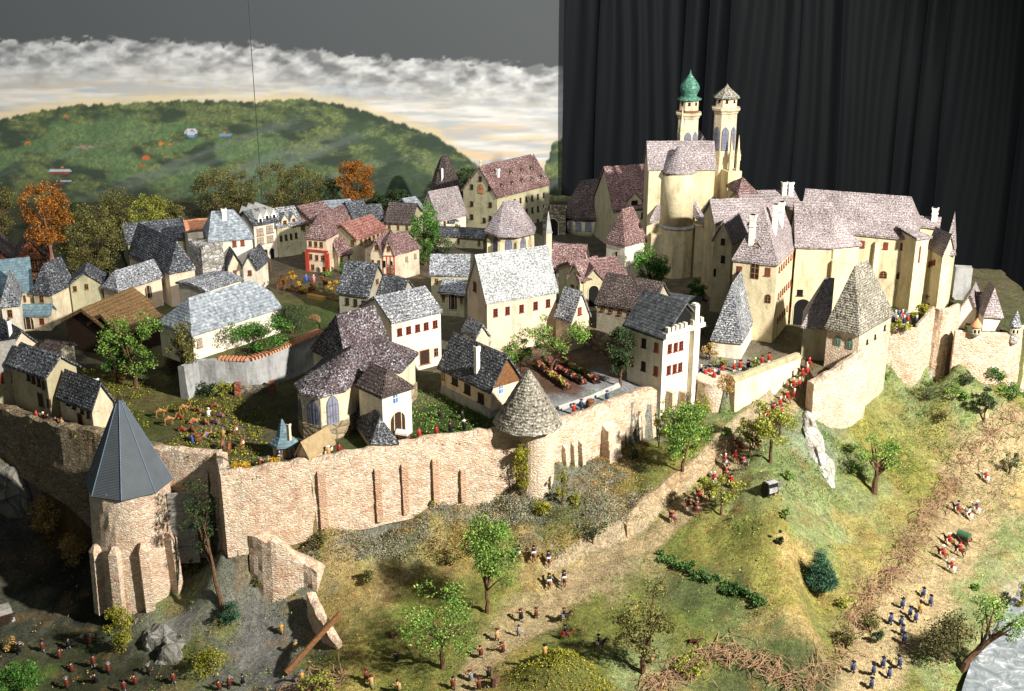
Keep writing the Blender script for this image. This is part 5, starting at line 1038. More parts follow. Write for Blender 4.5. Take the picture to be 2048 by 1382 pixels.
# ------------------------------------------------------------------ houses beyond the bastion
h = house('cottage', 'small white cottage with a brown gable just inside the far bastion wall', HB, (1922, 616), (1953, 620), dep=1.0, ze=.78, zg=.42, ridge='AC', ry=590, roof=M_rpurple, wall=M_white)
h = house('cottage', 'small white cottage with a pointed pyramid roof between the corner turrets', HB, (1969, 628), (2004, 629), dep=.8, ze=.82, zg=.42, ridge='AC', hh=(0, 0), hip=(.8, .8), ry=580, roof=M_rpurple, wall=M_white, ov=.09)
h = house('lean_to', 'low dark red lean-to joining the two small cottages behind the far wall', 'lean-to', (1952, 622), (1972, 624), dep=.7, ze=.72, zg=.42, ry=588, roof=M_rred, wall=M_cream)
for px, pt, pe, pb, lab in ((1950, 636, 652, 674, 'little round corner turret with a pointed brown roof on the low brick wall'), (2027, 622, 652, 690, 'little round corner turret with a grey roof at the end of the low brick wall')):
    c = P(px, 668, .45); c.y -= .03; rt_ = empty('corner_turret', (c.x, c.y, z_at(c.y, pb)), lab, 'turret'); z0, z1, z2 = z_at(c.y, pb), z_at(c.y, pe), z_at(c.y, pt)
    lathe_tower(rt_, 0, 0, 0, [(.03, z0), (.10, z0 + .06), (.115, z0 + .1), (.115, z1)], M_whitestone, c=c, n=12); lathe_tower(rt_, 0, 0, 0, [(.145, z1 - .01), (.14, z1 + .01), (.03, z2 - .04), (.008, z2)], M_tile if px < 2000 else M_rgrey, 'roof', c=c, n=12)
    for a in (-2.1, -1.4): nr = Vector((math.cos(a), math.sin(a), 0)); add_window(rt_, c + nr * .11 + Vector((0, 0, z1 - .1 - c.z)), Vector((-nr.y, nr.x, 0)), nr, .045, .09, 'adk', 'window')
# ------------------------------------------------------------------ twin towered church
Y0 = 33.4; zE = z_at(Y0, 338); A0 = PY(1298, 338, Y0)
h = house('church', 'tall ochre church with a round apse, one green onion dome and one plain capped tower', 'church', (1298, 338), (1430, 338), dep=1.1, ze=zE, ry=286, roof=M_rpurple, wall=M_ochre, ov=.05); CH = h.root
c = Vector((PY(1359, 345, Y0).x, Y0 + .02, 0)); zm = z_at(Y0 - .4, 457)
lathe_tower(CH, 0, 0, 0, [(.43, zm), (.43, zE - .06)], M_ochre, c=c, n=24); lathe_tower(CH, 0, 0, 0, [(.50, -.1), (.50, zm - .02), (.44, zm + .03)], M_ochre, 'base', c=c, n=10, smooth=False)
lathe_tower(CH, 0, 0, 0, [(.52, zm - .04), (.53, zm - .02), (.47, zm + .035)], M_greywash, 'ledge', c=c, n=10, smooth=False)
rz = z_at(Y0 + .25, 289); rough_cone(c, [(.46, zE - .08), (.49, zE - .06), (.30, zE + (rz - zE) * .45), (.1, rz - .02), (.03, rz)], 20, M_rpurple, 'apse_roof', CH, .02)
for x0, x1, yt, yf, mt in ((1301, 1330, 470, 570, M_ochre), (1389, 1430, 452, 560, M_ochre)):
    a = PY(x0, yt, Y0 - .12); bq = PY(x1, yt, Y0 - .12); mb = MB(); mb.box(((a.x + bq.x) / 2, Y0 - .1, -.1), bq.x - a.x, .36, z_at(Y0 - .3, yt) + .1, 0, taper=.97); mb.build('base', mt, CH)
for x0, y0, x1, y1 in ((1384, 396, 1412, 446), (1318, 410, 1303, 440)):
    a = PY(x0, y0, Y0 - .05); bq = PY(x1, y1, Y0 - .42); s = .05; mb = MB(); up = Vector((0, 0, .09)); k = Vector((s, 0, 0))
    a2 = Vector((a.x, Y0 - .02, a.z)); mb.add([a2 - k, a2 + k, bq + k, bq - k, a2 - k - up * 5, a2 + k - up * 5, bq + k - up, bq - k - up], [(0, 1, 2, 3), (7, 6, 5, 4), (0, 3, 7, 4), (1, 5, 6, 2), (3, 2, 6, 7), (0, 4, 5, 1)]); mb.build('flying_buttress', M_rpurple, CH)
def church_tower(px, Y, half, yc0, yc1, yu, mat, octo=.3):
    k = (Y * CT + 5 * ST) / FPX; c = Vector((PY(px, 250, Y).x, Y, 0)); r = half * k / math.cos(math.pi / 8); z = lambda y: z_at(Y, y)
    lathe_tower(CH, 0, 0, 0, [(r, .5), (r, z(yc1))], mat, 'tower_shaft', c=c, n=8, smooth=False, a0=octo)
    lathe_tower(CH, 0, 0, 0, [(r * 1.0, z(yc1) - .0), (r * 1.08, z(yc1) + .03), (r * 1.1, z(yc1) + .07), (r * 1.24, z(yc0) - .06), (r * 1.26, z(yc0)), (r * .9, z(yc0) + .01)], M_cream, 'cornice', c=c, n=8, smooth=False, a0=octo)
    lathe_tower(CH, 0, 0, 0, [(r * .92, z(yc0)), (r * .92, z(yu))], M_cream, 'belfry', c=c, n=8, smooth=False, a0=octo)
    for j in range(8):
        a = octo + (j + .5) * math.pi / 4; nr = Vector((math.cos(a), math.sin(a), 0)); t = Vector((-nr.y, nr.x, 0)); ap = r * math.cos(math.pi / 8)
        if nr.y < .1:
            add_window(CH, c + nr * ap + Vector((0, 0, z(yc1 + 48))), t, nr, .15, .62, 'go'); add_window(CH, c + nr * (ap * .92) + Vector((0, 0, z(yu + 6))), t, nr, .05, .06, 'hole')
    return c, r, z
c, r, z = church_tower(1376, 34.7, 20, 224, 236, 199, M_cream)
k = r / 20; lathe_tower(CH, 0, 0, 0, [(r * 1.12, z(199)), (r * 1.14, z(197)), (r * .72, z(193)), (r * .66, z(190)), (r * .84, z(182)), (r * .92, z(176)), (r * .84, z(169)), (r * .56, z(161)), (r * .28, z(153)), (r * .10, z(147)), (r * .02, z(139))], M_copper, 'onion_dome', c=c, n=24)
lathe_tower(CH, 0, 0, 0, [(r * .95, z(225)), (r * 1.02, z(222)), (r * .95, z(219))], M_wood, 'band', c=c, n=8, smooth=False, a0=.3)
c, r, z = church_tower(1450, 34.5, 22, 214, 226, 194, M_cream)
lathe_tower(CH, 0, 0, 0, [(r * 1.16, z(195)), (r * 1.18, z(193)), (r * .55, z(181)), (r * .16, z(173)), (r * .01, z(167))], M_rpebble, 'tower_cap', c=c, n=8, smooth=False, a0=.3)
def pinnacle(px, Y, yt, yb, w):
    c = PY(px, yb, Y); zt, zb = z_at(Y, yt), z_at(Y, yb); hgt = zt - zb; mb = MB()
    mb.box((c.x, Y, zb), w, w, hgt * .42, .3); mb.box((c.x, Y, zb + hgt * .42), w * 1.35, w * 1.35, hgt * .05, .3); mb.box((c.x, Y, zb + hgt * .47 + .001), w * .9, w * .9, hgt * .53, .3, taper=.06)
    for q in range(4): a = .3 + .785 + q * 1.571; mb.box((c.x + w * .75 * math.cos(a), Y + w * .75 * math.sin(a), zb + hgt * .3), w * .3, w * .3, hgt * .3, .3, taper=.1)
    mb.build('pinnacle', M_ochre, CH)
pinnacle(1362, 34.2, 215, 292, .11); pinnacle(1474, 34.0, 270, 342, .09); pinnacle(1460, 34.0, 276, 342, .09)
a = PY(1464, 342, 34.0); mb = MB(); mb.box((a.x, 34.05, z_at(34.0, 430)), .42, .42, z_at(34.0, 341) - z_at(34.0, 430), .3); mb.build('tower_buttress', M_ochre, CH)
g = house('x', None, None, (1391, 300), (1419, 300), dep=2.0, ze=zE + .25, ridge='AC', ry=274, roof=M_rpurple, wall=M_ochre, into=CH)
# ------------------------------------------------------------------ foliage
ML = dict(hedge=leafm('hedge_leaf', C(26, 48, 20), C(56, 88, 40), C(104, 134, 70)), green=leafm('fresh_green_leaf', C(44, 66, 22), C(92, 126, 48), C(150, 178, 84)), lime=leafm('yellow_green_leaf', C(70, 78, 22), C(130, 134, 48), C(182, 180, 86)), dark=leafm('dark_green_leaf', C(22, 34, 20), C(44, 62, 36), C(84, 100, 52)),
          olive=leafm('olive_leaf', C(44, 44, 20), C(88, 86, 44), C(140, 134, 72)), rust=leafm('rust_leaf', C(74, 40, 12), C(142, 86, 28), C(192, 130, 52)), blue=leafm('blue_green_leaf', C(24, 48, 34), C(48, 82, 60), C(84, 120, 88)),
          moss=leafm('moss_yellow', C(74, 76, 14), C(126, 124, 32), C(170, 164, 60)), straw=leafm('straw_tuft', C(110, 84, 40), C(160, 126, 70), C(200, 172, 112)), gold=leafm('golden_tuft', C(130, 96, 14), C(190, 146, 30), C(220, 184, 70)), brown=leafm('brown_green_leaf', C(40, 38, 24), C(74, 70, 40), C(112, 104, 60)), emerald=leafm('bright_green_leaf', C(26, 54, 14), C(60, 104, 34), C(110, 152, 66)),
          grey=leafm('grey_lichen', C(104, 102, 84), C(146, 142, 120), C(180, 174, 152)), flower=leafm('pink_flower', C(120, 60, 50), C(170, 84, 84), C(200, 150, 120)))
M_bark = plain('bark', C(92, 68, 50), .9, .4, 18); M_barkp = plain('pinkish_bark', C(140, 100, 82), .9, .4, 18); M_twig = plain('dry_root', C(148, 118, 92), .85, .5, 5)
LR = np.random.RandomState(5)
def leaf_quads(cent, size, rs, flat=.0):
    n = len(cent); a = rs.normal(size=(n, 3)); a /= np.linalg.norm(a, axis=1)[:, None]
    b = rs.normal(size=(n, 3)); b -= a * (a * b).sum(1)[:, None]; b /= np.linalg.norm(b, axis=1)[:, None]
    s = size * rs.uniform(.55, 1.35, n)[:, None]; a = a * s; b = b * s * .72
    v = np.stack([cent - a, cent - b * .9, cent + a, cent + b * .9], 1).reshape(-1, 3)
    return v, np.arange(4 * n).reshape(n, 4)
def foliage(clumps, rad, per, size, rs, squash=.8):
    c = np.repeat(clumps, per, 0); r = np.repeat(rad, per)[:, None]
    d = rs.normal(size=c.shape); d /= np.linalg.norm(d, axis=1)[:, None]; d *= rs.uniform(.15, 1, (len(c), 1)) ** .5; d[:, 2] *= squash
    return leaf_quads(c + d * r, size, rs)
def crown_points(n, rs, shape):
    out = []
    while len(out) < n:
        p = rs.uniform(-1, 1, 3)
        if (p ** 2).sum() > 1: continue
        if shape == 'cone' and math.hypot(p[0], p[1]) > (1 - (p[2] + 1) / 2) * .95 + .08: continue
        if shape == 'round' and (p ** 2).sum() < .22 and rs.rand() < .7: continue
        if shape == 'open' and fbm(np.array([p[0] * 1.6 + n]), np.array([p[2] * 1.6 + p[1]]), 2)[0] < .42: continue
        out.append(p)
    return np.array(out)
def tree(px, py, top, wpx, kind, label, clumps=26, per=55, leaf=.036, shape='open', crown0=.35, bark=None, cat='tree', group=None, name='tree', lean=0, leany=0, limbs=8, trunk=.035, clr=.17, ground=None, zg=None, dk=1.0):
    g = ground or (G(px, py) if zg is None else P(px, py, zg)); rs = np.random.RandomState(int(px * 7 + py)); ht = z_at(g.y, top) - g.z; w = wpx * depth(g) / FPX / 2
    root = empty(name, g, label, cat, group)
    zc0 = ht * crown0; cz = (ht + zc0) / 2; hz = (ht - zc0) / 2 * .92; lx = lean * depth(g) / FPX
    pts = crown_points(clumps, rs, shape); cl = np.stack([pts[:, 0] * w * .9 + lx, pts[:, 1] * w * .9 + leany, cz + pts[:, 2] * hz], 1)
    rad = rs.uniform(.6, 1.3, clumps) * clr * math.sqrt(max(w, .1) * max(hz, .1)) * 1.9
    v, f = foliage(cl, rad, int(per * 2.3), leaf * .60, rs); me = npmesh('crown', v, f, [ML[kind]]); link('crown', me, root)
    mb = MB(); tr = max(trunk * ht / 1.6, .012); n = 6; sp = [Vector((lx * (t ** 1.5) + (rs.rand() - .5) * .05 * ht * t, leany * t ** 1.5 + (rs.rand() - .5) * .05 * ht * t, ht * (crown0 + .12) * t - (.05 if t == 0 else 0))) for t in np.linspace(0, 1, n)]
    mb.tube(sp, [tr * (1.5 - .9 * t) for t in np.linspace(0, 1, n)], 7)
    top_ = sp[-1]
    for k in rs.permutation(clumps)[:limbs]:
        e = Vector(cl[k]); s0 = sp[rs.randint(n // 2, n)]; m = s0.lerp(e, .5) + Vector((rs.rand() - .5, rs.rand() - .5, .3)) * .12 * w; mb.tube([s0, m, e], [tr * .55, tr * .38, tr * .12], 5, cap=False)
    mb.v = [(a[0] + g.x, a[1] + g.y, a[2] + g.z) for a in mb.v]
    mb.build('trunk', bark or M_bark, root); return root
def bush(px, py, wpx, hpx, kind, label, n=300, leaf=.03, clumps=9, shape='round', cat='bush', name='bush', group=None, ground=None, zg=None, dy=1.0, lump=.42):
    g = ground or (G(px, py) if zg is None else P(px, py, zg)); rs = np.random.RandomState(int(px * 5 + py * 3)); w = wpx * depth(g) / FPX / 2; h = hpx * depth(g) / FPX / math.cos(PITCH + math.atan((py - 691) / FPX))
    pts = crown_points(clumps, rs, shape); cl = np.stack([pts[:, 0] * w * .72, pts[:, 1] * w * .72 * dy, h * (.5 + pts[:, 2] * .42)], 1)
    v, f = foliage(cl, rs.uniform(.7, 1.2, clumps) * lump * min(w, h * .7), int(max(4, n // clumps) * 2), leaf * .68, rs)
    root = empty(name, g, label, cat, group); link('foliage', npmesh('foliage', v, f, [ML[kind]]), root)
    mb = MB()
    for k in range(3): e = Vector(cl[k % clumps]); mb.tube([g + Vector((0, 0, -.04)), g + e * .6, g + e], [.014, .01, .005], 4, cap=False)
    mb.build('stem', M_bark, root); return root
tree(975, 1225, 1030, 125, 'green', 'tall airy green tree in the meadow below the long buttressed wall', 64, 60, .030, crown0=.16, limbs=14, trunk=.026)
tree(885, 1335, 1182, 185, 'green', 'low spreading light green tree with forked dark trunk among the running soldiers', 44, 48, .030, crown0=.25, limbs=14, trunk=.036)
tree(1365, 945, 800, 104, 'green', 'fresh green tree on the slope in front of the battlemented keep', 56, 64, .032, crown0=.2, limbs=10, trunk=.028)
tree(1442, 1030, 945, 100, 'lime', 'yellow green tree beside the lower ramp road with its shadow on the gravel', 22, 48, .032, crown0=.35, limbs=8)
tree(1540, 925, 800, 92, 'lime', 'bushy yellow green tree at the edge of the upper ramp road', 30, 56, .034, crown0=.3)
tree(1500, 905, 838, 62, 'lime', 'small yellowish tree half hiding the riders on the ramp road', 16, 44, .032, crown0=.3)
tree(1560, 870, 800, 50, 'lime', 'thin yellow green sapling beside the white crag', 14, 40, .03, crown0=.25)
tree(1748, 985, 872, 96, 'green', 'forked brown tree standing alone on the yellow hillside below the gatehouse', 24, 40, .030, crown0=.38, limbs=10, trunk=.06)
tree(1285, 1345, 1165, 116, 'olive', 'dark olive tree with yellow tips at the bottom beside the saddled brown horse', 30, 60, .032, crown0=.18, limbs=10)
tree(445, 1218, 965, 70, 'dark', 'tall dark ivy clad tree in the gap between the corner tower and the long wall', 22, 50, .032, crown0=.3, bark=M_bark, lean=-44, leany=.55, trunk=.022)
tree(1636, 1180, 1100, 82, 'blue', 'conical blue green evergreen on the hillside right of the planted row', 110, 90, .022, shape='cone', crown0=.02, clr=.16)
bush(1890, 1325, 115, 92, 'brown', 'large dark brown green bush beside the river path', 1800, .03, 34)
tree(1925, 1338, 1180, 130, 'green', 'crooked dark riverside tree leaning over the water', 26, 42, .032, crown0=.35, lean=62, limbs=10, trunk=.05)
tree(2018, 948, 885, 36, 'dark', 'bare tipped dark shrub standing on the sandy ground right of the path', 10, 30, .026, crown0=.1, limbs=8)
tree(1968, 842, 772, 44, 'dark', 'small dark tree on the slope below the round corner turrets', 14, 46, .032, crown0=.3)
bush(1986, 768, 48, 42, 'emerald', 'round bright green bush under the low brick wall', 700, .03, 16)
bush(2022, 800, 60, 34, 'emerald', 'spreading green bush at the right edge under the low brick wall', 500, .03, 14)
tree(372, 785, 640, 62, 'olive', 'yellow flecked dark tree with bare trunk before the great white barn', 24, 55, .034, crown0=.34, trunk=.03)
tree(272, 775, 628, 135, 'green', 'large leafy green tree shading the yard beside the camel field', 34, 60, .036, crown0=.2)
tree(235, 765, 690, 70, 'emerald', 'small bright green tree in front of the thatched barns', 14, 50, .036, crown0=.2)
tree(520, 700, 632, 150, 'emerald', 'wide bright green tree growing behind the tiled retaining wall', 34, 64, .034, crown0=.08, zg=.68)
tree(590, 690, 588, 66, 'dark', 'sparse dark shrubby tree right of the great white barn', 18, 40, .032, crown0=.12, zg=.4)
ZT = 0
tree(112, 590, 352, 96, 'rust', 'big orange autumn tree in front of the painted hill', 60, 80, .036, shape='round', crown0=.38, bark=M_barkp, clr=.13, zg=0)
tree(195, 575, 408, 132, 'olive', 'big dense olive green tree right of the orange autumn tree', 80, 80, .036, shape='round', crown0=.12, zg=0, clr=.13)
for px, py, tp, w_, k, lab in ((8, 490, 352, 66, 'olive', 'olive tree cut by the photo edge left of the orange autumn tree'), (150, 480, 400, 60, 'dark', 'dark tree half hidden between the orange tree and the big olive tree'), (243, 470, 372, 76, 'olive', 'olive tree rising behind the big dense olive tree'), (305, 470, 388, 100, 'lime', 'broad yellowish tree behind the black speckled barn'), (352, 465, 410, 60, 'olive', 'short olive tree behind the white annex with brown tiled top'), (430, 445, 332, 92, 'olive', 'tall olive tree behind the white house with a ridge chimney'), (482, 440, 328, 78, 'olive', 'tall sparse olive tree just left of the backdrop seam'),
        (556, 440, 318, 92, 'olive', 'grey olive tree just right of the backdrop seam'), (610, 436, 322, 100, 'olive', 'wispy grey green tree with bare branches before the painted hill'), (800, 425, 372, 50, 'dark', 'dark tree between the rusty round tree and the white rosy roofed house'), (935, 400, 332, 60, 'dark', 'dark tree against the gable of the tall monastery'), (760, 425, 385, 40, 'dark', 'small dark tree right of the rusty round tree'), (660, 425, 350, 50, 'dark', 'dark tree left of the rusty round tree')):
    tree(px, py, tp, w_, k, lab, 44, 60, .036, shape='round' if k != 'x' else 'open', crown0=.12, zg=0, clr=.15, group='trees in front of the painted hill')
tree(712, 425, 314, 82, 'rust', 'rusty round autumn tree standing behind the back row of roofs', 70, 70, .036, shape='round', crown0=.1, zg=0, clr=.13)
tree(850, 530, 403, 66, 'emerald', 'bright green tree on the square right of the arcade house', 44, 70, .036, shape='round', crown0=.08, zg=0)
bush(884, 514, 54, 44, 'dark', 'dark green bush beside the bright green tree', 600, .036, 14, zg=0)
bush(764, 420, 20, 20, 'emerald', 'tiny lime bush on the back row of roofs', 160, .036, 6, zg=0)
bush(690, 548, 26, 24, 'emerald', 'leafy bush at the foot of the corner inn', 220, .034, 7, zg=0); bush(655, 552, 22, 16, 'green', 'low bush under the red pilaster of the corner inn', 160, .034, 6, zg=0)
bush(915, 465, 26, 20, 'moss', 'yellow bush before the white rosy roofed house', 220, .036, 7, zg=0)
tree(1042, 745, 658, 84, 'green', 'airy green tree in the garden below the great hall', 22, 50, .034, crown0=.2, zg=0)
tree(1100, 752, 628, 128, 'green', 'forked green tree leaning over the flower beds', 30, 46, .034, crown0=.35, zg=0, lean=18, limbs=12)
tree(1240, 772, 650, 46, 'dark', 'very dark narrow tree against the side of the battlemented keep', 40, 60, .034, shape='round', crown0=.1, zg=0)
tree(1302, 580, 488, 68, 'emerald', 'bright green rounded tree before the ochre church', 44, 70, .036, shape='round', crown0=.06, zg=0)
tree(1388, 608, 558, 48, 'emerald', 'small bright green tree by the castle street', 24, 56, .036, shape='round', crown0=.06, zg=0)
# ivy, bushes and tufts
bush(1043, 992, 34, 122, 'moss', 'mustard green ivy climbing the seam left of the slim cone tower', 1800, .022, 34, cat='ivy', name='ivy', lump=.6)
bush(1124, 1008, 24, 80, 'moss', 'mustard green ivy at the right foot of the slim cone tower', 420, .022, 10, cat='ivy', name='ivy')
bush(1082, 1032, 46, 32, 'moss', 'round yellow moss cushion at the foot of the slim cone tower', 520, .022, 12)
bush(1404, 862, 36, 80, 'moss', 'mustard ivy between the keep buttresses and the round bastion', 800, .022, 18, cat='ivy', name='ivy')
bush(1318, 896, 30, 104, 'lime', 'ivy hanging at the left corner of the battlemented keep', 600, .024, 16, cat='ivy', name='ivy')
bush(1362, 868, 26, 70, 'green', 'green creeper climbing between the keep buttresses', 420, .024, 12, cat='ivy', name='ivy')
bush(1454, 792, 42, 46, 'straw', 'brown dry creeper drooping over the round bastion rim', 600, .022, 12, zg=.1, name='dry_creeper', cat='creeper')
bush(1418, 716, 44, 28, 'straw', 'straw coloured dry bush before the silvery hipped guard house', 450, .024, 10, zg=.05)
bush(1440, 732, 40, 18, 'moss', 'round moss green cushion below the straw bush by the guard house', 360, .022, 9, zg=.05); bush(1512, 742, 26, 26, 'green', 'green bush behind the coping of the gate wall', 300, .026, 8, zg=.05)
bush(246, 1305, 68, 96, 'moss', 'tall mustard green bush at the rocky foot of the corner tower', 1500, .024, 26)
bush(460, 1250, 50, 48, 'blue', 'round dark green bush at the foot of the ivy clad tree', 900, .022, 18)
bush(482, 950, 44, 26, 'gold', 'golden flowering tuft on the wall walk left of the pavilion', 420, .022, 10, ground=P(482, 950, 0), cat='flowers', name='flower_tuft'); bush(545, 934, 40, 22, 'gold', 'golden flowering tuft in front of the hexagonal pavilion', 340, .022, 9, ground=P(545, 936, 0), cat='flowers', name='flower_tuft')
bush(412, 792, 46, 26, 'dark', 'dark bush against the grey retaining wall', 400, .03, 10); bush(450, 792, 44, 28, 'lime', 'yellow green bush beside the stone trough', 380, .03, 10)
bush(100, 1062, 86, 74, 'straw', 'mass of straw coloured scrub below the shaded town wall', 1500, .026, 24); bush(150, 1130, 70, 60, 'straw', 'lower straw scrub near the corner tower foot', 800, .026, 16)
bush(384, 1150, 34, 34, 'olive', 'olive bush between the corner tower and the ivy clad tree', 360, .026, 9); bush(420, 1345, 90, 44, 'moss', 'wide mustard scrub on the rocky bank below the corner tower', 800, .026, 18)
bush(40, 1385, 130, 44, 'emerald', 'bright green bush in the bottom corner among the brown soldiers', 1400, .028, 26); bush(20, 1300, 50, 26, 'straw', 'straw tuft by the toppled grey cart', 300, .026, 8)
bush(2040, 1220, 40, 60, 'moss', 'yellow green reeds at the river bend', 500, .026, 12)
bush(1690, 1215, 34, 20, 'lime', 'small yellow green bush below the conical evergreen', 260, .024, 7); bush(1740, 1265, 46, 44, 'olive', 'olive bush among the dry roots by the path', 500, .024, 12); bush(1752, 1285, 30, 30, 'dark', 'dark green shrub on the verge of the river path', 320, .024, 9); bush(1690, 1290, 50, 40, 'olive', 'bramble clump at the lower end of the dry root hedge', 420, .024, 10)
bush(1800, 660, 60, 20, 'lime', 'yellow green bushes growing on the castle terrace', 480, .03, 12, zg=.45); bush(1838, 640, 40, 34, 'moss', 'mossy bush in the corner of the castle terrace', 420, .03, 10, zg=.45); bush(1862, 620, 30, 34, 'dark', 'dark shrub against the castle end bay', 300, .03, 8, zg=.45); bush(1890, 606, 40, 18, 'straw', 'straw scrub below the castle end tower', 300, .028, 8, zg=.45)
for i, (px, py, w_, h_, k) in enumerate([(1770, 760, 34, 20, 'green'), (1850, 800, 40, 44, 'dark'), (1905, 800, 50, 40, 'green'), (1930, 770, 36, 30, 'dark'), (1700, 905, 40, 24, 'green'), (1790, 905, 30, 18, 'green'), (1880, 840, 34, 26, 'olive'), (1575, 960, 24, 20, 'green'), (1570, 1040, 20, 26, 'green'), (1560, 1090, 20, 30, 'dark'), (1610, 1150, 24, 14, 'green'), (1712, 945, 30, 18, 'green'), (1450, 870, 30, 16, 'green'), (1240, 905, 26, 20, 'olive'), (1265, 920, 40, 24, 'dark'), (1186, 1085, 60, 50, 'dark'), (1150, 1010, 30, 20, 'moss'), (900, 1130, 60, 40, 'olive'), (735, 1165, 36, 24, 'olive'), (700, 1025, 50, 20, 'moss'), (640, 1090, 40, 22, 'olive'), (870, 1010, 26, 14, 'moss'), (520, 1170, 36, 20, 'olive'), (1950, 1180, 24, 12, 'green'), (1930, 800, 26, 16, 'green'), (1390, 900, 20, 14, 'green')]):
    o_ = ['first', 'second', 'third', 'fourth', 'fifth', 'sixth', 'seventh', 'eighth', 'ninth', 'tenth']
    if px > 1700: lab = '%s %s clump among the scrub on the hillside below the terrace walls' % (['small', 'tall', 'broad', 'round', 'flat', 'tiny', 'ragged', 'low', 'thin', 'dense'][i % 10], {'green': 'green', 'dark': 'dark green', 'olive': 'olive'}[k])
    elif px > 1350: lab = '%s %s tuft on the grassy ridge below the white crag' % (['flat', 'upper', 'tall', 'lower', 'single'][i % 5], k)
    else: lab = '%s %s scrub clump on the rubble slope below the town walls' % (['upper', 'dark', 'large', 'mossy', 'wide', 'ragged', 'long', 'single', 'tiny', 'round', 'last', 'spare', 'squat'][i % 13], k)
    bush(px, py, w_, h_, k, ' '.join(lab.split()), 260, .026, 8, group='scrub clumps on the slopes')
# planted row on the field
a, bq = G(1316, 1112), G(1528, 1206); rs = np.random.RandomState(3); cl = []
for t in np.linspace(0, 1, 46):
    q = a.lerp(bq, t); q = q + Vector((rs.normal() * .03, rs.normal() * .07, 0)); cl.append((q.x, q.y, float(gz(q.x, q.y)) + .06))
cl = np.array(cl) - np.array(a); v, f = foliage(cl, np.full(46, .075), 110, .019, rs); link('hedge', npmesh('hedge', v, f, [ML['hedge']]), None, a); tag(bpy.data.objects['hedge'], 'bright green planted hedge row crossing the triangular field', 'hedge')
# flower beds
for i, (p0, p1, lab) in enumerate((((1070, 728), (1136, 778), 'nearest flower bed of green and orange plants below the great hall'), ((1082, 722), (1168, 768), 'middle flower bed with red and pink blossom in the walled garden'), ((1125, 725), (1196, 766), 'farthest flower bed of green and pink plants in the walled garden'))):
    a, bq = P(*p0, .02), P(*p1, .02); rs = np.random.RandomState(i); root = empty('flower_bed', a, lab, 'flower bed', 'flower beds of the walled garden')
    mb = MB(); m_ = (a + bq) / 2; mb.box((m_.x, m_.y, 0), (bq - a).length, .2, .07, math.atan2(bq.y - a.y, bq.x - a.x), taper=.85); mb.build('soil', M_darkwood, root)
    for nm, k in (('leaves', ('lime', 'dark', 'green')[i]), ('blossom', 'flower')):
        cl = np.array([a.lerp(bq, t) + Vector((rs.normal() * .03, rs.normal() * .04, .09)) for t in rs.rand(34)]) - np.array(a); v, f = foliage(cl, np.full(34, .055), 16, .026, rs); link(nm, npmesh(nm, v, f, [ML[k]]), root)
# garden stone wall
wall_run('garden_wall', [(1154, 650, 700, .45), (1200, 668, 740, .45), (1238, 690, 770, .40)], 'dry stone garden wall with a sloping thatch-like crest behind the flower beds', th=.2, mat=M_rubble, jag=.04)
wall_run('garden_wall', [(1240, 768, 790, .06), (1180, 795, 815, .06), (1118, 815, 835, .06)][::-1], 'very low pale garden kerb along the wall walk', th=.06, mat=M_greywash, jag=.005, extra=.05)
# dry root hedges
def roots(line, n, label, hgt=.22, spread=.11, name='root_hedge'):
    rs = np.random.RandomState(n); mb = MB(); P3 = [G(*q) for q in line]; g0 = P3[0]
    for k in range(n):
        t = rs.rand() * (len(P3) - 1); i = int(min(t, len(P3) - 1.001)); c = P3[i].lerp(P3[i + 1], t - i); c = c + Vector((rs.normal() * spread, rs.normal() * spread, 0)); c.z = float(gz(c.x, c.y))
        a = rs.rand() * 6.28; L = rs.uniform(.15, .55); d = Vector((math.cos(a), math.sin(a), 0)); sd = Vector((-d.y, d.x, 0)) * rs.normal() * .18; pts = []
        for s in np.linspace(0, 1, 7):
            q = c + d * (L * (s - .5)) + sd * math.sin(s * 4 + k) ; q.z = max(float(gz(q.x, q.y)) - .02, c.z - .02 + hgt * rs.uniform(.3, 1) * math.sin(s * math.pi) * rs.uniform(.7, 1.2)); pts.append(q)
        mb.tube(pts, [rs.uniform(.0045, .0105) * (1 - .5 * s) for s in np.linspace(0, 1, 7)], 4, cap=False)
    return mb.single(name, M_twig, label, 'dry roots')
roots([(2040, 830), (1985, 870), (1940, 910)], 70, 'upper stretch of tangled dry root hedge beside the sandy path')
roots([(1935, 915), (1890, 985), (1850, 1040)], 120, 'dense bend of tangled dry root hedge above the green wagon')
roots([(1850, 1040), (1810, 1110), (1770, 1160)], 130, 'stretch of dry root hedge curling beside the yellow hillside')
roots([(1765, 1165), (1720, 1220), (1690, 1290)], 110, 'lower stretch of dry root hedge beside the blue coated soldiers')
roots([(1680, 1300), (1640, 1350), (1600, 1380)], 60, 'loose dry roots ending at the bottom of the river path')
roots([(1600, 1365), (1500, 1320), (1430, 1300)], 150, 'bundle of long dry roots lying across the bottom of the field', .14)
roots([(1420, 1310), (1350, 1350), (1290, 1385)], 120, 'heap of dry roots bottom right of the dark olive tree', .18)
roots([(690, 1345), (640, 1365), (580, 1390)], 90, 'tangle of pale roots by the leaning beam at the bottom', .2)
bush(1380, 1345, 90, 30, 'lime', 'green brambles growing through the heap of dry roots', 500, .026, 14); bush(640, 1388, 110, 36, 'lime', 'yellow green brambles under the leaning beam', 600, .026, 16)
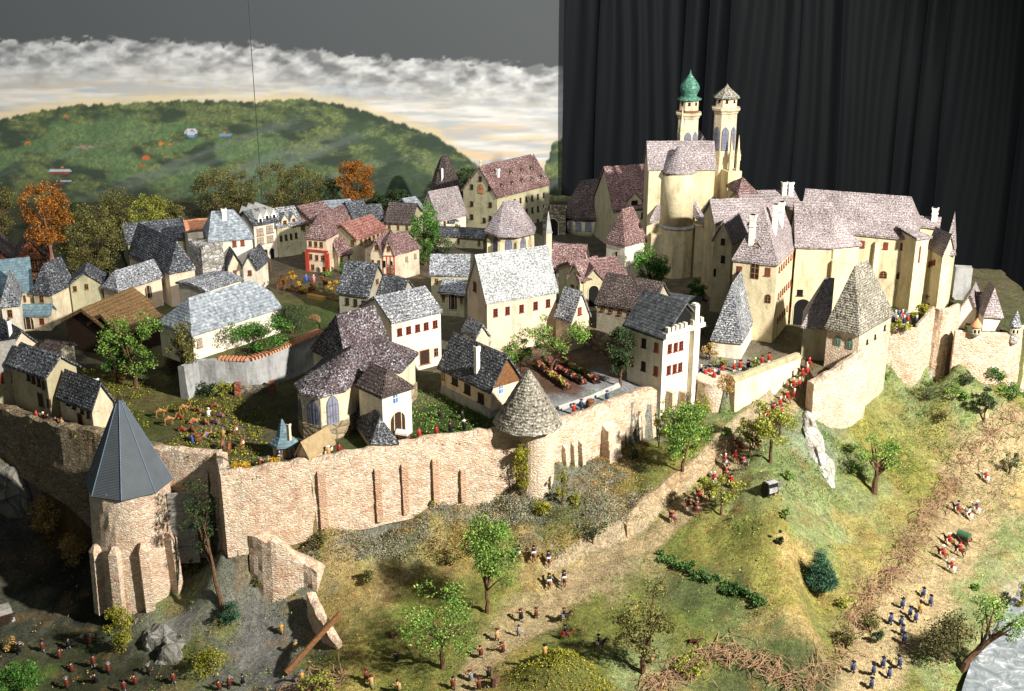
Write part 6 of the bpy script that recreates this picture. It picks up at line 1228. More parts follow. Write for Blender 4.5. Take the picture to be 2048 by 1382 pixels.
# grassy knoll at the bottom
# rocks
def rock(pts, label, mat, name='rock', cat='rock', seed=1, widths=None):
    """pts: (px, py, lift) along the crest"""
    rs = np.random.RandomState(seed); Q = []
    for px, py, l in pts: g = G(px, py); Q.append(Vector((g.x, g.y, g.z + l)))
    n = 26; m = 14; t = np.linspace(0, len(Q) - 1, n); v = []
    for k in range(n):
        i = int(min(t[k], len(Q) - 1.001)); c = Q[i].lerp(Q[i + 1], t[k] - i); w = np.interp(t[k], range(len(Q)), widths) * math.sin(min(1, (k + .6) / 3) * 1.57) * math.sin(min(1, (n - k - .4) / 3) * 1.57)
        d = (Q[min(i + 1, len(Q) - 1)] - Q[i]); s = Vector((d.y, -d.x, 0)).normalized()
        for j in range(m):
            a = math.pi * (j / (m - 1)); r = 1 + .9 * (fbm(np.array([t[k] * 2.3 + seed]), np.array([j * .55 + seed]), 3)[0] - .5)
            p = c + s * (w * math.cos(a) * r) + Vector((0, 0, -.14 + w * 1.1 * math.sin(a) * r)); v.append(p)
    i = np.arange(n * m).reshape(n, m); f = np.stack([i[:-1, :-1], i[1:, :-1], i[1:, 1:], i[:-1, 1:]], -1).reshape(-1, 4).tolist()
    mb = MB(); mb.add(v, f + [tuple(i[:, 0][::-1]), tuple(i[:, -1]), tuple(i[0, :]), tuple(i[-1, ::-1])]); return mb.single(name, mat, label, cat)
M_crag = stone('white_crag', [C(190, 188, 182), C(226, 224, 218), C(150, 148, 142), C(210, 204, 192)], 5, C(120, 116, 108), 1.0, .8); M_grock = stone('grey_cliff', [C(120, 120, 116), C(160, 158, 152), C(96, 96, 90), C(140, 136, 126)], 4, C(70, 70, 64), 1.0, .7)
rock([(1612, 822, .12), (1622, 870, .10), (1645, 930, .06), (1660, 975, .0)], 'tall white crag running down the slope below the gatehouse wall', M_crag, seed=4, widths=[.10, .20, .24, .12])
rock([(1790, 812, .0), (1802, 845, .0), (1812, 880, .0)], 'narrow white rock outcrop on the yellow hillside', M_crag, seed=6, widths=[.06, .10, .05])
rock([(1858, 735, .04), (1856, 755, .02)], 'small pale boulder below the terrace corner', M_crag, seed=8, widths=[.08, .09])
rock([(300, 1245, -.1), (325, 1275, -.1), (350, 1300, -.1), (365, 1330, -.1)], 'grey rocky outcrop under the foot of the corner tower', M_grock, seed=9, widths=[.22, .34, .36, .2])
rock([(245, 1215, -.1), (275, 1245, -.1)], 'pale boulder behind the mustard bush at the corner tower foot', M_grock, seed=14, widths=[.2, .24])
rock([(-30, 960, .0), (30, 985, .1), (60, 1030, .0)], 'pale rock face below the shaded town wall at the photo edge', M_grock, seed=11, widths=[.4, .5, .3])
rock([(790, 1115, -.02), (830, 1122, -.02)], 'flat grey boulder on the slope below the long buttressed wall', M_grock, seed=12, widths=[.10, .12]); rock([(1090, 1110, -.04), (1110, 1060, -.04)], 'rock rib rising to the slim cone tower', M_grock, seed=15, widths=[.12, .16])
def knoll(px, py, w, d, h, label):
    g = G(px, py); mb = MB(); n = 40; m = 12; v = []
    for i in range(m + 1):
        r = i / m
        for k in range(n):
            a = 6.28318 * k / n; x = g.x + w * r * math.cos(a); y = g.y + d * r * math.sin(a); v.append((x, y, float(gz(x, y)) - .03 + h * (1 - r * r) ** 1.3 * (1 + .8 * (float(fbm(np.array([x * 3]), np.array([y * 3]), 3)[0]) - .5))))
    mb.add(v, [(i * n + k, i * n + (k + 1) % n, (i + 1) * n + (k + 1) % n, (i + 1) * n + k) for i in range(m) for k in range(n)]); o = mb.single('knoll', [M_knoll], label, 'mound', kind='structure', smooth=True); return o
m, nt, b = nmat('mossy_flock'); co = coords(nt); c_ = ramp(nt, noisef(nt, co, 30, 4, .75), [(.3, C(66, 70, 30, .5)), (.5, C(112, 114, 54, .55)), (.72, C(150, 146, 84, .6))]); c_ = mixc(nt, ramp(nt, noisef(nt, co, 4, 4), [(.5, (0, 0, 0)), (.65, (.6,) * 3)]), c_, C(140, 124, 60, .5)); nt.links.new(c_, b.inputs['Base Color']); M_knoll = m; bump(nt, b, noisef(nt, co, 30, 4, .75), .8, .04)
KN = [knoll(1120, 1345, .85, .5, .36, 'grassy green knoll at the bottom with a soldier on top'), knoll(1200, 1390, .5, .4, .2, 'lower grassy mound at the bottom edge')]
for i, (kk, kn, n) in enumerate((('moss', KN[0], 900), ('lime', KN[0], 500), ('moss', KN[1], 300))):
    rs = np.random.RandomState(30 + i); vv = [v.co + kn.location for v in kn.data.vertices]; cl = np.array([vv[q] for q in rs.randint(0, len(vv), n)]) + rs.normal(size=(n, 3)) * .02; v, f = foliage(cl, np.full(n, .035), 8, .013, rs); o = link('knoll_ground_cover', npmesh('knoll_ground_cover', v, f, [ML[kk]])); tag(o, kind='stuff')
# flock tufts: uncountable ground cover
def cover(name, n, kind, sel, size, rs, lump, clump=5):
    idx_ = np.argwhere(sel); pick = idx_[rs.randint(0, len(idx_), n)]
    c = np.stack([GX[pick[:, 0], pick[:, 1]], GY[pick[:, 0], pick[:, 1]], GZ[pick[:, 0], pick[:, 1]] + .012], 1); c[:, :2] += rs.normal(size=(n, 2)) * .03
    c = np.repeat(c, clump, 0); c += rs.normal(size=c.shape) * np.array([lump, lump, lump * .6]); v, f = leaf_quads(c, size, rs); o = link(name, npmesh(name, v, f, [ML[kind]])); tag(o, kind='stuff')
rs = np.random.RandomState(21); view = (GY < 33) & (GX > -13) & (GX < 14); base_ = ~INS & ~river & view; n_ = fbm(GX * 1.1 + 4, GY * 1.1, 4); n2_ = fbm(GX * 1.4 + 60, GY * 1.4, 4)
pxg = 1024 + FPX * GX / (GY * CT - (GZ - CAMH) * ST); pyg = 691 - FPX * (GY * ST + (GZ - CAMH) * CT) / (GY * CT - (GZ - CAMH) * ST)
rub = (pxg > 560) & (pxg < 1300) & (pyg < 1120) & base_ & (dr > .5)
cover('grey_ground_cover', 3600, 'grey', rub & (n_ > .50), .013, rs, .04, 9); cover('olive_ground_cover', 2200, 'olive', rub & (n2_ > .44), .014, rs, .045, 9); cover('tan_ground_cover', 2200, 'straw', rub & (n2_ < .52), .013, rs, .04, 8)
cover('green_ground_cover', 4200, 'green', base_ & (n_ > .52) & (dr > .45) & (dp > .6) & ~rub, .017, rs, .03, 6); cover('dry_ground_cover', 3000, 'straw', base_ & (n2_ > .52) & (dr > .4) & (dp > .55), .017, rs, .03, 5)
cover('scrub_ground_cover', 2400, 'hedge', base_ & (pxg > 1550) & (pyg < 1000) & (n2_ > .48) & (dp > .7), .014, rs, .045, 10)
cover('gravel_stones', 1500, 'grey', base_ & ((dr < .5) | (dp < .6)), .011, rs, .03, 4); cover('hill_ground_cover', 2600, 'lime', base_ & (pxg > 1500) & (n_ > .44) & (dp > .6) & (dr > .5), .013, rs, .035, 8); cover('field_ground_cover', 1800, 'moss', INS & (pyg > 740) & (pxg < 560) & (n_ > .47), .020, rs, .04, 7); cover('lawn_ground_cover', 700, 'green', INS & (pyg > 780) & (pxg > 800) & (pxg < 1000), .018, rs, .04, 6)
# ------------------------------------------------------------------ figures: people, horses, camels (one mesh per body, grown over a jointed skeleton)
def skin_body(name, verts, edges, rads, mats, assign, sub=1):
    me = bpy.data.meshes.new(name); me.from_pydata(verts, edges, []); o = bpy.data.objects.new(name, me); COL.objects.link(o)
    m1 = o.modifiers.new('s', 'SKIN'); m1.use_smooth_shade = True
    if not me.skin_vertices: me.attributes.new('skin', 'FLOAT2', 'POINT') if False else None
    bpy.context.view_layer.update()
    if not me.skin_vertices:
        bpy.context.view_layer.objects.active = o; o.select_set(True); bpy.ops.mesh.customdata_skin_add()
    for i, r in enumerate(rads):
        s = me.skin_vertices[0].data[i]; r = r if isinstance(r, tuple) else (r, r); s.radius = r; s.use_root = (i == 0)
    m2 = o.modifiers.new('b', 'SUBSURF'); m2.levels = sub; m2.render_levels = sub
    dg = bpy.context.evaluated_depsgraph_get(); dg.update(); ev = o.evaluated_get(dg); nm = bpy.data.meshes.new_from_object(ev)
    bpy.data.objects.remove(o); nm.name = name
    nm.materials.clear()
    for mt in mats: nm.materials.append(mt)
    idx = np.zeros(len(nm.polygons), np.int32)
    for k, p in enumerate(nm.polygons): idx[k] = assign(p.center)
    nm.polygons.foreach_set('material_index', idx); nm.polygons.foreach_set('use_smooth', [True] * len(idx)); nm.update(); return nm
M_skin = plain('painted_skin', C(214, 160, 124), .6, .1); FC = {}
def fcol(n, c): FC[n] = plain('figure_' + n, c, .55, .2, 30); return FC[n]
for n, c in dict(red=C(150, 44, 34), blue=C(44, 58, 92), brown=C(92, 44, 34), grey=C(116, 118, 124), yellow=C(166, 130, 66), white=C(226, 222, 212), black=C(26, 25, 27), bay=C(116, 62, 32), darkbay=C(64, 36, 24), chestnut=C(122, 68, 40), camel=C(158, 112, 70), camel2=C(128, 82, 50), navy=C(34, 42, 66), royal=C(54, 92, 168), green=C(54, 92, 66), pink=C(206, 120, 130), tan=C(170, 134, 90)).items(): fcol(n, c)
FS = .130      # figure scale: a 1.8 body stands about 0.21 high
def person_mesh(name, pose, coat, legs, hatless=False):
    S = FS; V = []; E_ = []; Rr = []
    def add(p, r, par=None):
        V.append(tuple(c * S for c in p)); Rr.append(tuple(q * S for q in r) if isinstance(r, tuple) else r * S)
        if par is not None: E_.append((par, len(V) - 1))
        return len(V) - 1
    sit = pose == 'ride'; hz = .92 if not sit else .12
    if pose == 'kneel': hz = .5
    lean = .18 if pose in ('run', 'kneel') else 0.0
    pel = add((0, 0, hz), (.17, .14)); wa = add((0, -lean * .3, hz + .2), (.15, .12), pel); ch = add((0, -lean * .8, hz + .43), (.20, .14), wa); nk = add((0, -lean, hz + .60), .07, ch); hd = add((0, -lean - .02, hz + .72), (.10, .115), nk); add((0, -lean - .02, hz + .86), (.085, .10), hd)
    for s in (-1, 1):
        if sit: kn = add((s * .30, -.30, hz - .16), .09, add((s * .16, -.06, hz), .12, pel)); ft = add((s * .32, -.18, hz - .58), .06, kn); add((s * .32, -.30, hz - .64), .05, ft)
        else:
            st = {'stand': .04, 'run': .30, 'walk': .18, 'kneel': .24}[pose] * s; hp = add((s * .10, 0, hz - .06), .11, pel)
            kn = add((s * .11, -abs(st) * .5 - .03 if st > 0 else st * .25, hz * .52), .08, hp); an = add((s * .11, -st * .9 if st > 0 else -st * 1.1, .09), .055, kn); add((s * .12, (-st * .9 if st > 0 else -st * 1.1) - .14, .04), .05, an)
        sh = add((s * .22, -lean * .9, hz + .50), .075, ch)
        if pose == 'run' or pose == 'kneel': el = add((s * .27, -lean - .22, hz + .34), .06, sh); ha = add((s * .12, -lean - .46, hz + .42), .045, el)
        elif pose == 'sword' or (sit and s > 0 and 'sw' in name): el = add((s * .36, -.12, hz + .42), .06, sh); ha = add((s * .34, -.34, hz + .62), .045, el)
        elif sit: el = add((s * .29, -.12, hz + .26), .06, sh); ha = add((s * .12, -.36, hz + .22), .045, el)
        else: el = add((s * .30, .02, hz + .24), .06, sh); ha = add((s * .22, -.18, hz + .08), .045, el)
        add((V[ha][0] / S * .98, V[ha][1] / S - .07, V[ha][2] / S + .01), .04, ha)
    hs = hz * S; nkz = (hz + .60) * S
    def asg(c):
        if c.z > nkz + .01 * S: return 0
        if c.z > hs - (.16 * S if not sit else .05 * S): return 0 if (abs(c.y) > .40 * S and not sit and pose in ('run', 'kneel')) else 1
        return 3 if c.z < (.12 * S if not sit else (hz - .50) * S) else 2
    Rr = [tuple(q * 1.22 for q in r) if isinstance(r, tuple) else r * 1.22 for r in Rr]
    return skin_body(name, V, E_, Rr, [M_skin, FC[coat], FC[legs], FC['black']], asg), (hz + .80) * S, -lean * S
def hat_mesh(kind, col):
    mb = MB(); S = FS
    if kind == 'tri': mb.lathe((0, 0, 0), [(.27 * S, .02 * S), (.28 * S, .06 * S), (.13 * S, .06 * S), (.11 * S, .20 * S), (.03 * S, .22 * S)], 9)
    elif kind == 'tall': mb.lathe((0, 0, 0), [(.14 * S, 0), (.13 * S, .14 * S), (.15 * S, .30 * S), (.06 * S, .34 * S)], 8)
    else: mb.lathe((0, 0, 0), [(.15 * S, -.02 * S), (.165 * S, .06 * S), (.12 * S, .17 * S), (.02 * S, .21 * S)], 9)
    me = bpy.data.meshes.new('hat'); me.from_pydata(mb.v, [], mb.f); me.materials.append(FC[col]); return me
HATS = {(k, c): hat_mesh(k, c) for k in ('tri', 'tall', 'round') for c in ('black', 'white', 'grey', 'red', 'brown')}
PM = {}
def proto(pose, coat, legs):
    k = (pose, coat, legs)
    if k not in PM: PM[k] = person_mesh('person', pose, coat, legs)
    return PM[k]
fr = random.Random(4)
CMs = {}
def coat_mesh(col, kneel):
    if (col, kneel) not in CMs:
        S = FS; hz = .5 if kneel else .92; mb = MB(); mb.lathe((0, .02 * S, 0), [(.27 * S, (hz - .34) * S), (.31 * S, (hz - .30) * S), (.225 * S, (hz + .12) * S), (.255 * S, (hz + .40) * S), (.14 * S, (hz + .56) * S)], 10, 0, 0, 1.0, .85)
        me = bpy.data.meshes.new('coat'); me.from_pydata(mb.v, [], mb.f); me.materials.append(FC[col]); me.polygons.foreach_set('use_smooth', [True] * len(mb.f)); CMs[(col, kneel)] = me
    return CMs[(col, kneel)]
def put_person(loc, face, pose, coat, legs, hat, label, group=None, sc=1.0, gun=False):
    me, hz, hy = proto(pose, coat, legs); o = bpy.data.objects.new('person', me); COL.objects.link(o); o.location = loc; o.rotation_euler = (0, 0, face); o.scale = (sc * (1.0 if pose == 'ride' else 1.18), sc * (1.0 if pose == 'ride' else 1.18), sc * fr.uniform(.95, 1.06)); tag(o, label, 'person', group)
    if pose != 'ride': c_ = bpy.data.objects.new('coat', coat_mesh(coat, pose == 'kneel')); COL.objects.link(c_); c_.parent = o
    if hat: h_ = bpy.data.objects.new('hat', HATS[hat]); COL.objects.link(h_); h_.parent = o; h_.location = (0, hy, hz + .004)
    if gun:
        g_ = bpy.data.objects.new('musket', GUN); COL.objects.link(g_); q = Matrix.Rotation(face, 3, 'Z') @ Vector((.20 * FS * sc, -.30 * FS * sc, 1.0 * FS if pose != 'kneel' else .66 * FS)); g_.location = Vector(loc) + q
        g_.rotation_euler = (1.25 if pose in ('run', 'kneel') else .25, 0, face); tag(g_, 'musket held by the ' + label.replace('counted from the pavilion end', 'from the pavilion'), 'musket', 'muskets')
    return o
gb = MB(); gb.tube([(0, 0, -.55 * FS), (0, 0, .1 * FS), (0, 0, .85 * FS)], [.045 * FS, .03 * FS, .022 * FS], 5); GUN = bpy.data.meshes.new('musket'); GUN.from_pydata(gb.v, [], gb.f); GUN.materials.append(M_darkwood)
def horse_mesh(name, body, mane, pose='walk'):
    S = FS; V = []; E_ = []; Rr = []
    def add(p, r, par=None):
        V.append(tuple(c * S for c in p)); Rr.append(tuple(q * S for q in r) if isinstance(r, tuple) else r * S)
        if par is not None: E_.append((par, len(V) - 1))
        return len(V) - 1
    m = add((0, 0, 1.12), (.27, .30)); c = add((0, -.52, 1.16), (.26, .32), m); r = add((0, .55, 1.20), (.27, .28), m)
    n1 = add((0, -.82, 1.45), (.15, .20), c); n2 = add((0, -1.02, 1.78), (.11, .15), n1); hd = add((0, -1.22, 1.74), (.10, .13), n2); add((0, -1.50, 1.50), (.065, .075), hd); add((.06, -1.0, 1.95), .03, n2); add((-.06, -1.0, 1.95), .03, n2)
    t1 = add((0, .80, 1.20), .06, r); t2 = add((0, .95, .95), .07, t1); add((0, .98, .62), .03, t2)
    for s in (-1, 1):
        w = .16 * s; a = add((s * .15, -.56, .86), .12, c); k = add((s * .15, -.60 - w, .50), .065, a); f = add((s * .15, -.56 - w * (1.5 if s > 0 else 1), .12), .05, k); add((s * .15, -.62 - w * (1.5 if s > 0 else 1), .03), .06, f)
        a = add((s * .16, .52, .88), .15, r); k = add((s * .16, .42 + w, .66), .09, a); h_ = add((s * .16, .66 + w, .46), .06, k); f = add((s * .16, .62 + w, .12), .05, h_); add((s * .16, .55 + w, .03), .06, f)
    def asg(q):
        y, z = q.y / S, q.z / S
        if y > .76 and z < 1.24: return 1
        if z < .09: return 1
        if z > 1.32 and y > -.92 + (1.9 - z) * -.0 and y > -1.30 and (z - 1.3) > (-(y) - .62) * 1.15 + .02: return 1
        return 0
    return skin_body(name, V, E_, Rr, [FC[body], FC[mane]], asg)
def camel_mesh(body, lying=False):
    S = FS * 1.05; V = []; E_ = []; Rr = []; dz = -.78 if lying else 0
    def add(p, r, par=None):
        V.append((p[0] * S, p[1] * S, (p[2] + dz) * S if not (lying and p[2] < .8) else max(.06, (p[2] + dz)) * S)); Rr.append(tuple(q * S for q in r) if isinstance(r, tuple) else r * S)
        if par is not None: E_.append((par, len(V) - 1))
        return len(V) - 1
    m = add((0, 0, 1.22), (.26, .28)); c = add((0, -.50, 1.22), (.24, .30), m); r = add((0, .52, 1.20), (.24, .25), m); h1 = add((0, 0, 1.56), (.13, .20), m); add((0, .02, 1.74), (.06, .08), h1)
    n1 = add((0, -.86, 1.12), (.11, .13), c); n2 = add((0, -1.10, 1.40), (.09, .10), n1); n3 = add((0, -1.14, 1.76), (.08, .09), n2); hd = add((0, -1.22, 1.90), (.08, .09), n3); add((0, -1.48, 1.84), (.055, .06), hd)
    t = add((0, .76, 1.1), .04, r); add((0, .84, .8), .03, t)
    for s in (-1, 1):
        if lying:
            a = add((s * .22, -.46, 1.0), .10, c); add((s * .26, -.75, .84), .06, a); a = add((s * .24, .44, 1.0), .12, r); add((s * .28, .16, .85), .07, a)
        else:
            a = add((s * .15, -.52, .85), .09, c); k = add((s * .15, -.54 - .08 * s, .50), .06, a); add((s * .15, -.54 - .12 * s, .05), .055, k)
            a = add((s * .15, .50, .86), .11, r); k = add((s * .15, .60 + .08 * s, .50), .06, a); add((s * .15, .54 + .1 * s, .05), .055, k)
    return skin_body('camel', V, E_, Rr, [FC[body]], lambda q: 0)
HM = {k: horse_mesh('horse', b_, m_) for k, b_, m_ in (('bay', 'bay', 'black'), ('dark', 'darkbay', 'black'), ('chestnut', 'chestnut', 'darkbay'), ('white', 'white', 'grey'))}
sad = MB(); sad.box((0, .06 * FS, 1.36 * FS), .5 * FS, .62 * FS, .10 * FS, taper=.8); sad.box((.29 * FS, .06 * FS, 1.02 * FS), .03 * FS, .5 * FS, .4 * FS); sad.box((-.29 * FS, .06 * FS, 1.02 * FS), .03 * FS, .5 * FS, .4 * FS)
def saddle_mesh(col): me = bpy.data.meshes.new('saddle'); me.from_pydata(sad.v, [], sad.f); me.materials.append(FC[col]); return me
SAD = {c: saddle_mesh(c) for c in ('red', 'blue', 'grey', 'white', 'green')}
def put_horse(loc, face, kind, label, group=None, saddle='grey', tilt=0):
    o = bpy.data.objects.new('horse', HM[kind]); COL.objects.link(o); o.location = loc; o.rotation_euler = (0, tilt, face); tag(o, label, 'horse', group)
    if saddle: s_ = bpy.data.objects.new('saddle', SAD[saddle]); COL.objects.link(s_); s_.parent = o
    return o
def mounted(loc, face, horse, coat, legs, hat, lr, lh, gr=None, gh=None, sad_='grey', sc=1.0):
    put_horse(loc, face, horse, lh, gh, sad_); put_person(Vector(loc) + Vector((0, 0, 1.34 * FS)), face, 'ride', coat, legs, hat, lr, gr)
ORD = ['first', 'second', 'third', 'fourth', 'fifth', 'sixth', 'seventh', 'eighth', 'ninth', 'tenth', 'eleventh', 'twelfth', 'thirteenth', 'fourteenth', 'fifteenth', 'sixteenth', 'seventeenth', 'eighteenth', 'nineteenth', 'twentieth', 'twenty-first', 'twenty-second', 'twenty-third', 'twenty-fourth', 'twenty-fifth', 'twenty-sixth', 'twenty-seventh', 'twenty-eighth']
# soldiers storming below the corner tower
for i, (px, py) in enumerate(sorted([(39, 1307), (86, 1304), (119, 1316), (138, 1298), (180, 1290), (144, 1343), (188, 1334), (218, 1348), (298, 1351), (271, 1368), (135, 1379), (193, 1365), (348, 1368), (249, 1384), (439, 1379), (459, 1376), (486, 1373)])):
    put_person(G(px, py), fr.uniform(2.2, 3.9) + (.8 if i % 3 else 0), ('run', 'walk', 'kneel')[i % 3], 'brown' if i % 4 else 'black', ('black', 'grey', 'navy')[i % 3], ('round', 'black') if i % 3 else ('tri', 'grey'), '%s soldier from the photo edge in the brown troop' % ORD[i], 'brown troop below the corner tower', gun=i % 4 != 3)
for i, (px, py) in enumerate([(563, 1268), (592, 1303), (604, 1366)]):
    put_person(G(px, py), 3.5, 'walk', 'yellow', 'grey', ('tri', 'grey'), ['highest', 'middle', 'lowest'][i] + ' of the yellow coated soldiers walking up the grey gravel path', 'yellow soldiers on the gravel path')
for i, (px, py) in enumerate([(70, 841), (84, 843), (93, 846), (108, 851), (121, 855)]):
    p = P(px, py + 8, -.0); put_person((p.x, p.y + .12, 0.0), 2.6 + fr.random(), 'stand', ('red', 'brown', 'black', 'brown', 'tan')[i], 'white', ('round', ('red', 'white', 'black', 'black', 'brown')[i]), '%s guard from the photo edge on the shaded wall walk by the row houses' % ORD[i], 'guards on the shaded wall walk')
for i, (px, py, c_, h_) in enumerate([(512, 946, 'brown', 'grey'), (531, 943, 'tan', 'grey'), (548, 938, 'black', 'black'), (652, 926, 'tan', 'white'), (674, 921, 'red', 'brown'), (836, 890, 'red', 'red'), (871, 884, 'red', 'brown'), (899, 877, 'black', 'brown'), (927, 872, 'black', 'white'), (1149, 838, 'red', 'brown'), (1164, 829, 'blue', 'brown'), (1216, 812, 'blue', 'brown')]):
    p = P(px, py, .04); put_person((p.x, p.y + .34, 0.0), 3.6 if i % 2 else 2.6, 'stand' if i > 2 else 'kneel', c_, 'white' if c_ == 'red' else 'black', ('tri', h_) if h_ != 'red' else ('round', 'red'), '%s %s coated defender along the front wall walk counted from the pavilion end' % (ORD[i], c_), 'defenders along the front wall')
for i, (px, py) in enumerate([(879, 838), (925, 842)]):
    put_person(P(px, py, 0), 4.2, 'walk', 'black', 'black', ('tri', 'black'), ['dark clad figure crossing the lawn below the gardener house', 'dark clad figure standing near the gardener house corner'][i])
# skirmishers in the lower meadow
lab = ['kneeling musketeer', 'red sleeved soldier', 'pink faced soldier', 'dark soldier', 'grey soldier', 'grey soldier', 'grey soldier', 'grey soldier', 'brown soldier', 'grey soldier', 'swordsman', 'swordsman', 'dark soldier', 'grey soldier']
for i, (px, py) in enumerate([(794, 1322), (733, 1364), (743, 1376), (906, 1379), (942, 1360), (978, 1358), (962, 1316), (994, 1282), (1006, 1304), (1037, 1273), (1042, 1244), (1072, 1238), (798, 1380), (958, 1380)]):
    put_person(G(px, py), fr.uniform(3.4, 4.6), ('kneel', 'walk', 'run', 'walk')[i % 4], ('black', 'brown', 'tan', 'brown', 'grey')[i % 5], ('grey', 'black')[i % 2], ('tri', 'brown') if i % 3 else ('round', 'black'), '%s skirmisher around the low spreading tree, a %s coated soldier' % (ORD[i], ('black', 'brown', 'tan', 'brown', 'grey')[i % 5]), 'skirmishers in the lower meadow', gun=i % 4 != 3)
g = G(1115, 1335); put_person((g.x - .22, g.y - .05, g.z + .25), 3.4, 'stand', 'yellow', 'brown', ('tri', 'black'), 'yellow coated soldier standing on top of the grassy knoll')
put_person(G(1303, 1328), 3.0, 'walk', 'tan', 'grey', ('round', 'grey'), 'small pale soldier beside the dark olive tree trunk')
# blue cavalry riding away up the meadow
for i, (px, py) in enumerate([(1037, 1120), (1067, 1120), (1097, 1131), (1098, 1176), (1128, 1170)]):
    d = ['back row, nearest the airy tree', 'back row, in the middle', 'back row, nearest the path', 'front row, left', 'front row, right'][i].replace(', left', ', on the meadow side').replace(', right', ', on the gravel side')
    mounted(G(px, py), 3.3 - .12 * (i % 2), 'bay' if i % 2 else 'chestnut', 'navy', 'white', ('tri', 'black'), 'dark blue rider below the long wall, ' + d, 'brown horse under a blue rider below the long wall, ' + d, 'blue cavalry below the long wall', 'horses of the blue cavalry', 'white')
mounted(G(1127, 1245), 1.7, 'dark', 'black', 'black', ('tri', 'brown'), 'dark rider on the upper of two brown horses on the bottom path', 'dark brown horse, upper of the pair on the bottom path'); mounted(G(1130, 1280), 1.5, 'chestnut', 'black', 'navy', ('tri', 'black'), 'black coated rider on the chestnut horse of the bottom path', 'chestnut horse, lower of the pair on the bottom path', sad_='red')
mounted(G(1196, 1300), 1.6, 'dark', 'black', 'black', ('tri', 'black'), 'officer riding a big dark brown horse beside the dark olive tree', 'big dark brown horse standing beside the dark olive tree'); o = put_horse(G(1385, 1296), 1.3, 'dark', 'dark horse lying dead on its side in the grass near the dry roots', None, None, 1.45); o.location.z += .04
# red column on the ramp road
pts_ = [(1345, 1046), (1376, 1024), (1394, 1030), (1398, 1002), (1415, 1000), (1428, 970), (1452, 958), (1462, 975), (1450, 935), (1470, 925), (1486, 938), (1478, 905), (1496, 893), (1512, 900), (1508, 872), (1524, 862), (1540, 868), (1534, 842), (1548, 832), (1562, 838), (1560, 815), (1574, 806), (1588, 800), (1586, 782), (1598, 776), (1604, 760), (1614, 752), (1618, 738)]
for i, (px, py) in enumerate(pts_):
    hk = ('chestnut', 'white', 'bay', 'dark', 'bay', 'white', 'bay')[i % 7]; d = '%s from the lower end of the ramp road column' % ORD[i]
    if i < 20 or i % 2: mounted(G(px, py), 3.75 + fr.uniform(-.2, .2), hk, 'red', 'white' if i % 2 else 'red', (('round', 'black'), ('tri', 'black'), ('round', 'white'))[i % 3], 'red coated rider, ' + d, {'chestnut': 'chestnut', 'white': 'white', 'bay': 'brown', 'dark': 'dark brown'}[hk] + ' horse, ' + d, 'red column on the ramp road', 'horses of the red column', 'red' if i % 2 else 'grey')
    else: put_person(G(px, py), 3.75, 'walk', 'red', 'white', ('tall', 'white'), 'red coated foot soldier, ' + d, 'red column on the ramp road')
# red guards behind the bastion and gate wall
for i, (px, py) in enumerate([(1403, 752), (1412, 756), (1421, 753), (1430, 760), (1439, 756), (1447, 749), (1470, 744), (1482, 741), (1498, 741), (1512, 736), (1526, 731), (1540, 725)]):
    p = P(px, py, .05); put_person((p.x, p.y + .12, float(town_z(p.x, p.y))), 3.4 + fr.random() * .5, 'stand', 'red' if i % 4 else 'navy', 'white', ('tri', 'black') if i % 3 else ('tall', 'white'), '%s guard from the keep behind bastion and gate wall, coat %s' % (ORD[i], 'red' if i % 4 else 'dark blue'), 'guards behind the bastion and gate wall')
for i, (px, py) in enumerate([(1786, 650), (1793, 653), (1800, 649), (1807, 652), (1815, 648), (1790, 642), (1797, 640), (1804, 641), (1812, 639), (1832, 651)]):
    put_person(P(px, py, .43), 3.4 + fr.random() * .5, 'stand', 'red' if i % 3 == 1 else 'grey' if i % 3 else 'navy', 'white', ('tall', 'white') if i % 2 else ('tri', 'grey'), '%s soldier from the gatehouse drawn up on the castle terrace%s' % (ORD[i], ', back rank' if 4 < i < 9 else ', alone by the bush' if i == 9 else ', front rank'), 'soldiers on the castle terrace')
# river path: red escort, green wagon, blue soldiers
RP = [(1970, 965, 'red', 'white', 'white', 'leading rider in red on a white horse ahead on the river path'), (1914, 1028, 'blue', 'bay', 'black', 'blue rider on a brown horse beside the dry root hedge'), (1937, 1040, 'white', 'white', 'black', 'pale rider on a white horse just ahead of the green wagon'), (1952, 1028, 'blue', 'white', 'white', 'blue rider on the outer white horse ahead of the green wagon'), (1884, 1118, 'red', 'bay', 'white', 'red rider on a brown horse left behind the green wagon'.replace('left ', '')), (1897, 1092, 'red', 'bay', 'white', 'red rider flanking the green wagon on the hedge side'), (1918, 1112, 'red', 'dark', 'red', 'red rider on a dark horse close behind the green wagon wheels'), (1902, 1146, 'red', 'white', 'white', 'last red rider on a white horse at the tail of the escort')]
for px, py, c_, hk, h_, lb in RP: mounted(G(px, py), 3.9, hk, c_, 'white', ('tri', h_) if h_ != 'red' else ('round', 'red'), lb, ({'white': 'white', 'bay': 'brown', 'dark': 'dark'}[hk]) + ' horse carrying the ' + lb.split(' on ')[0].replace('flanking the green wagon', 'flanking the wagon') + {0: ', far up the river path', 1: ', by the dry root hedge', 2: ', just before the wagon', 3: ', outermost before the wagon', 4: ', behind the wagon near the hedge', 5: ', beside the wagon', 6: ', close behind the wagon wheels', 7: ', at the tail'}[RP.index((px, py, c_, hk, h_, lb))], 'mounted escort on the river path', 'horses of the escort', 'red')
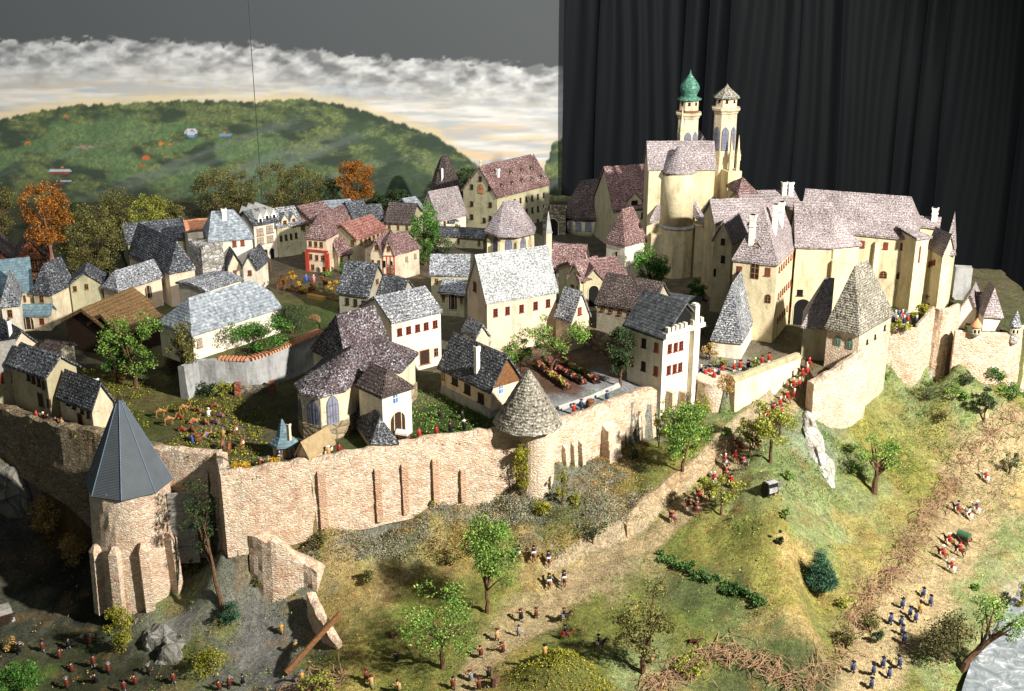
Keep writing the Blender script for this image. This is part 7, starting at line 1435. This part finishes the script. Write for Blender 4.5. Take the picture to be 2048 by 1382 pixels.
def wagon(g, face, label, cov, name='covered_wagon'):
    root = empty(name, g, label, 'wagon', None, face); loc = Vector((0, 0, 0))
    def part(mb, nm, mt, par):
        me = bpy.data.meshes.new(nm); me.from_pydata(mb.v, [], mb.f); me.materials.append(mt); o = bpy.data.objects.new(nm, me); COL.objects.link(o); o.parent = par; return o
    mb = MB(); mb.box((0, 0, .07), .14, .26, .07); part(mb, 'body', M_wood, root)
    mb = MB(); vs = []; n = 8
    for y in (-.13, .13):
        for k in range(n + 1): a = math.pi * k / n; vs.append((.078 * math.cos(a), y, .142 + .09 * math.sin(a)))
    mb.add(vs, [(k, k + 1, k + n + 2, k + n + 1) for k in range(n)] + [tuple(range(n, -1, -1)), tuple(range(n + 1, 2 * n + 2))]); part(mb, 'canopy', cov, root)
    for x in (-.085, .085):
        for y in (-.09, .09):
            mb = MB(); R_ = .06; nn = 12
            vs = [(x + s, y + r * math.cos(6.283 * k / nn), .06 + r * math.sin(6.283 * k / nn)) for s in (-.01, .01) for r in (R_, R_ * .72) for k in range(nn)]
            q = lambda s, r, k: (s * 2 + r) * nn + k % nn
            fs = []
            for k in range(nn): fs += [(q(0, 0, k), q(0, 0, k + 1), q(1, 0, k + 1), q(1, 0, k)), (q(0, 1, k + 1), q(0, 1, k), q(1, 1, k), q(1, 1, k + 1)), (q(0, 1, k), q(0, 1, k + 1), q(0, 0, k + 1), q(0, 0, k)), (q(1, 0, k), q(1, 0, k + 1), q(1, 1, k + 1), q(1, 1, k))]
            mb.add(vs, fs)
            for k in range(3): a = 1.047 * k; mb.tube([(x, y - R_ * .8 * math.cos(a), .06 - R_ * .8 * math.sin(a)), (x, y + R_ * .8 * math.cos(a), .06 + R_ * .8 * math.sin(a))], [.006, .006], 4)
            part(mb, 'wheel', M_darkwood, root)
    mb = MB(); mb.tube([(0, -.13, .08), (0, -.36, .09)], [.008, .006], 5); part(mb, 'shaft', M_wood, root); return root
wagon(G(1926, 1083), .75, 'dark green covered wagon in the middle of the escort on the river path', FC['green'])
put_horse(G(1921, 1100) + Vector((.06, .05, 0)), 3.9, 'dark', 'dark draught horse harnessed behind the green wagon body', None, None)
wagon(Vector((P(806, 881, 0).x, P(806, 881, 0).y, 0)), 1.2, 'white covered wagon parked at the chapel porch door', M_chim)
for i, (px, py) in enumerate([(1846, 1196), (1860, 1213), (1840, 1226), (1819, 1236), (1804, 1218), (1780, 1250), (1801, 1254), (1830, 1246), (1804, 1272), (1807, 1288)]):
    put_person(G(px, py), 3.8 + fr.uniform(-.3, .3), 'walk', 'blue' if i != 2 else 'yellow', 'navy' if i % 3 else 'red', ('tri', 'black'), '%s blue soldier from the wagon in the upper squad' % ORD[i], 'upper squad on the river path', gun=i % 4 != 3)
for i, (px, py) in enumerate([(1798, 1337), (1765, 1337), (1777, 1358), (1746, 1351), (1742, 1378), (1705, 1346)]):
    put_person(G(px, py), 3.9 + fr.uniform(-.3, .3), 'walk' if i else 'run', 'blue', 'navy', ('tri', 'black'), '%s blue soldier from the dark bush in the lowest squad' % ORD[i], 'lowest squad on the river path', gun=i % 4 != 3)
# camels and their drivers
CM = {(b_, l_): camel_mesh(b_, l_) for b_ in ('camel', 'camel2') for l_ in (False, True)}
blk = MB(); blk.box((0, .0, .22 * FS), .62 * FS, .55 * FS, .36 * FS, taper=.7)
def camel(px, py, face, body, lying, label, load=None):
    o = bpy.data.objects.new('camel', CM[(body, lying)]); COL.objects.link(o); o.location = P(px, py, float(gz(*P(px, py, 0).xy))); o.rotation_euler = (0, 0, face); tag(o, label, 'camel', 'camels resting in the field')
    if load:
        me = bpy.data.meshes.new('load'); z_ = .30 if lying else 1.06; me.from_pydata([(x * 1.0, y, z + (z_ - .22) * FS) for x, y, z in blk.v], [], blk.f); me.materials.append(FC[load]); l_ = bpy.data.objects.new('load', me); COL.objects.link(l_); l_.parent = o
for t in [(321, 836, 1.8, 'camel', False, 'standing camel farthest toward the row houses in the field', None), (367, 828, 1.8, 'camel', False, 'standing camel at the back of the herd under the retaining wall', None), (338, 852, 1.9, 'camel', False, 'standing camel in front of the two other standing ones', None), (361, 838, 1.2, 'camel2', True, 'kneeling camel with a red load between the standing camels', 'red'), (396, 824, 4.4, 'camel2', True, 'kneeling camel with a dark blue load behind the herd', 'navy'), (430, 815, 4.6, 'camel2', True, 'kneeling dark camel farthest back in the herd', None), (386, 846, 2.2, 'camel', True, 'kneeling camel with a red load in the middle of the herd', 'red'), (411, 848, .6, 'camel', True, 'kneeling pale camel right beside the white clad driver', None), (433, 848, 4.2, 'camel2', True, 'kneeling camel with a royal blue load, rear of the two', 'royal'), (441, 834, 4.4, 'camel2', True, 'kneeling camel with a bright blue load at the herd edge', 'royal'), (364, 862, 1.4, 'camel2', True, 'kneeling camel with a red load nearest the corner tower', 'red'), (385, 862, .4, 'camel2', True, 'kneeling brown camel behind the wooden barrel', None), (412, 874, 2.6, 'camel', True, 'kneeling camel with a blue load beside the wooden barrel', 'royal'), (472, 872, 3.0, 'camel2', False, 'standing camel with a white saddle cloth on the gravel yard', 'white'), (485, 899, 3.0, 'camel2', False, 'standing brown camel with white cloth nearest the pavilion', 'white'), (446, 900, 3.1, 'camel2', False, 'standing camel with a grey load on the gravel yard', 'grey'), (459, 908, 3.2, 'camel2', False, 'standing dark camel with a red load nearest the wall', 'red')]: camel(*t)
put_person(P(386, 886, 0), 3.6, 'kneel', 'royal', 'white', ('round', 'brown'), 'blue shirted driver with fair hair crouching by the barrel'); put_person(P(417, 834, 0), 3.0, 'kneel', 'white', 'white', ('round', 'white'), 'white clad driver sitting among the kneeling camels'); put_person(P(447, 880, 0), 3.3, 'stand', 'yellow', 'grey', ('tri', 'grey'), 'yellow coated man with grey hat among the standing camels')
def barrel(p, label, s=.09):
    mb = MB(); mb.lathe((p.x, p.y, p.z), [(s * .8, 0), (s, s * .8), (s * 1.02, s * 1.2), (s * .8, s * 2.0), (s * .7, s * 1.9)], 14); o = mb.single('barrel', M_wood, label, 'barrel')
    for z in (.5, 1.5): h_ = MB(); h_.lathe((p.x, p.y, p.z + s * z - .008), [(s * .97, 0), (s * .99, .008), (s * .97, .016)], 14); h_.build('hoop', M_darkwood, o)
barrel(P(395, 884, 0), 'wooden barrel beside the crouching blue driver'); barrel(P(1180, 815, .02), 'round wooden barrel standing behind the wall near the keep'); barrel(P(245, 760, 0), 'small barrel in the dark yard under the large leafy tree', .07)
# market
put_person(P(613, 566, 0), 3.4, 'stand', 'royal', 'royal', ('round', 'grey'), 'lady in a blue dress on the market square'); put_person(P(628, 566, 0), 3.2, 'stand', 'pink', 'pink', ('round', 'white'), 'lady in a pink dress on the market square')
for px, py, k, lab_ in ((568, 585, 'rust', 'small brown tree with pale blossom at the market fence'), (648, 590, 'rust', 'small crooked brown tree beside the flower stall'), (602, 586, 'gold', 'golden shrub at the market fence'), (622, 590, 'rust', 'rusty shrub in the middle of the market fence'), (668, 584, 'gold', 'orange shrub beside the coarse roofed cottage'), (584, 580, 'gold', 'yellow shrub between the market trees')):
    tree(px, py, py - (38 if 'tree' in lab_ else 24), 26, k, lab_, 8, 30, .03, crown0=.4 if 'tree' in lab_ else .1, zg=.05)
a, bq = P(556, 578, .0), P(684, 606, .0)
fe = empty('market_fence', (a + bq) / 2, 'low brown timber fence with flower boxes along the market edge', 'fence')
for k in range(9): q = a.lerp(bq, k / 8); mb = MB(); mb.box(q, .05, .05, .22); mb.build('post', M_wood, fe)
for z in (.08, .16): mb = MB(); mb.tube([a + Vector((0, 0, z)), bq + Vector((0, 0, z))], [.014, .014], 5); mb.build('rail', M_wood, fe)
mb = MB(); m_ = a.lerp(bq, .62) + Vector((0, -.12, 0)); mb.box(m_, .55, .14, .1, math.atan2(bq.y - a.y, bq.x - a.x)); mb.build('flower_box', FC['yellow'], fe)
mb = MB(); q = P(541, 541, 0); mb.tube([q, q + Vector((0, 0, .34))], [.04, .032], 7); mb.single('post', M_bark, 'stout brown post standing on the dark market square', 'post')
q = P(628, 650, .3); mb = MB(); mb.lathe((0, 0, 0), [(.17, -.03), (.18, 0), (.15, .03), (.03, .05)], 18); o = mb.build('millstone', M_thatch, None); o.location = q + Vector((0, 0, .12)); o.rotation_euler = (.8, -.3, 0); tag(o, 'round straw disc leaning behind the plum roofed house', 'straw disc')
# odds and ends
a, bq = G(572, 1352), G(682, 1255); mb = MB(); zA = a + Vector((0, 0, .06)); zB = bq + Vector((0, 0, .30)); mb.tube([zA, zA.lerp(zB, .5), zB], [.055, .052, .05], 8); mb.single('timber_beam', M_wood, 'thick wooden beam leaning across the broken wall at the bottom', 'beam')
for (x0, y0, x1, y1, lb) in ((860, 1262, 925, 1256, 'fallen log lying behind the low spreading tree, upper one'), (872, 1272, 932, 1266, 'fallen log lying behind the low spreading tree, lower one')): a, bq = G(x0, y0), G(x1, y1); mb = MB(); mb.tube([a + Vector((0, 0, .03)), bq + Vector((0, 0, .03))], [.035, .032], 7); mb.single('log', M_bark, lb, 'log')
for (px, py, lb) in ((788, 1275, 'grey tree stump in the lower meadow'), (990, 1368, 'brown tree stump at the bottom beside the grassy knoll')): g = G(px, py); mb = MB(); mb.lathe(g, [(.09, -.03), (.075, .06), (.07, .14), (.02, .13)], 9); mb.single('tree_stump', M_bark, lb, 'stump')
g = G(1541, 985); root = empty('overturned_cart', g, 'black and white overturned cart with a tall wheel on the ridge above the field', 'cart')
mb = MB(); mb.box(g + Vector((-.02, 0, .0)), .28, .22, .22, .5, taper=.85); mb.build('body', FC['black'], root); mb = MB(); mb.box(g + Vector((-.0, -.02, .222)), .22, .10, .03, .5); mb.build('lid', M_greywash, root); mb = MB(); mb.box(g + Vector((.02, -.13, .06)), .2, .03, .10, .5); mb.build('tailboard', M_greywash, root)
mb = MB()
for k in range(14): a = 6.283 * k / 14; c_ = g + Vector((.17, .06, .16)); mb.tube([c_, c_ + Vector((.06 * math.cos(a) * .5, -.03, 0)) + Vector((math.cos(a) * .06, 0, math.sin(a) * .09))], [.006, .008], 4)
mb.build('wheel', M_whitestone, root)
g = G(14, 1245); root = empty('field_cart', g, 'toppled grey cart with slatted side at the dark photo edge', 'cart'); mb = MB(); mb.box(g + Vector((-.1, .05, .0)), .42, .3, .30, .6, taper=.8); mb.build('body', M_greywood, root)
for k in range(4): mb = MB(); mb.box(g + Vector((.0 + .03 * k, -.14, .05 + .06 * k)), .3, .03, .03, .6); mb.build('slat', M_darkwood, root)
# plank door in the wall recess
p0 = P(366, 1000, -.35); p0 = Vector((p0.x, PY(366, 1000, 20.9).y - .12, 0)); mb = MB(); xw = PY(366, 1040, 20.75).x; zt_ = z_at(20.75, 985); zb_ = z_at(20.75, 1125)
dr_ = empty('plank_door', (xw, 20.75, zb_), 'grey plank gate in the dark recess between the corner tower and long wall', 'gate')
for k in range(4): mb = MB(); mb.box((xw, 20.75, zb_ + (zt_ - zb_) * k / 4), .5, .05, (zt_ - zb_) / 4 - .012, .1); mb.build('plank', M_greywood, dr_)
